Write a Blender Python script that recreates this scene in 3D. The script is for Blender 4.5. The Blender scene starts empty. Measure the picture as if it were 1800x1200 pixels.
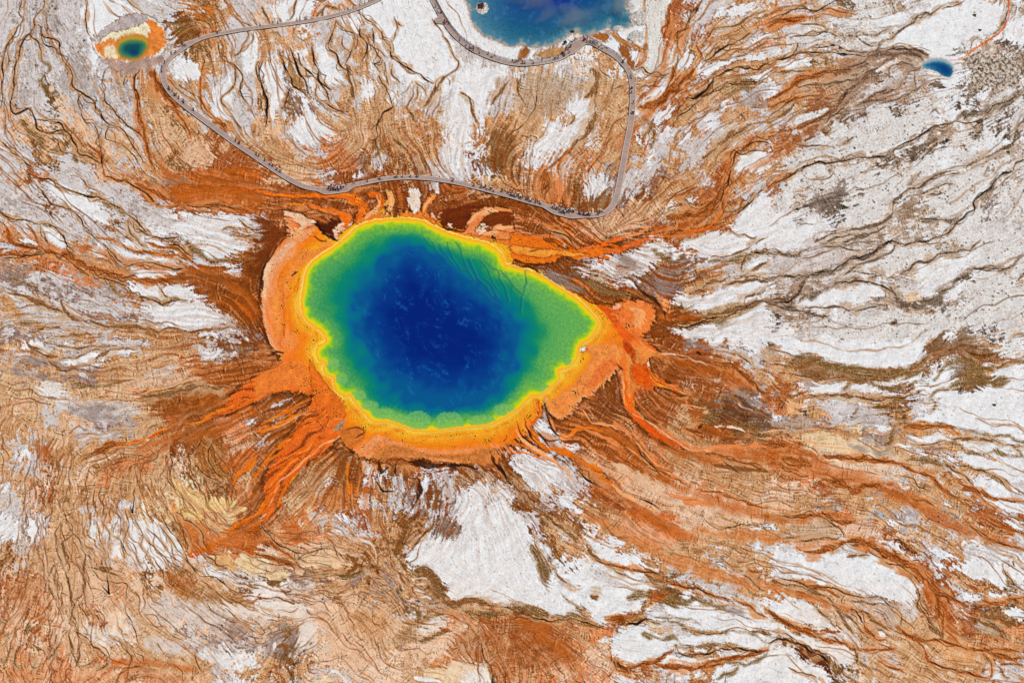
import bpy, bmesh, math, random
import numpy as np
from mathutils import Vector, Matrix, noise as mnoise
scn = bpy.context.scene
COL = scn.collection
# ------------------------------------------------------------------ camera: helicopter view, 45 degrees down, long lens
CAM_H, FPX = 445.0, 3600.0
cam_d = bpy.data.cameras.new('camera'); cam = bpy.data.objects.new('camera', cam_d); COL.objects.link(cam)
cam.location = (0, -CAM_H, CAM_H); cam.rotation_euler = (math.radians(45), 0, 0)
cam_d.sensor_width = 36.0; cam_d.lens = 36.0*FPX/1800.0; cam_d.clip_start = 1.0; cam_d.clip_end = 60000.0
scn.camera = cam
# ------------------------------------------------------------------ sky and sun
SUN_EL, SUN_AZ = 63.0, -45.0          # sun to the lower right of the picture
sun_dir = Vector((math.cos(math.radians(SUN_EL))*math.cos(math.radians(SUN_AZ)), math.cos(math.radians(SUN_EL))*math.sin(math.radians(SUN_AZ)), math.sin(math.radians(SUN_EL))))
world = bpy.data.worlds.new('World'); scn.world = world; world.use_nodes = True
wn = world.node_tree; bg = wn.nodes['Background']
sky = wn.nodes.new('ShaderNodeTexSky'); sky.sky_type = 'NISHITA'; sky.sun_disc = False
sky.sun_elevation = math.radians(SUN_EL); sky.sun_rotation = math.radians(90-SUN_AZ); sky.altitude = 2200
wn.links.new(sky.outputs[0], bg.inputs[0]); bg.inputs[1].default_value = 0.08
sun_d = bpy.data.lights.new('sun', 'SUN'); sun_d.energy = 3.15; sun_d.angle = math.radians(0.5); sun_d.color = (1.0, 0.95, 0.865)
sun = bpy.data.objects.new('sun', sun_d); COL.objects.link(sun); sun.rotation_euler = sun_dir.to_track_quat('Z', 'Y').to_euler()
scn.view_settings.view_transform = 'Standard'; scn.view_settings.look = 'None'; scn.view_settings.exposure = 0.0; scn.view_settings.gamma = 1.0
scn.view_settings.use_curve_mapping = False
GAIN = 1.0
def ground_np(u, v):
    "picture pixel (1800 x 1200) -> where that spot lies on the level ground"
    k = 0.70710678; dx = (u-900.0)/FPX; dy = -(v-600.0)/FPX
    t = CAM_H/(k-dy*k)
    return dx*t, -CAM_H+(dy*k+k)*t
def gp(u, v, z=0.0):
    x, y = ground_np(float(u), float(v)); return Vector((x, y, z))
def mpp(u, v):
    "metres per picture pixel at that spot"
    x, y = ground_np(float(u), float(v)); return math.sqrt(x*x+(y+CAM_H)**2+CAM_H**2)/FPX
HSC = 0.05
# ---- ground cover map read from the place: one letter per 25 px cell, 18 x 12 letters per tile, 4 x 4 tiles
BASE = {
(0,0): """wgwgwwWWwwwwwtbtww wwggwwWWwwwwbtbtww wwggwwWWwwwwbvotww wgwgwgWWwwwwwbvtww gwgwwgwwggwwWtttww wwwwgggwttttwttwww
wgwvwggwggttwttwww wgwvpgwgwwttrwwwww ptwwwpwgwwtybywyww wptpvtpwpwtpytrttw wwbtvttpyywttpprry wwwbwwrtwwtybpprrr""",
(1,0): """wpwWoppwwwwwWwWWWW pwwWwwwwWWWWwwwWWW typtwwwtWWWWWwwwWW tttpwwwtwWWWWWwwwW wwwWwwwtWwWWWWwwwW wuwwWwwtwwWWWWWWww
tWuWwwyyyWwWwWWWww bwvuwwtwytwtwwWWww pptWyytytyytytWWtt tpwWWpyptttttWWttt ytpwwoyybttttyWWyt ryyyooouyvbtyWWuvv""",
(2,0): """WWWWWWWWWstwrwwtts WWWWWWWWWssrwwtwtt WWWWWWWWWWWtwrtttw WWWWWytWWWsotwttwo wwwwyptWWwwyytwttt yyyWwyyytWwwrwttwW
wyyywytytwWwryttww yyyyWwtytWwrytwttu yyytWytytwrttwwttw tyWWwWttorwwtwwwtt yWWWyytttpwtwwtytt uWtwtoytywwtwttttw""",
(3,0): """twtwsvssstwWWWWWtW owwtsssstwWWWWsWow tswssusssWWWWWwtWW wswwsswstwWWWsWtrs twtvttwtootwWWtWrb twwtotrowwwoWWbwbb
wttrottwwotwssbbsw tttrrtwwsvssWWbwss wwsstrwsssssWstsbv wrrwssssssstttbsWw rtswssssssvbsssWst tssstsstbtssWwstss""",
(0,1): """wtrwwwwpwttttrorro wwwwwwwwwwrtrrooro wgwbwwvwwgwwrrrooo twwwwwwbwwwwWWwWww otwwwwgwwwWWgwWwwt wrowwttwwbwwvwwgty
utroogttwWtttwwwtb uuwwwoottwwWWorrrr wwvugugggrwWWWrrrr ttwwwwwwwtwWWWWtrR twttwwuguwwwWWWwtv wuuwwttwtttttttwwu""",
(1,1): """opqqwrrrrryuwwwWyy orrroorRrrrrrrrttt rroorroroRrRrrrRRR rrrrrrrRroRRRrRRRo WbokrRookooooRRooo wbkkooooo.....ooro
btkkoooo.......ooR bkokoo..........oo bkokoo............ RkkkO............. Rkkoo............. Rkkoo............."""
,
(2,1): """ttoptwguwwuttwrttt tttotpwusbtttrrtww rrrrrypuypyytrtrww rrrooypptpuyotrtWW oooOooyyoorrrrtwWW OOOOOOORryWWtWWWWw
..RvsWWWvyuuuwwwww ....ubsWuvuuvttwww ......brruuuytwwWW .......OkkkrvvWWww ......OOkokRRvvvbb .....OOOokRrsWWWWW"""
,
(3,1): """tsssssssssswwsssst rstsuusssstsssstss sssuvssssstssssuss Wsssvssssttsssssws WWWwsswttsstssssws bwwwttwtsssstsssss
wwwtwtwssssstsssss twttwwssstsWwsssst wttwttbttswwwtssss rtwwWwwwtbttvswsss wttswssssssssssssw WWwssssssssstssbss""",
(0,2): """pttwgwgwwwttttwvuv twttwwwttyyypotwtt yyuttuuttypwpptooo yyyyyyyppptppppooo tpywwtytyyttrrrrOO ttywypuugyyttrrroo
tttypwwwgyytrrrrot ywwttttttyooRrpppp twwrttttrootqytpyo ttyqyqpottyytbbtry wyrrttttttttcctbro wwpttttttytccctttr"""
,
(1,2): """uobOOO............ rooOOO............ kooROO............ urbROO............ brkoRrO........... wtOkokookO........
oOroRRokttoooooooo OorOoRvtktoooooook orooOrrvtttrrrrrrr rOrtttRrwvttwwbvwv OrrywbrOvwvuuwutyw roycwtroywwuvuwywW"""
,
(2,2): """....OokkorrrrrtgWu ...OkookOrrrrrrysw ..OkookkOorrpprrry OOkkokrooktprrrvug kowkkrroortyrvbugW oorkotrotoryytbbvu
OrwbkooorotttrrRvv oowWobrkotottttooo WwWwboOoroottyyttt vwWwwroOotyppttttt uttwwrrooqppqqottt bbwwWtrrrooqqqqppp"""
,
(3,2): """wWWWWwWWwwWtrtttWs ttwtsWwwwswbWttbts tttwwwwwttbWWvvtsv rrtsswtuubWWWWbWss obttWWwtvbwwWWWsss ggtuwwuubtwwWWsuss
ttttttcuutttttwwWs rrtpqpqgttwuttWwWw oRqpqqqpqyytwtbtWW troqpqqqqwtwtrqtww qqprrttgttttttwwww ppttgtttttttttrwwr"""
,
(0,3): """wwgtytwpwwctttccor ugwptyyWWWWcvtrorr twtttyywwWWWvcoorr btttyttppwWwtqwqcc pryyytttttbtbttwww rrrpptttoqtqttyyyv
rpoptttqpttwwtwwtt poroqyrqcwpwqwwgtw pqrpqyywWqyyuwpguu toqopptqtttypwguwu totpoptoppttyttwWW ooorooootrtpyptwtt"""
,
(1,3): """rroopwwrttbbwwWWWW Rpqkoytwttbtvuwwww qqppqqtttbbwWWWWWW cqyqpytbtybwuWWWWW vvuuvttbtuyvvwWWWW WWwwttttuytttvuWWW
Wwvwqpppttvwutototu wttwpppytywvtootrr yuvwpppppptppppqrt wbbwqqppttpqqqtrrt ttbtqpqpqqqttoowtr trwtwpwpqqtqcccwrr"""
,
(2,3): """Wwvbvtttooooqpppqq WwbytWttyttoppyttt WWvtttWWttyytttttw WWwvWWWWWtttttwtty WWWWWWwWWrvwwttttt WWWwwWWWWtvbvwwwtt
vWwWWWwwbtWWWWtwwt ttoortrRtwwWWWwwwW rrrttoowwwywwwwwWW RRrroptWvwwwwtbWWW ttrtopqotwwwtrtwwW ooopooopRrtwWtrtww"""
,
(3,3): """ttttrooyggwtgtrrrw ttwWttrrrqtttwttrt WwWWwwwwWRtwttWwww WWWWWWWWWWrwrtwwWW WwwwwwWWWWtrrtrtWt otrpttwuwwtrrwttbw
WWwtqtwwgttrtwubtt WWtbtwtwtytrqrrbbb bbWWWwttttttttrooo wwbRwwwttyttttrttt wwwwRvttwtttqtttrw wwgwvwqttqtttytwwt"""
,
}
# ---- watercourses, stains and painted brown haze smudges: style, width, then tile pixel pairs (450 x 300 tiles enlarged four times)
LINES = {
(0,0): """K2.2 150,0 130,100 150,140 110,220 50,330 20,440 10,600 20,700 0,760
K2.6 310,0 310,50 250,120 240,190 200,250 150,300 140,400 100,480 95,620 75,740 110,800 200,770 240,830 260,900 330,930 460,920
K2.2 240,180 290,190 300,250 400,290 430,370 460,450 510,520 510,600 580,660 640,700 700,790 750,860 850,910 900,960 960,1060 1000,1150
K1.8 290,190 310,300 400,350
K1.6 200,250 280,310 290,440
K1.8 580,660 550,720 570,800 600,860 660,880 700,980 720,1100 730,1200
K1.8 770,470 730,520 720,600 740,720 800,780 860,850 920,900 1000,960
R6 960,490 940,600 970,680 970,800 1010,900 1040,1020 1060,1130 1100,1200
K1.6 975,490 945,600 980,690 985,820
R2.5 1000,500 1000,620 960,720
K1.5 890,520 870,600 880,660
K2.2 260,850 400,860 460,920 520,1000 560,1080 640,1120 720,1160
K2.4 0,980 60,1050 130,1110 200,1160 260,1200
R12 1060,500 1120,600 1190,700 1260,760
R5 1200,730 1280,850 1350,970
B3 1250,600 1400,690 1420,760 1500,830
R3.5 1440,430 1410,580 1410,700 1470,800 1530,860
R9 1500,840 1560,880 1620,940
K1.8 1530,300 1570,420 1650,460 1700,540 1690,650 1740,720 1790,830
B2.4 1780,230 1760,300 1640,400
B2.2 1650,460 1650,600 1560,700 1640,820 1700,950
V6 290,450 340,480 290,580 330,640 370,700
V7 150,850 250,950 320,1030
K1.4 590,0 620,30 600,120 610,230 640,270
B1.5 880,0 960,60 1000,90
K1.6 760,880 750,970 850,1010 930,1080 970,1150
R4 600,1010 700,1090 720,1180
K1.4 620,690 680,690 660,760 700,790
K1.3 50,330 70,420 30,520 30,640
K1.3 20,700 60,820 30,950
K1.5 400,980 440,1060 520,1090 620,1140
K1.5 1160,350 1210,370 1230,420
K1.6 1170,560 1240,620 1290,660 1380,720
B1.6 1340,230 1240,300
O3 1400,60 1470,70 1500,130
K1.3 1600,0 1580,30
B2 1700,160 1780,190""",
(1,0): """B3 40,60 80,130 110,180
K2 110,220 180,260
B2.6 290,0 260,90 230,150
B3 480,50 460,110 400,160
K1.5 270,240 300,180
K3 40,430 30,540 60,640 80,740 70,900
K1.6 15,440 10,520 50,640 90,760
K3 170,370 200,470 240,560 250,600 330,650 380,700
K3 240,340 270,440 310,520 350,600 370,680
K2.6 300,380 320,470 400,530 440,580 480,640 520,720
K3.2 395,320 405,420 430,500 440,560 480,610 530,640
K2.2 420,600 420,680 480,720 560,770 660,810
K1.8 250,620 210,700 200,770 210,810
K2.4 560,150 540,220 510,320 560,400 590,470 640,500
K2 560,150 620,200 690,250 680,330 640,440 630,470
K2.4 740,180 730,240 780,310 770,370 740,440
K1.6 620,260 610,310 680,370
B8 640,470 650,540 680,600 690,680
K1.4 630,480 660,560 700,700
K2.4 700,50 740,100 820,170 880,240 890,270 940,340 950,400 1020,450 1090,500 1150,530 1250,590
K2.2 820,200 830,320 870,420 830,450 860,500
K2.4 860,540 900,600 950,680 960,750
B2.4 900,440 910,520 940,600
B2.4 970,440 960,520 1010,590
K1.5 1110,570 1060,630 1020,670
B2.4 1120,590 1180,620 1200,680
B2.2 1100,580 1080,700 1050,760
B2.2 1150,600 1130,700
K3.4 960,750 900,800 850,880 850,940 840,1020
V4 840,1020 860,1080 800,1150 760,1200
K1.6 850,640 840,720 870,820
B2 330,300 270,240
B2.5 1000,160 1020,190
B1.6 1240,130 1300,230 1400,400 1430,440 1400,500 1310,560
B6 1320,540 1270,610 1230,700 1170,760
B2.2 1700,560 1710,620
B3 1780,560 1720,650 1660,740
B3 1430,650 1500,700 1540,830 1540,900
B2 1340,550 1360,600
K1.4 20,1100 120,1160
B3 580,60 480,60 420,140
K1.3 780,300 860,350 900,400
B1.5 980,120 990,240 940,320
B5 1150,1100 1190,1200
B5 1060,760 1100,850
B4 920,900 1000,1000 1070,1060""",
(2,0): """B2 1340,10 1300,60 1250,130 1230,200 1170,240 1160,330 1160,400 1140,500 1130,560
R6 1130,470 1130,560 1080,640
R3 1160,330 1200,400
K3 1330,20 1290,80 1240,160 1220,210
R7 1240,190 1170,240 1150,300
R9 1100,60 1090,200 1070,270
R14 900,760 1000,730 1080,680 1180,590 1280,500
R5 1130,590 1200,530
R4 1280,500 1330,400 1300,320
R3 860,430 900,350 870,320 800,280
R2 870,480 930,420 950,330
R2 720,220 780,290 830,310
K2 860,500 920,470 950,520 1040,530 1110,510
K2 880,630 940,600 1020,580 1090,540
B2 1330,350 1390,260 1420,210 1550,190 1680,120 1800,80
K3.2 1680,240 1600,290 1500,330 1400,400 1350,430
K3 1800,450 1700,490 1600,470 1500,510 1420,550
K3.6 1420,540 1380,620 1300,680 1230,700
B9 1420,560 1380,640 1250,700
K1.8 1800,560 1600,590 1480,600 1390,660 1250,760 1150,830
B4 1800,580 1560,600 1400,660
K2 1200,730 1130,860 1140,900
K2.2 1800,1000 1700,1000 1640,1040 1570,1090 1550,1150 1520,1200
K1.8 1800,1060 1700,1060 1620,1080 1560,1060 1530,1110
K1.6 1440,1200 1440,1110 1480,1060
R6 1700,1010 1620,1050
B6 1680,880 1600,930 1500,980 1420,1060 1350,1110
R6 420,1040 350,1110 280,1160 240,1200
B8 420,1040 470,990 530,930 580,800 590,700
R3 700,950 640,1020
V5 870,840 980,870 990,960 980,1050
B4 860,870 920,850
B2 880,950 920,1000 970,920
B3 60,520 40,640 100,740
K1.6 180,640 150,800 60,900 0,930
K1.4 570,440 600,420 630,500 690,550
B7 520,690 560,650 600,600 600,540 560,490
B3 350,760 430,830 400,880
B4 780,600 700,640 720,560
B2 1800,300 1650,380 1500,420 1400,430
B2 1480,700 1440,760 1320,820
B2.4 1210,800 1130,880
B2.6 1000,850 960,930 980,1000
K1.4 1240,540 1300,600
V12 1500,640 1620,600 1700,600""",
(3,0): """K2 0,160 60,120 160,80 240,60 330,80 440,30 560,0
R8 0,190 100,150 250,130
R3 330,90 450,70 620,110
B2 220,170 360,180 430,210 560,260 640,230 740,250 850,210
K2 150,270 230,260 350,240 430,230 520,260 600,260 650,280 720,330 800,310
B3 1340,20 1230,40 1170,90 1060,120 980,180 920,230 880,270 800,300 760,360 700,390
K1.5 1380,10 1290,40 1220,60
B2 1150,120 1110,90 1060,130
K2.6 0,460 60,420 150,400 200,350 210,310
K3 150,410 230,380 350,375 450,370 560,390 680,400
K2.2 310,340 450,330 520,350 600,370 700,380
R7 700,400 800,380 880,380 960,380 1040,390 1100,430
R5 760,390 850,350 960,345 1050,360 1130,390
K1.8 860,345 960,350 1060,360 1130,400
R8 0,710 130,640 200,580 300,540 400,510 540,500 620,460 700,410
R4 600,480 700,480 690,520 740,500 820,440 880,400
R7 690,530 650,580 560,650 510,710 460,780 380,830 280,870 200,900 100,930 0,960
K2 620,590 560,650 520,710
B3 0,540 80,520 200,510 340,500
R5 0,760 80,720 200,690 330,680 480,690
B4 200,600 350,600 460,580 600,560
B5 0,870 130,790 180,700
K1.5 0,830 100,750 200,690
K2 580,750 500,790 420,830 320,860
R4 830,700 700,720 600,740
R5 680,720 760,670 880,640
B3 820,520 860,560 850,480 960,440 1050,480
B4 950,560 900,620 850,630
R3 960,560 1000,500 1070,490
B2 1030,500 1030,620 960,680 880,710 800,720
K2.4 200,1200 300,1160 380,1140 500,1140 620,1110 730,1110 850,1090 900,1050 1000,990 1080,950 1160,900 1230,880 1310,860
V10 1310,850 1400,810 1500,790 1600,760 1700,700 1800,630
K1.5 1300,860 1400,870 1500,840 1560,780 1600,740 1700,700 1790,640
K1.4 1500,840 1560,830 1640,790 1720,710
B3 1160,900 1250,870 1300,880
B2 1620,780 1700,720 1760,680 1800,640
O5 1690,0 1695,120 1660,190 1600,250 1530,300 1450,350 1400,390 1350,420 1280,430
K1 1700,30 1740,40 1730,110 1700,140
K1.2 1530,290 1450,280 1430,340 1400,390
B3 1690,30 1670,150 1620,220 1560,280
B5 1800,860 1740,930 1720,1010 1640,1060 1500,1120 1380,1180
B2.4 1740,910 1760,960 1710,1030
B4 1800,1130 1750,1160 1720,1200
B2 160,1010 250,1020 350,1030 470,1030
B2 480,1030 540,1010 600,960
R3 0,960 60,1010 140,980 160,920
B2 1140,800 1180,770 1200,810""",
(0,1): """K2.6 200,10 240,40 350,60 400,100 500,150 640,190 700,190 770,230 840,260 900,320 950,340 1000,400 1060,460 1140,480 1260,470
K2 200,10 230,80 300,160 360,230 440,260 500,280 560,340 600,400 650,460 700,500
V4 440,250 470,290 520,260
V5 700,190 760,240 880,320
K1.6 500,40 590,60 610,110 690,150 700,180
R4.5 740,0 740,40 830,70 900,80 980,130 1040,170 1100,240 1170,265 1280,250
K1.6 735,10 800,60 900,80 990,140 1060,200 1140,250
R5 950,90 1050,130 1120,170 1180,210
R6 1280,240 1400,250 1560,250 1700,290
K1.4 1300,240 1450,260 1700,260
K1.8 0,290 60,330 180,350 260,370 350,390 420,430 470,480
R6 0,360 50,410 60,450 100,510 200,540 300,570
R11 300,580 440,590 540,640 620,680 750,720 870,750 960,770
R5 0,590 100,590 200,600 300,580
K1.8 20,620 130,610 240,590 320,590
K1.8 110,510 230,545 320,570
R3 190,370 270,500 290,560
B3 280,380 300,450 340,540
K2 410,430 460,480 480,540 530,580
K2 900,340 940,400 1000,420 1050,460
B4 900,350 910,430 960,480 1010,530 1040,550
B3 780,330 800,430 840,480
R4 680,470 800,490 870,530 940,570 1060,580 1180,600 1280,610 1350,650
R4 1020,500 1150,540 1250,560 1320,610 1370,660
K1.8 1150,520 1250,540 1360,610
V6 1280,480 1380,560 1450,620 1550,640 1700,640
K2 740,530 800,600 870,660 1000,650 1100,660 1200,690 1310,700
B4 720,520 770,590 850,650
R8 960,770 1100,780 1200,760 1300,730
K1.8 630,710 720,760 830,790 900,830 960,870 1050,900
V8 760,770 820,850 920,900
V5 960,890 1050,900 1130,930 1200,920 1320,910
K2 980,890 1070,910 1160,940 1260,910
B3 380,590 480,650 600,720 640,740
B3 1120,830 1160,870 1200,910
B5 0,850 100,870 200,900 300,940 400,980 470,1010 540,1040 640,1060
B3 430,920 460,980 520,1030
B4 640,1060 720,1090 840,1090 950,1100 1060,1110 1120,1150
V4 0,1110 90,1090 200,1060 300,1070
B5 220,1130 330,1100 430,1080
B3 330,1180 500,1160 640,1160
B3 60,1180 150,1200
V4 60,740 120,770 200,810
B2 1560,420 1640,410 1700,460 1800,460
B2 1680,340 1760,390 1800,410
B2 1100,1140 1200,1110 1330,1140 1450,1110""",
(2,1): """K1.8 1540,0 1500,130 1470,190 1450,260
R7 1530,0 1520,60 1470,150 1420,260 1350,330
R5 1480,180 1480,280 1450,350
R4 1300,110 1220,150 1120,200 1080,250
K1.6 1290,90 1180,150 1100,200
K2 1800,120 1720,160 1670,230 1600,280 1540,310
B5 1700,160 1640,240 1560,280 1500,300
B3 1230,200 1260,240 1340,250
R10 1440,380 1300,420 1200,430 1100,450
R5 1550,300 1480,360 1400,390
B3 1800,460 1700,520 1640,560 1580,590 1500,600 1400,610
B2.4 1500,410 1600,460 1720,480
V7 1800,570 1700,580 1600,620 1480,640 1380,620
K2.6 1800,570 1740,590 1680,575
B4 1800,640 1700,700 1640,740 1560,760
B4 1640,600 1620,700
B4 1500,760 1400,790 1320,840 1240,870
B3 1600,750 1700,740 1800,760
B5 1800,780 1700,770 1600,790 1480,800
B3 1800,800 1740,860 1640,890 1600,960
B6 1800,900 1650,960 1500,1000 1380,1010
K2.6 1800,920 1700,930 1600,980 1480,1030 1360,1050 1280,1090 1180,1100
V12 1700,940 1550,1010 1300,1080 1150,1090
B4 1200,980 1300,1010 1400,1010
K1.4 210,380 300,440 400,470 460,540
R3 230,370 330,400 440,500""",
(3,1): """R5 200,10 100,60 0,110
K1.6 230,0 130,60 40,110
K1.3 470,0 440,50 380,60 280,60
B2 1060,0 1020,70 980,110
B4 1340,0 1200,20 1140,60 1080,110 1000,140 950,160 900,210 880,260 880,300 840,350 780,380 700,400 600,420 500,440 400,470 330,500
K1.4 1340,10 1150,60 1010,140
B2 1300,90 1200,120 1080,170
V5 1730,0 1660,20 1600,80 1560,130 1500,170 1450,220 1440,260
K2.6 1720,10 1640,40 1560,120 1490,180 1445,230 1450,270 1400,300 1370,340 1300,400 1260,440 1200,470 1150,490 1060,500 1020,515 940,515 870,495 800,520 750,570 680,600 600,620 560,630
B5 930,520 860,500 790,540 700,600 560,640 500,700 450,710
V5 1370,320 1280,350 1200,340 1070,350
K1.3 1270,350 1130,345 1060,350
B4 820,400 700,450 640,470 560,500 440,520
B6 700,440 560,460 420,500
V5 300,520 230,570 200,600 150,610 80,580 0,570
K1.8 220,570 170,600 100,590 30,560
K1.5 300,560 380,540 500,540 640,560
B2.4 900,530 860,580 800,610 700,650 620,680 520,740
K2 430,700 370,710 280,740 200,740 130,740 50,755 0,770
V6 450,710 370,740 260,760
R6 260,760 230,820 200,880 150,920 80,910 0,915
K2.4 560,640 500,680 440,720 350,730
K2.4 0,925 100,930 150,930 200,880 240,820
V6 490,790 400,830 300,880 220,910
K2.2 500,775 600,780 700,780 770,800 830,830 870,860
B5 470,800 540,780 650,780
B8 850,830 900,900 940,940 1000,950
V7 940,940 1060,950 1130,930 1200,920 1210,880 1300,790 1400,720
K1.8 1400,710 1480,690 1600,685 1700,690 1750,640 1800,600
B3 1500,690 1650,680
B3 1500,490 1440,540 1400,560 1300,580 1200,590 1140,630 1050,650 980,700 900,740 830,760
B2 850,750 770,710 710,700
B3 600,710 740,740
B2 700,760 800,740
B6 0,940 150,970 220,990 350,1020 430,1010
B3 260,960 380,970 500,970 600,990 700,960 770,950
R3 0,930 80,940 130,920
B1.5 0,830 70,790
B2.5 1800,1140 1740,1160 1690,1200
B3 1240,150 1180,170 1110,180""",
(0,2): """B4 180,10 300,90 400,120
B3 300,0 420,30 560,50 700,40 820,40
B3 400,130 500,120 600,90 700,60
B3 340,140 440,200 560,200
B4 560,180 650,150 720,90 880,50 960,60
U7 0,90 200,130 380,170 500,200 620,200 700,180
U7 0,200 150,220 300,240 420,270
V6 480,260 620,310 740,310 850,290
k3 930,330 1000,360 1100,340 1230,330 1330,270 1420,260
B3 960,370 1080,350 1250,330 1380,270
K1.4 1100,350 1240,320 1320,280 1380,260
B6 1000,390 1200,370 1400,320 1560,340
k3 860,320 980,340
R3 1280,180 1440,190 1600,160
K1.6 1500,370 1560,390 1580,370
O4 1800,400 1700,420 1600,470 1520,500 1460,530 1400,570 1280,580
O5 1240,580 1150,620 1050,680 900,710 820,720
R8 900,720 780,730 640,790
R3 1290,600 1240,660
O9 1800,820 1740,890 1680,930 1640,1000
R8 1640,1000 1660,1080
K1.3 1200,680 1190,780 1210,850 1180,900 1200,1000 1280,1090 1300,1200
K1.3 1240,860 1200,900 1210,1000 1260,1080 1340,1150 1380,1200
K1.2 1440,660 1500,740 1560,840 1600,860
K1.2 1420,680 1390,760 1370,850 1400,910 1500,970 1570,990
K1.2 1500,680 1460,780 1480,870 1560,980
U10 500,470 640,480 800,460
U6 560,520 700,540 850,530""",
(3,2): """V9 130,190 200,120 320,110 450,180 600,200 750,210 900,210 1010,180 1100,110 1150,50 1200,10
K1.6 0,50 100,80 200,110
B8 0,30 40,40
V6 1010,190 1060,150 1120,80
V7 1160,280 1220,200 1300,140 1400,140 1450,170 1500,200 1600,190 1700,160 1800,150
K1.6 1600,190 1700,150 1800,140
V11 1380,200 1440,280 1560,290 1700,290
V5 1150,380 1250,330 1350,310 1500,300
V8 520,370 580,290 700,270 850,240 1000,230 1080,200
V4 700,310 800,320 920,330 1020,300
V4 1000,310 1080,280 1140,300
B4 150,220 250,250 400,270 500,250
K1.5 250,380 400,380 540,370
B5 300,400 500,380 620,390 720,410 850,400 980,390
K1.3 620,390 720,410 900,400 1060,370 1150,390
V4 1150,390 1170,430 1165,490
V3 560,560 600,490 620,430
V4 850,540 870,590 950,580 1040,600 1110,570 1200,570 1260,600
R6 950,600 1080,600 1180,590
V4 880,580 870,650 820,720
R6 1180,590 1280,620 1350,650
V5 1200,570 1340,610 1440,630 1560,660 1700,680 1800,720
B4 1250,670 1400,690 1530,690 1640,720 1800,740
K1.4 1000,720 1120,730 1250,700
V5 1240,720 1340,740 1400,790 1500,800 1580,780 1700,800 1800,840
V3 970,780 1080,740 1180,760
V3 1650,690 1720,750 1800,820
V4 940,820 1040,830 1150,840 1290,870
B3 1230,840 1300,900 1400,960 1440,1010
K1.6 1350,870 1460,900 1560,930 1640,980 1700,1040 1800,1080
V4 1340,870 1460,900 1580,950 1660,1020
R4 1300,960 1400,1020 1480,1050 1560,1100 1640,1110 1800,1130
R6 1370,1030 1480,1060 1560,1100
R2.5 1460,1060 1560,1150 1640,1200
k3 130,680 250,700 400,740 600,760
U5 560,740 740,780 900,800
R10 0,740 120,730
R12 100,820 200,850 300,880
R9 380,800 520,820 700,830 880,850
R6 880,860 1000,900 1120,940 1180,990 1240,1050 1320,1100 1400,1160
R12 380,970 500,1000 600,1040 700,1010 780,1010
R6 60,850 150,920 280,960
R4 1000,1100 1100,1120 1200,1170
K1.2 920,940 1020,960 1060,1020 1140,1070
O3 0,1180 150,1190""",
(0,3): """K1.3 1240,0 1280,40 1400,120 1420,200 1440,240
K1.3 1440,0 1450,80 1500,140 1550,180
K1.2 1540,0 1600,80 1640,110
B3 1210,10 1250,90 1300,150 1310,280
K1.3 1120,0 1170,100 1230,170 1290,260 1330,360
B3.5 500,120 560,200 600,280 650,340
B3 520,160 440,220 470,330 450,400
B3 380,150 400,250 440,380 480,450 500,560 500,680 530,760
B2.6 340,480 360,420 430,330
B2.6 350,500 370,580 380,610
B2.6 600,300 590,400 600,500 560,590 520,610
K1.3 470,450 490,560 520,660 500,760 500,800
B2.4 540,760 560,860 560,1000 550,1100
B2.4 480,840 430,920 380,1000 330,1020
B2.4 480,860 500,960 540,1060 560,1090
K2.2 520,830 570,860 620,900 640,940 700,960 740,1000
K1.3 690,970 690,1020 640,1060 570,1080
B2.4 740,1000 760,1060 720,1100 680,1110
B2.4 180,890 240,940 300,980 310,1020
B2.4 180,920 110,980 100,1060 150,1110
B3 210,1000 220,1080 260,1100 300,1060
B3 400,860 380,950 340,1040
R3 380,610 340,660 280,720 220,760
K1.4 880,0 900,100 870,200 890,300
K1.3 750,0 730,90 770,160 760,230 770,320 850,350
K1.3 820,60 800,160 850,200 870,330
K1.3 680,60 700,160 740,300
K1.2 640,400 700,470 800,490 900,500 890,580 920,620
B3 620,400 740,410 850,450
K1.3 900,620 880,700 930,780 960,850 970,930
K1.3 830,900 880,980 930,1040
K1.3 910,940 960,990 1000,1010 1000,1050
K1.2 780,600 850,690 860,730
B2 770,860 820,900 890,930 920,1000
R3 930,1000 900,1100 880,1200
R3 820,1180 880,1100 1000,1080
V6 150,850 210,830 220,780
K2 1440,290 1480,330 1520,370 1600,400
K1.2 1330,360 1400,440 1500,460 1600,520
K1.2 950,60 1010,160 1000,250 1040,320 1080,380
K1.2 1040,110 1140,220 1200,300 1240,370 1330,460
K1.2 1100,60 1180,180 1260,290 1330,360
K1.2 970,150 1100,250 1170,330 1200,390
B3 1300,280 1330,360 1420,440
K1 1450,640 1530,720 1640,760
K1 1560,660 1660,740 1720,770
K1 1170,820 1220,880 1290,900
K1 1100,920 1160,990 1200,1040
B7 700,400 780,420
R4 1370,1080 1350,1180
K1.2 1220,1080 1270,1120 1290,1190
K1.2 1640,740 1760,820 1800,860
K1.3 1380,980 1380,1060 1420,1120
V4 80,850 30,900""",
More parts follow.
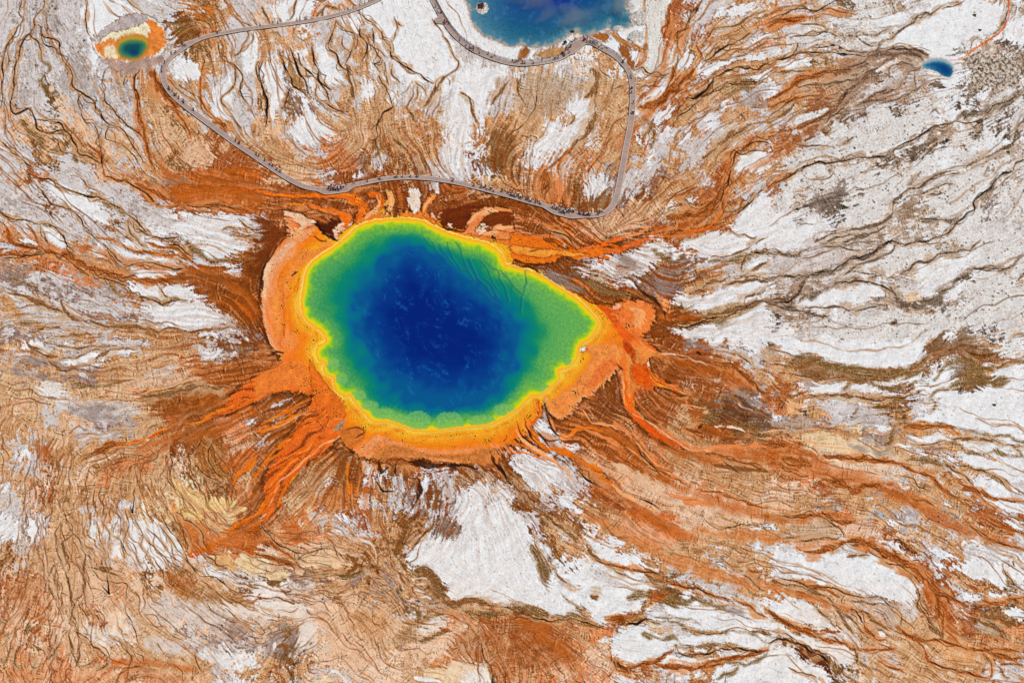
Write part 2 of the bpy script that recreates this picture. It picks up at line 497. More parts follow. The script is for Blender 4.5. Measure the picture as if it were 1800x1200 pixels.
(2,3): """B6 560,590 600,600
R7 1000,560 1040,590 1100,560
B6 190,10 280,60 380,140 460,220
V9 130,230 190,330 230,430 240,490
B3 150,150 200,280 290,400 390,510 500,520
B4 520,220 560,300 620,350
R4 600,340 700,370 800,390 900,410 1000,430
K1.4 520,230 560,310 680,370 820,400 960,430 1100,460
R4 1000,440 1100,490 1200,520 1290,540 1400,590 1560,640
K1.5 1100,480 1220,540 1300,530 1420,590 1540,620
R4.5 1560,620 1660,660 1720,710 1800,740
B3 660,370 750,420 800,440
B3 930,440 1020,500 1100,520
V8 820,610 900,590 980,580
V10 1060,580 1140,620 1200,620
V6 1160,660 1260,610 1340,620 1430,650 1500,690
U6 1500,690 1600,700 1640,740
K3 470,650 520,680 560,690
V4 350,560 420,640 520,720 560,780
V12 0,690 60,670 160,700 250,740
V8 280,740 400,740 500,750 560,790
K2 0,750 160,740 280,770 400,750 520,770 600,810 680,820
R8 660,750 760,740 840,760
B12 840,770 900,740 940,740
K3.4 800,790 880,780 950,750
V4 960,720 1060,750 1100,750
V4 960,760 1040,780 1110,760
V5 1100,760 1180,800 1240,840 1340,850 1500,850 1640,830 1700,860 1800,920
K1.6 1200,820 1340,850 1480,850
V3 1100,740 1250,750 1320,780 1360,830
V3 1680,820 1800,830
K1.4 1690,820 1800,830
V5 930,820 1000,870 1000,900
V6 960,870 1060,900 1140,900 1180,930
V6 1180,930 1280,950 1380,940 1480,940 1600,960 1740,980 1800,980
K2.2 1150,930 1200,940 1260,950
K2.4 1460,960 1600,960 1750,980
V4 1270,950 1280,980
K2.6 1140,980 1220,1000 1340,1000 1440,970
R7 1800,960 1700,1000 1560,1020 1440,1050
R7 1440,1040 1340,1080 1260,1100 1140,1080 1060,1080 980,1050
R6 1140,970 1060,1010 980,1050 880,1080 810,1090
K3 720,1020 780,1090 820,1110
R8 680,1020 760,1090 830,1130
V4 1800,1000 1700,1050 1600,1070 1500,1050
V4 1590,1070 1570,1110 1480,1140 1430,1170
R6 1300,1090 1420,1080 1500,1040
K1.2 1430,0 1500,40 1560,50
K1.2 1350,50 1440,110 1550,100 1680,90
B2 1440,350 1540,390 1560,420
B2 1560,420 1640,440 1720,520 1800,550
R3 1660,400 1740,430 1800,450""",
(3,3): """K1.8 280,10 380,40 450,80 500,120 540,170
R6 120,40 220,30 330,20
K1.6 100,30 160,40 260,30
R6 380,0 480,70 620,60
R7 200,260 320,280 430,250 540,210
R10 560,200 700,220 800,280 900,340 980,370
R12 720,230 820,300 900,320 970,370 1060,430 1110,490
K1.4 700,260 820,350 940,380 1020,450 1080,520
R9 1110,430 1150,520 1200,570 1260,600 1330,640 1400,660
K1.4 1140,460 1200,530 1290,590
B3 0,150 120,180 250,200 380,190 500,180
R7 1180,560 1200,680 1220,780 1240,860
R5 1400,660 1560,660 1700,620 1800,600
R4 1500,620 1600,650 1700,640
R4 1500,40 1600,90 1700,120 1800,160
R5 1560,30 1650,90 1750,140
K1.4 1380,90 1480,130 1560,190 1680,230 1800,270
R4 1370,40 1440,120 1560,190 1700,240 1800,270
K1.6 0,460 60,470 160,480 240,490 300,530 420,530 520,560 640,600 780,600
R4 160,480 300,520 420,540 500,600
B8 20,490 160,510 300,550 420,610 480,650
K1.6 780,600 840,640 900,680 940,740 940,800
B3 560,620 700,640 820,660 880,680
K1.4 860,680 940,760 1020,820
B4 440,640 500,700 560,790 600,860
B3.4 500,680 600,760 640,820 720,880
K2.6 590,670 640,720 680,780
R5 660,740 700,820 760,890 830,900
B3 640,690 740,760 830,820 900,840
B4 0,690 60,740 160,790 220,820
R6 0,690 80,750 200,810 300,830 400,840 500,850
R5 240,820 330,870 420,900 520,920
V5 320,850 340,900 400,880
R4 420,870 520,920 600,960 700,970
K1.5 0,830 100,850 200,900 260,940
B3 560,930 620,990 610,1060
R6 680,970 800,960 900,950
B3 300,640 400,730 480,820
R3 780,1040 860,1080 960,1120
B5 1110,750 1160,820 1230,880
B3 1050,540 1070,600 1060,660 1110,720 1170,740
K1.4 1050,560 1080,670 1130,730
K3.4 0,920 80,900 180,920 280,960 380,1020 440,1070
K5 250,940 300,990 380,1030 430,1090
D7 0,940 100,950 200,1000
D11 200,980 280,1030 380,1070 430,1090
D9 280,970 360,1010 430,1060
V4 430,1060 500,1100 560,1150 600,1190
V4 440,1090 520,1150 580,1190
K1.4 420,1120 460,1190
K1.3 140,1090 210,1130 290,1140 360,1190
V4 640,980 640,1040 720,1110
R6 900,800 1000,880 1100,900 1200,900 1400,960
R4 1040,880 1100,980 1120,1040 1220,1090
K1.6 1140,1050 1220,1090 1340,1110 1440,1140 1560,1180
R4 1220,1090 1400,1130 1560,1180
R6 1360,960 1500,970 1640,960 1800,980
R4 1500,980 1560,1040 1580,1100 1560,1170
B3 1590,1020 1620,1090 1690,1170
B3 1500,1000 1540,1060
R6 1540,980 1700,1030 1800,1020
R5 1640,1080 1780,1080
K1.2 1650,360 1670,420 1730,500 1790,560
B2.4 1500,560 1540,620
R3 1380,500 1480,560 1520,600
V3 1650,360 1680,480 1740,560
B6 1480,760 1600,800 1700,910
K1.2 640,220 540,210 560,250
B4 550,310 640,300 720,310""",
}
LINES[(1,1)] = """K2 580,500 500,470 460,430 420,390
d6 560,490 500,460 450,420 410,380
d2.4 200,470 150,530 110,600 70,670
d5 60,660 30,760 30,850 20,900
O7 0,140 100,160 200,175 350,175 500,180 600,180 680,200 740,240 760,290 720,330 690,350
O13 600,178 680,195 740,235 750,280 720,330
O4 150,210 260,240 370,240 460,270 560,290 620,320 650,350 640,390
O9 580,310 640,340 630,390 600,400
k8 850,160 860,200 870,240 840,290 770,330
O9 800,160 850,170 880,220 850,270
k9 930,150 950,190 950,240 930,280 900,290
q9 1100,140 1110,190 1090,240 1120,280
q8 1140,180 1150,240 1130,290
k5 1240,180 1200,230 1180,280 1190,320
O3 1180,290 1240,340 1300,350
d3 940,320 920,290 905,310
d2 1080,290 1100,300
d2.4 1300,370 1340,410 1400,425 1460,420 1500,380
k9 1700,280 1600,290 1540,320 1500,360 1480,400
O5 1500,370 1460,430 1380,430
k3 1600,380 1570,420 1600,450
k10 1800,400 1720,410 1640,440 1600,460
d2.2 1800,440 1700,430 1640,420
R8 0,250 150,260 300,300 450,300 520,330
R5 700,180 820,120 900,140
k3 1290,330 1320,310
d3 410,470 450,490 500,500
d4 250,750 290,710
k1.4 320,1000 320,800 350,700 420,620 520,560 600,500 680,420 780,370 900,345
d1.4 0,1010 50,1080 90,1150
V5 1600,0 1640,50
W5 725,10 740,50
W4 700,20 690,50
W4 1620,0 1640,50 1620,90
k2 300,860 290,980 330,1060
O2 200,800 190,900 195,1100 200,1200
O4 300,750 270,850 210,900
V3 1380,70 1500,110"""
LINES[(2,1)] += """
R8 0,130 100,170
R16 240,0 240,100 230,200
o12 300,20 330,100 330,220
R9 380,120 370,230
K1.4 250,420 340,440 400,480 450,540
K1.6 930,340 950,280 970,230
k2 540,560 440,600
d3 120,570 180,560 220,570
d1.6 720,1010 750,1070 790,1080
U8 700,640 800,680 900,720
U14 760,620 800,650 840,640
V7 250,700 350,780 520,860
U9 200,690 350,780 480,850
V8 430,700 560,800 700,850 900,880
d5 860,780 880,830 950,880 1010,920 1060,980 1080,1040
W3 790,790 850,790 870,830
d4 330,640 250,660 120,660 0,620
d3 0,665 140,685 250,770 380,850
K1.4 900,830 960,890 1040,930
R10 1090,330 1200,330 1330,290 1470,170
O5 950,440 1100,470 1250,420 1380,400
O4 1250,430 1400,390 1480,300
q3 1140,200 1110,240 1080,290
V9 980,560 1130,640 1200,600
U12 1000,800 1080,850 1150,800"""
LINES[(1,2)] = """O7 0,650 120,610 200,560 280,520
O3 40,640 200,570 330,500
k2 0,635 150,600 300,530 400,510
O6 60,900 100,830 180,780 260,700 330,620
o4 110,890 180,870 260,800
O12 130,960 220,880 310,800 420,720 520,680 590,640
k2.4 590,660 560,690 480,720 400,790 330,850 270,910 210,960 150,1010 120,1100 90,1180
O10 150,960 110,1080 60,1160 0,1220
R6 380,220 440,320 500,420 550,480
R4 400,200 450,300 520,400 600,460
d1.6 390,370 390,430 350,470 240,510
R9 0,120 100,100 150,120
d5 90,110 140,90 190,90
k2.2 500,610 540,560 610,540
V4 540,620 580,570 600,540
d2 630,630 720,610 760,640 700,680
b3 690,750 740,710 800,680
q2 720,760 760,720 790,680
R3 650,780 560,710
b6 640,650 700,720
O9 650,860 640,960 660,1040 640,1100
R6 740,830 740,960 730,1080
K1.2 0,880 60,900 90,910
d7 860,860 880,920 930,880
d9 1080,850 1150,860 1260,880 1330,860
d7 1340,880 1440,870 1560,890
K2.4 850,980 890,1040 970,1060
d6 1140,960 1150,1060 1100,1180
d4 970,870 980,940
R14 700,820 1000,840 1300,840
d6 1640,760 1680,850 1760,960 1800,1010
K3 1680,860 1740,930 1800,1010
u7 990,950 1010,1040 990,1120
b8 1240,980 1280,1100 1240,1200
W6 1190,950 1190,1040 1160,1100
W5 1420,1060 1410,1100
u6 1060,1000 1070,1150
d3 1740,700 1760,660
d2 620,740 700,790
o3 200,860 150,940
R3 260,330 300,340
V4 100,830 180,780 250,740
W2 540,640 545,660
q5 1200,1190 1180,1140
K1 310,1100 350,1060 440,1040"""
LINES[(2,2)] = """O9 190,420 200,500 160,560 130,600 160,680 220,740 320,770 420,800 500,850 570,890
O7 500,850 600,900 640,960 700,1010
R9 560,880 620,930 680,990
k6 30,620 80,700 170,760 260,820 350,880 400,930 430,980
O5 0,700 120,760 260,830 380,910
d2 40,560 60,640 120,700 190,750
d4 90,540 100,600 140,680 190,750
k2 80,550 90,620 150,710
k5 700,1010 800,1080 900,1140 1000,1200
o7 860,640 930,740 1000,840 1060,900 1160,960 1300,1040
R4 850,690 920,780 1000,880 1100,940 1200,990 1260,1040
k1.6 440,470 500,490 530,530 560,570 650,590 760,620 840,670 900,740 960,810 1050,890 1160,940
o4 560,570 700,600 800,630 870,680
k1.4 460,460 540,480 570,530
k1.6 790,740 880,800 960,880
o6 480,620 560,640 680,690 780,750
O7 360,690 420,650 480,610 560,610 640,640
k2 270,600 330,650 400,660 450,640
k3 270,560 300,620 340,680 400,690
d2.4 240,430 240,470 270,590 330,680
d3 160,620 230,690 330,690
O7 800,150 780,220 790,300 800,380 830,450 880,510
k2 770,200 780,300 780,400 830,490
O6 860,350 850,430 870,480
k3.4 850,510 930,550 1020,610 1100,660 1200,730 1280,770 1400,770
o8 880,520 960,570 1060,630 1160,690 1240,740 1340,760 1450,740
o8 1350,760 1500,740 1650,740 1800,740
R5 860,450 940,540 1030,600
q1.6 1000,60 1050,85 1150,95 1220,110 1270,135 1340,150 1420,165
k1.8 900,0 960,50 1040,80 1100,100
O6 940,150 980,240 1030,300 1110,320 1170,340 1200,370
k1.4 1060,310 1130,320 1190,370 1250,390
R9 800,10 850,60 860,140 850,260 880,300
R12 940,120 1010,120 1060,170
R5 990,200 1000,260 1060,300
d1.6 975,200 990,260 1040,300
R8 1150,380 1240,390 1300,410
K2.6 890,760 940,830 1000,890
K2 0,970 60,1060 120,1120 200,1190
K2.4 450,900 520,960 600,1010
K2 650,840 720,880
K2 900,1100 980,1140 1030,1180
K1.6 880,900 960,910 1030,930
K1.4 1120,1100 1200,1110 1300,1110
K1.4 1480,830 1560,900 1700,930
K1.3 1560,80 1660,130 1700,180
d4 1330,580 1310,620
V8 1320,560 1400,540 1410,480
u8 1560,360 1620,380 1700,430 1800,450
q5 1420,600 1560,610 1640,640
W3 1590,440 1640,470 1690,490
R9 1400,160 1520,180 1620,210 1670,270 1700,310
R6 1580,200 1680,270 1740,340 1800,370
R9 1200,620 1280,640 1340,680
V5 1000,400 1040,380
k9 1200,440 1360,460
U9 1200,0 1280,30 1400,60
d5 1300,80 1330,90
R9 1150,90 1250,110
o9 1050,1050 1200,1100 1400,1160
p14 700,850 900,980 1100,1080
t8 780,870 860,920 960,960
R8 1020,880 1120,930
b6 1400,860 1600,900 1800,920
R6 1780,900 1560,830 1350,790
R4 1300,1040 1500,1080 1700,1150 1800,1170
d1.6 730,160 760,200 720,210
q3 740,130 760,190
O2 0,780 150,800 260,860"""
LINES[(1,3)] = """K1.8 40,70 60,120 120,190 180,240 270,270 310,290 380,290 440,265 520,260 590,290 640,350
K1.6 270,270 280,330 350,300
R5 80,200 160,260 240,310 280,340
R6 0,290 90,320 180,350 260,380 270,410
K1.2 280,330 360,360 460,370 540,400
K1.2 0,290 150,340 250,380 270,420
K1.4 0,340 90,370 250,370
K1 280,460 440,440 600,440
k5 0,50 40,40 80,10
O6 0,70 50,60 100,0
q2 520,130 640,170 740,190 810,230 840,290 850,350
W2.4 530,130 600,135
W2 740,190 800,220 830,270
b9 640,300 700,380 640,440
V9 560,470 700,440 760,400
U6 660,520 720,450 790,380
K1.6 840,470 900,470
K1.4 900,350 970,390
K2.2 860,550 900,580
K1.8 860,500 940,520
B3 1100,240 1200,140 1280,50
q1.4 1060,300 1180,180 1260,80
d1.4 1270,50 1180,170 1080,280
V8 1130,400 1210,390 1260,460 1290,540 1340,600
V8 1230,480 1300,570 1330,620
B8 1220,640 1330,640 1420,650 1500,620 1600,640 1680,660 1800,690
V7 1340,640 1440,660 1540,720 1640,720 1800,710
K1.4 1160,560 1120,540 1170,620 1200,640
q2 1100,560 1200,590
w3 1100,470 1200,460
w3 1130,500 1220,510
w3 1120,550 1180,560
w4 1160,590 1230,600
u5 950,480 980,560 1020,620 1070,660
q2.4 1000,440 1050,560
b6 990,430 1040,500
u4 790,660 830,700
u4 820,640 900,680
V5 1000,870 1010,940 1040,950
V7 1100,890 1220,880 1330,830
R5 1290,820 1370,830
U9 60,1010 130,920 210,760
U10 120,990 230,920 280,830
b9 120,960 190,930 220,980
W6 120,960 140,920
K1 0,770 60,850 20,870
K1 30,660 80,700 150,730
K1 60,760 150,770 210,740
W8 400,680 200,650 0,640
b5 0,620 130,600 280,650
K1 1440,900 1480,980 1530,1040
K1.6 1560,900 1620,980 1640,1040
K1.6 1700,930 1680,1010 1640,1060
K1.6 1580,880 1600,990 1650,1080
K1.3 1500,800 1500,900 1530,950
K1 1380,1030 1480,1060 1600,1080
R5 1650,1070 1660,1140
W8 1120,1170 1300,1190
b5 200,1080 240,1150 260,1200
K1 240,1100 260,1200
c8 400,1190 500,1180 540,1190
W5 480,1160 560,1120 640,1190"""

LINES['A'] = """S22 1105,700 1130,745 1180,785 1240,805 1310,802 1380,812 1450,830 1530,850 1600,880 1680,925 1790,965
S16 975,745 1040,750 1100,775 1140,815 1180,850 1250,880 1330,905 1400,912 1460,905 1500,915
S14 940,760 1000,800 1060,850 1110,885 1170,925 1230,950
S18 1500,960 1560,975 1610,1010 1640,1050 1660,1100 1680,1130
T20 1000,900 1080,930 1160,975 1260,1010 1340,1030 1430,1050
S12 1340,1020 1420,1045 1500,1070 1560,1100
T18 1180,930 1280,940 1380,950 1480,955
S14 1160,625 1220,650 1280,655 1330,690
S16 1130,640 1190,690 1230,740 1290,770
S12 500,700 430,730 370,760 300,770 230,790
S16 470,360 400,340 320,345 260,335 210,300
S10 340,330 280,290 250,240 235,180
S12 560,345 480,345 430,350
S12 450,500 400,480 330,475 240,465 160,440 90,435 20,400
S10 460,560 430,520 390,500
S14 1140,408 1200,395 1260,360 1275,320 1290,270 1340,240
S12 1090,260 1130,210 1180,165 1230,130
S10 1120,190 1150,150 1170,100 1170,40
S9 1280,330 1320,300 1380,260 1450,210 1500,160 1560,120 1620,100
S10 1400,140 1480,115 1560,95 1630,100
S12 560,850 530,900 500,930
S14 600,700 560,760 520,800
S10 660,820 640,880 650,920
T16 300,880 340,930 420,950 500,940
S12 160,1160 260,1165 360,1180
S18 900,1080 960,1120 1000,1160
S10 1120,545 1180,560 1240,560
O9 590,755 555,790 522,825 500,860 488,888
O6 575,720 530,760 490,785 460,820 440,850
O5 490,885 450,905 410,925 375,955
O5 545,700 500,725 460,745"""
# ---- patches, a few soft browns being painted cloud and steam haze: colour, edge softness, pixel pairs.  (c,r) tiles or 'A' = whole picture pixels
POLYS = [
((0,0),"W1.5 620,60 640,20 840,0 900,40 990,80 1010,100 960,110 880,110 800,150 740,210 680,250 650,280 625,200"),
((0,0),"#8a5a2c 2 1205,100 1260,95 1320,120 1350,160 1400,220 1400,270 1300,290 1230,280 1215,200 1230,150"),
((0,0),"#b8783c 3 1320,30 1400,70 1470,20 1500,20 1500,110 1440,160 1360,150 1320,100"),
((0,0),"#7c6830 4 1250,180 1280,170 1310,220 1280,240"),
((0,0),"W3 1250,420 1400,450 1410,560 1280,560 1220,520"),
((0,0),"W3 1520,600 1620,560 1640,680 1600,780 1660,850 1540,840 1480,780 1500,700"),
((0,0),"W3 1720,330 1800,230 1800,500 1740,520 1700,440"),
((0,0),"w3 1720,560 1800,520 1800,760 1740,700"),
((0,0),"W3 1440,100 1000,0 1000,1"),
((1,0),"W2 380,660 420,650 380,560"),
((1,0),"W3 320,680 370,690 370,740 420,840 500,880 520,940 440,980 380,970 380,1010 330,1040 300,990 250,900 300,840 340,780"),
((1,0),"W3 740,580 820,560 840,620 800,700 740,700 730,660"),
((1,0),"W2 190,20 340,10 420,40 380,90 250,150 150,140 100,60"),
((1,0),"W3 70,440 150,420 200,560 200,640 160,780 100,840 80,700 40,560"),
((1,0),"W3 410,330 500,330 540,400 590,480 600,560 520,600 460,560 430,430"),
((1,0),"W2 660,100 730,160 720,260 640,240 600,160"),
((1,0),"W3 980,440 1100,420 1260,540 1200,560 1060,560 1000,520"),
((1,0),"W3 720,30 1000,0 1230,0 1300,160 1420,420 1380,500 1260,570 1100,500 950,380 900,250 800,140"),
((1,0),"W3 1440,460 1560,450 1700,520 1640,660 1540,730 1480,660 1440,600"),
((1,0),"W4 1330,780 1370,690 1440,700 1500,800 1530,890 1500,980 1440,1040 1420,1130 1380,1190 1310,1170 1290,1040 1380,980 1400,920 1290,860"),
((1,0),"W2 1470,0 1500,100 1540,190 1640,240 1780,300 1800,330 1800,420 1600,350 1440,270 1350,160 1260,0"),
((1,0),"w3 810,1100 880,1060 920,1100 880,1190 810,1150"),
((1,0),"v5 1620,1000 1640,940 1800,920 1800,1190 1600,1190 1660,1080"),
((1,0),"#9c7c50 3 220,390 260,470 320,560 340,630 260,600 230,520"),
((1,0),"#c08818 1.5 370,-10 380,5 420,14 460,12 510,0 520,-10"),
((1,0),"W2 330,0 370,12 420,24 500,20 560,-4 530,-4 500,8 430,16 380,6 350,-10"),
((2,0),"W3 340,800 400,740 460,700 520,700 580,760 570,840 520,900 460,1020 400,1010 380,970 420,880 440,820"),
((2,0),"W3 180,1050 240,960 290,880 370,850 310,960 270,1060 210,1080"),
((2,0),"W4 440,480 520,470 600,500 580,620 540,660 560,560"),
((2,0),"W2 500,1050 560,930 630,880 560,990 520,1050"),
((2,0),"W2 430,400 560,390 590,420 580,450 520,440"),
((2,0),"W2 630,500 690,510 720,540 690,550 640,530"),
((2,0),"W2 20,500 90,510 80,600 40,590"),
((2,0),"#e2dcd2 3 860,60 960,0 1110,0 1110,60 1070,180 1060,260 1090,330 1150,360 1140,480 1060,540 960,540 950,380 960,320 940,300 960,160 930,90"),
((2,0),"r2.5 1120,0 1210,0 1190,100 1150,180 1130,290 1070,300 1055,250 1080,160"),
((2,0),"W2 0,320 120,340 180,340 300,310 420,240 480,220 520,250 380,360 360,410 200,430 0,440"),
((2,0),"W2 560,250 640,200 700,190 740,220 760,250 730,330 700,360 640,330"),
((2,0),"W2 830,530 920,600 1060,610 1090,580 1050,680 930,700 960,640"),
((2,0),"W2 1000,830 1080,770 1150,760 1100,830 1000,880"),
((2,0),"W2.5 1020,920 1120,900 1120,960 1060,1010 1020,980"),
((2,0),"W2.5 1190,950 1260,900 1260,970 1200,1010"),
((2,0),"W2 870,950 910,960 900,1030 880,1020"),
((2,0),"W2.5 940,980 980,920 980,1000 950,1020"),
((2,0),"W2 1180,380 1270,370 1260,460 1190,500 1160,460"),
((2,0),"W2.5 1260,480 1400,460 1500,420 1700,380 1800,390 1800,430 1650,420 1520,460 1400,520 1340,540"),
((2,0),"W2.5 1510,60 1660,30 1700,60 1560,130"),
((2,0),"W2.5 1430,90 1480,50 1510,80 1490,130 1430,120"),
((2,0),"W2 1690,290 1800,230 1800,270 1720,310"),
((2,0),"W2 1690,530 1800,500 1800,560 1720,560"),
((2,0),"g2 1600,720 1640,650 1720,620 1750,660 1720,710 1640,750"),
((2,0),"W2.5 1440,730 1510,700 1520,760 1480,780"),
((2,0),"W3 1350,810 1440,800 1440,900 1400,930 1370,880"),
((2,0),"W3 1560,1140 1680,1060 1800,1050 1800,1200 1580,1200"),
((2,0),"W2.5 1560,1040 1660,980 1640,1040"),
((2,0),"W2.5 1450,920 1580,880 1590,900 1480,940"),
((2,0),"W2 950,1120 990,1040 980,1200 950,1190"),
((2,0),"#bfa890 6 60,560 300,520 450,560 480,650 300,800 100,800"),
((3,0),"W3 60,440 250,420 330,420 280,460 190,500 90,490"),
((3,0),"W3 0,620 70,620 70,660 0,700"),
((3,0),"W3 800,320 900,260 1000,180 1100,130 1250,80 1400,60 1640,30 1680,120 1600,220 1400,280 1300,340 1200,390 1130,360 1000,340"),
((3,0),"W2.5 790,460 870,410 930,420 880,480 850,530 760,500"),
((3,0),"W3 740,150 820,110 1000,110 960,160 860,190 760,180"),
((3,0),"W3 1560,280 1740,130 1800,130 1800,320"),
((3,0),"W3 1130,510 1320,540 1310,600 1200,700 1150,600"),
((3,0),"W4 1180,1200 1260,1040 1320,940 1440,880 1430,940 1330,1060 1300,1170 1400,1200"),
((3,0),"w3 1700,860 1790,720 1800,720 1800,900 1720,880"),
((3,0),"#7c4a20 2.5 1600,290 1650,280 1740,320 1790,360 1740,370 1680,340 1620,350 1600,320"),
((3,0),"#94622c 2.5 1370,430 1450,380 1500,360 1520,400 1640,400 1700,420 1800,440 1800,520 1700,500 1640,540 1700,600 1600,640 1520,620 1480,680 1400,660 1320,590 1420,580 1410,500 1380,470"),
((3,0),"W2 1480,640 1560,640 1540,720 1480,720"),
((3,0),"#6e6a38 1.6 755,575 790,570 805,590 790,605"),
((3,0),"#94622c 2 1200,560 1140,570 1180,640 1240,600"),
((3,0),"o3 620,740 700,680 860,640 960,570 980,590 870,680 950,690 800,730"),
((3,0),"o3 400,100 480,70 620,80 560,110 460,120"),
((3,0),"#8c7c60 3 1290,370 1340,340 1390,350 1370,390"),
((3,0),"o2.5 0,160 100,120 240,120 300,140 160,190 0,210"),
((0,1),"W3 380,80 520,150 640,200 800,350 760,360 600,330 480,240 340,140"),
((0,1),"W2.5 290,380 350,400 420,440 470,530 460,550 360,530 300,450"),
((0,1),"W2 140,460 180,420 240,450 250,510 170,520"),
((0,1),"W3 790,560 860,550 980,600 1160,610 1300,690 1200,690 1080,650 900,650 820,600"),
((0,1),"W2 940,700 1050,670 1140,670 1300,710 1270,740 1080,770 960,750"),
((0,1),"W2 890,800 1000,800 1120,830 1190,910 1100,910 990,890 930,860"),
((0,1),"W1.6 1150,840 1250,810 1340,820 1410,900 1360,910 1200,905"),
((0,1),"W2 1080,960 1200,940 1300,935 1420,950 1500,980 1560,1030 1565,1070 1480,1100 1330,1135 1200,1110 1140,1070 1060,1020 980,960"),
((0,1),"W3 1280,400 1400,360 1370,290 1440,300 1480,370 1600,300 1700,330 1660,400 1560,410 1650,480 1790,530 1700,560 1540,620 1460,610 1400,560 1390,470 1500,470 1390,440"),
((0,1),"W3 1190,400 1300,380 1370,440 1320,480 1240,450"),
((0,1),"W2.5 1700,350 1760,320 1790,380 1740,400"),
((0,1),"W2 870,500 960,500 1030,560 930,560"),
((0,1),"W2 1040,500 1200,520 1260,580 1140,560"),
((0,1),"W2 1560,650 1680,660 1700,680 1600,690"),
((0,1),"W2 1580,710 1680,700 1700,740 1640,750"),
((0,1),"W2.5 540,140 700,200 720,260 640,290 590,210"),
((0,1),"W3 640,540 740,530 760,620 680,600"),
((0,1),"w3 150,960 300,960 460,1010 660,1090 780,1140 640,1150 460,1090 240,1060"),
((0,1),"W3 840,640 850,640 845,645"),
((0,1),"W2 1380,1150 1480,1130 1540,1165 1440,1170"),
((0,1),"#9c5420 4 960,770 1100,770 1260,710 1400,680 1560,700 1640,780 1720,860 1760,960 1800,1000 1800,1100 1650,1000 1560,960 1440,920 1380,860 1330,800 1200,800 1060,810"),
((0,1),"#c8561c 6 1640,930 1720,920 1800,880 1800,1040 1720,1020"),
((0,1),"#8a5428 5 1700,600 1800,560 1800,820 1740,900 1700,800 1720,700"),
((0,1),"#c86020 4 1130,60 1240,20 1500,0 1800,0 1800,300 1500,240 1280,240 1200,160"),
((0,1),"#d88448 5 1300,180 1500,160 1700,190 1800,220 1800,290 1600,250 1400,250"),
((0,1),"#d05818 5 1560,120 1680,90 1800,140 1800,180 1700,160"),
((0,1),"#a89484 5 1000,130 1150,60 1280,40 1360,80 1300,90"),
((2,1),"W3 600,680 720,600 820,590 860,560 980,510 1090,510 1080,580 1010,640 960,700 870,750 800,730 700,760 620,740"),
((2,1),"#c0aa98 5 700,700 780,620 860,640 880,700 800,760 720,740"),
((2,1),"W3 1190,500 1280,470 1380,430 1500,440 1560,460 1640,540 1540,560 1420,610 1330,590 1290,550 1200,540"),
((2,1),"W3 1540,400 1620,290 1700,240 1800,140 1800,470 1660,470 1560,430"),
((2,1),"W3 1110,920 1180,880 1260,860 1340,900 1460,840 1620,800 1700,770 1790,780 1700,830 1620,920 1400,1000 1330,1000 1240,970"),
((2,1),"W2.5 1070,1120 1180,1110 1300,1090 1500,1040 1700,960 1800,940 1800,1200 1500,1180 1300,1180 1180,1150"),
((2,1),"W3 1640,700 1740,620 1800,600 1800,740 1660,750"),
((2,1),"W2 1080,260 1120,200 1150,210 1120,270 1080,290"),
((2,1),"W2 1210,220 1270,180 1280,240 1230,240"),
((2,1),"W2 760,780 830,770 870,800 870,830 820,800"),
((2,1),"w3 750,160 790,10 850,0 830,80 770,170"),
((2,1),"W2.5 480,170 560,60 620,20 680,80 640,170 560,180"),
((2,1),"b5 420,110 480,90 500,180 460,210 420,180"),
((2,1),"v4 560,190 680,150 690,220 640,290 520,290 440,220"),
((2,1),"p6 480,370 700,330 900,330 860,440 680,480 560,460 480,430"),
((2,1),"#7c4c28 5 0,610 80,650 140,665 250,640 340,610 460,640 600,620 540,660 430,720 380,780 300,760 240,760 180,700 130,680 60,680"),
((2,1),"#9c8474 5 190,680 260,690 400,760 540,850 580,900 500,880 380,820 280,760"),
((2,1),"#9a6638 5 540,860 700,840 880,840 980,920 940,930 800,920 700,970 640,940"),
((2,1),"#8c5028 4 1000,920 1060,980 1080,1040 1150,1080 1080,1130 960,1140 920,1190 980,1100 1005,1000"),
((2,1),"#c8b8a0 5 560,700 620,690 700,770 640,830 540,800"),
((3,1),"W4 0,360 200,310 420,330 450,400 300,450 240,520 200,560 60,560 0,560"),
((3,1),"w3 240,560 400,550 540,550 640,570 520,640 420,690 300,700 0,730 0,620 120,620"),
((3,1),"W4 1040,680 1200,620 1400,600 1500,600 1300,760 1220,810 1100,820 1050,790 1020,720"),
((3,1),"W3 200,960 300,890 480,830 600,800 780,820 850,870 700,910 560,960 400,960 260,980"),
((3,1),"W3 1080,830 1160,850 1200,860 1130,900 1060,890"),
((3,1),"W3 1240,880 1320,800 1400,770 1380,840 1280,920"),
((3,1),"#e8c498 2.5 950,900 1000,860 1060,850 1065,900 1000,940 960,930"),
((3,1),"#b88048 4 920,270 1000,210 1060,200 1070,260 1010,320 940,350 900,330"),
((3,1),"#8c6434 3 1330,780 1390,720 1425,710 1425,770 1350,800"),
((3,1),"#a07040 4 1170,1200 1200,1150 1240,1130 1300,1140 1330,1150 1350,1100 1380,1090 1410,1120 1420,1160 1460,1180 1500,1200"),
((3,1),"W2.5 1240,1180 1240,1145 1320,1150 1330,1200 1250,1200"),
((3,1),"#8c6c58 5 260,250 400,170 540,140 560,180 420,250 340,290"),
((3,1),"#948070 4 190,350 240,320 260,360 210,390"),
((0,2),"W2 150,30 160,5 300,10 320,60 370,110 330,110 220,60"),
((0,2),"W2 430,50 460,20 540,15 520,60 460,70"),
((0,2),"W1.6 440,145 540,110 680,70 840,50 970,70 860,90 720,140 650,185 540,185 480,170"),
((0,2),"w2 860,0 1090,0 1050,25 960,30"),
((0,2),"W3 1420,90 1480,70 1560,70 1540,100 1460,140 1430,120"),
((0,2),"W4 280,300 400,290 470,350 460,420 380,430 300,380"),
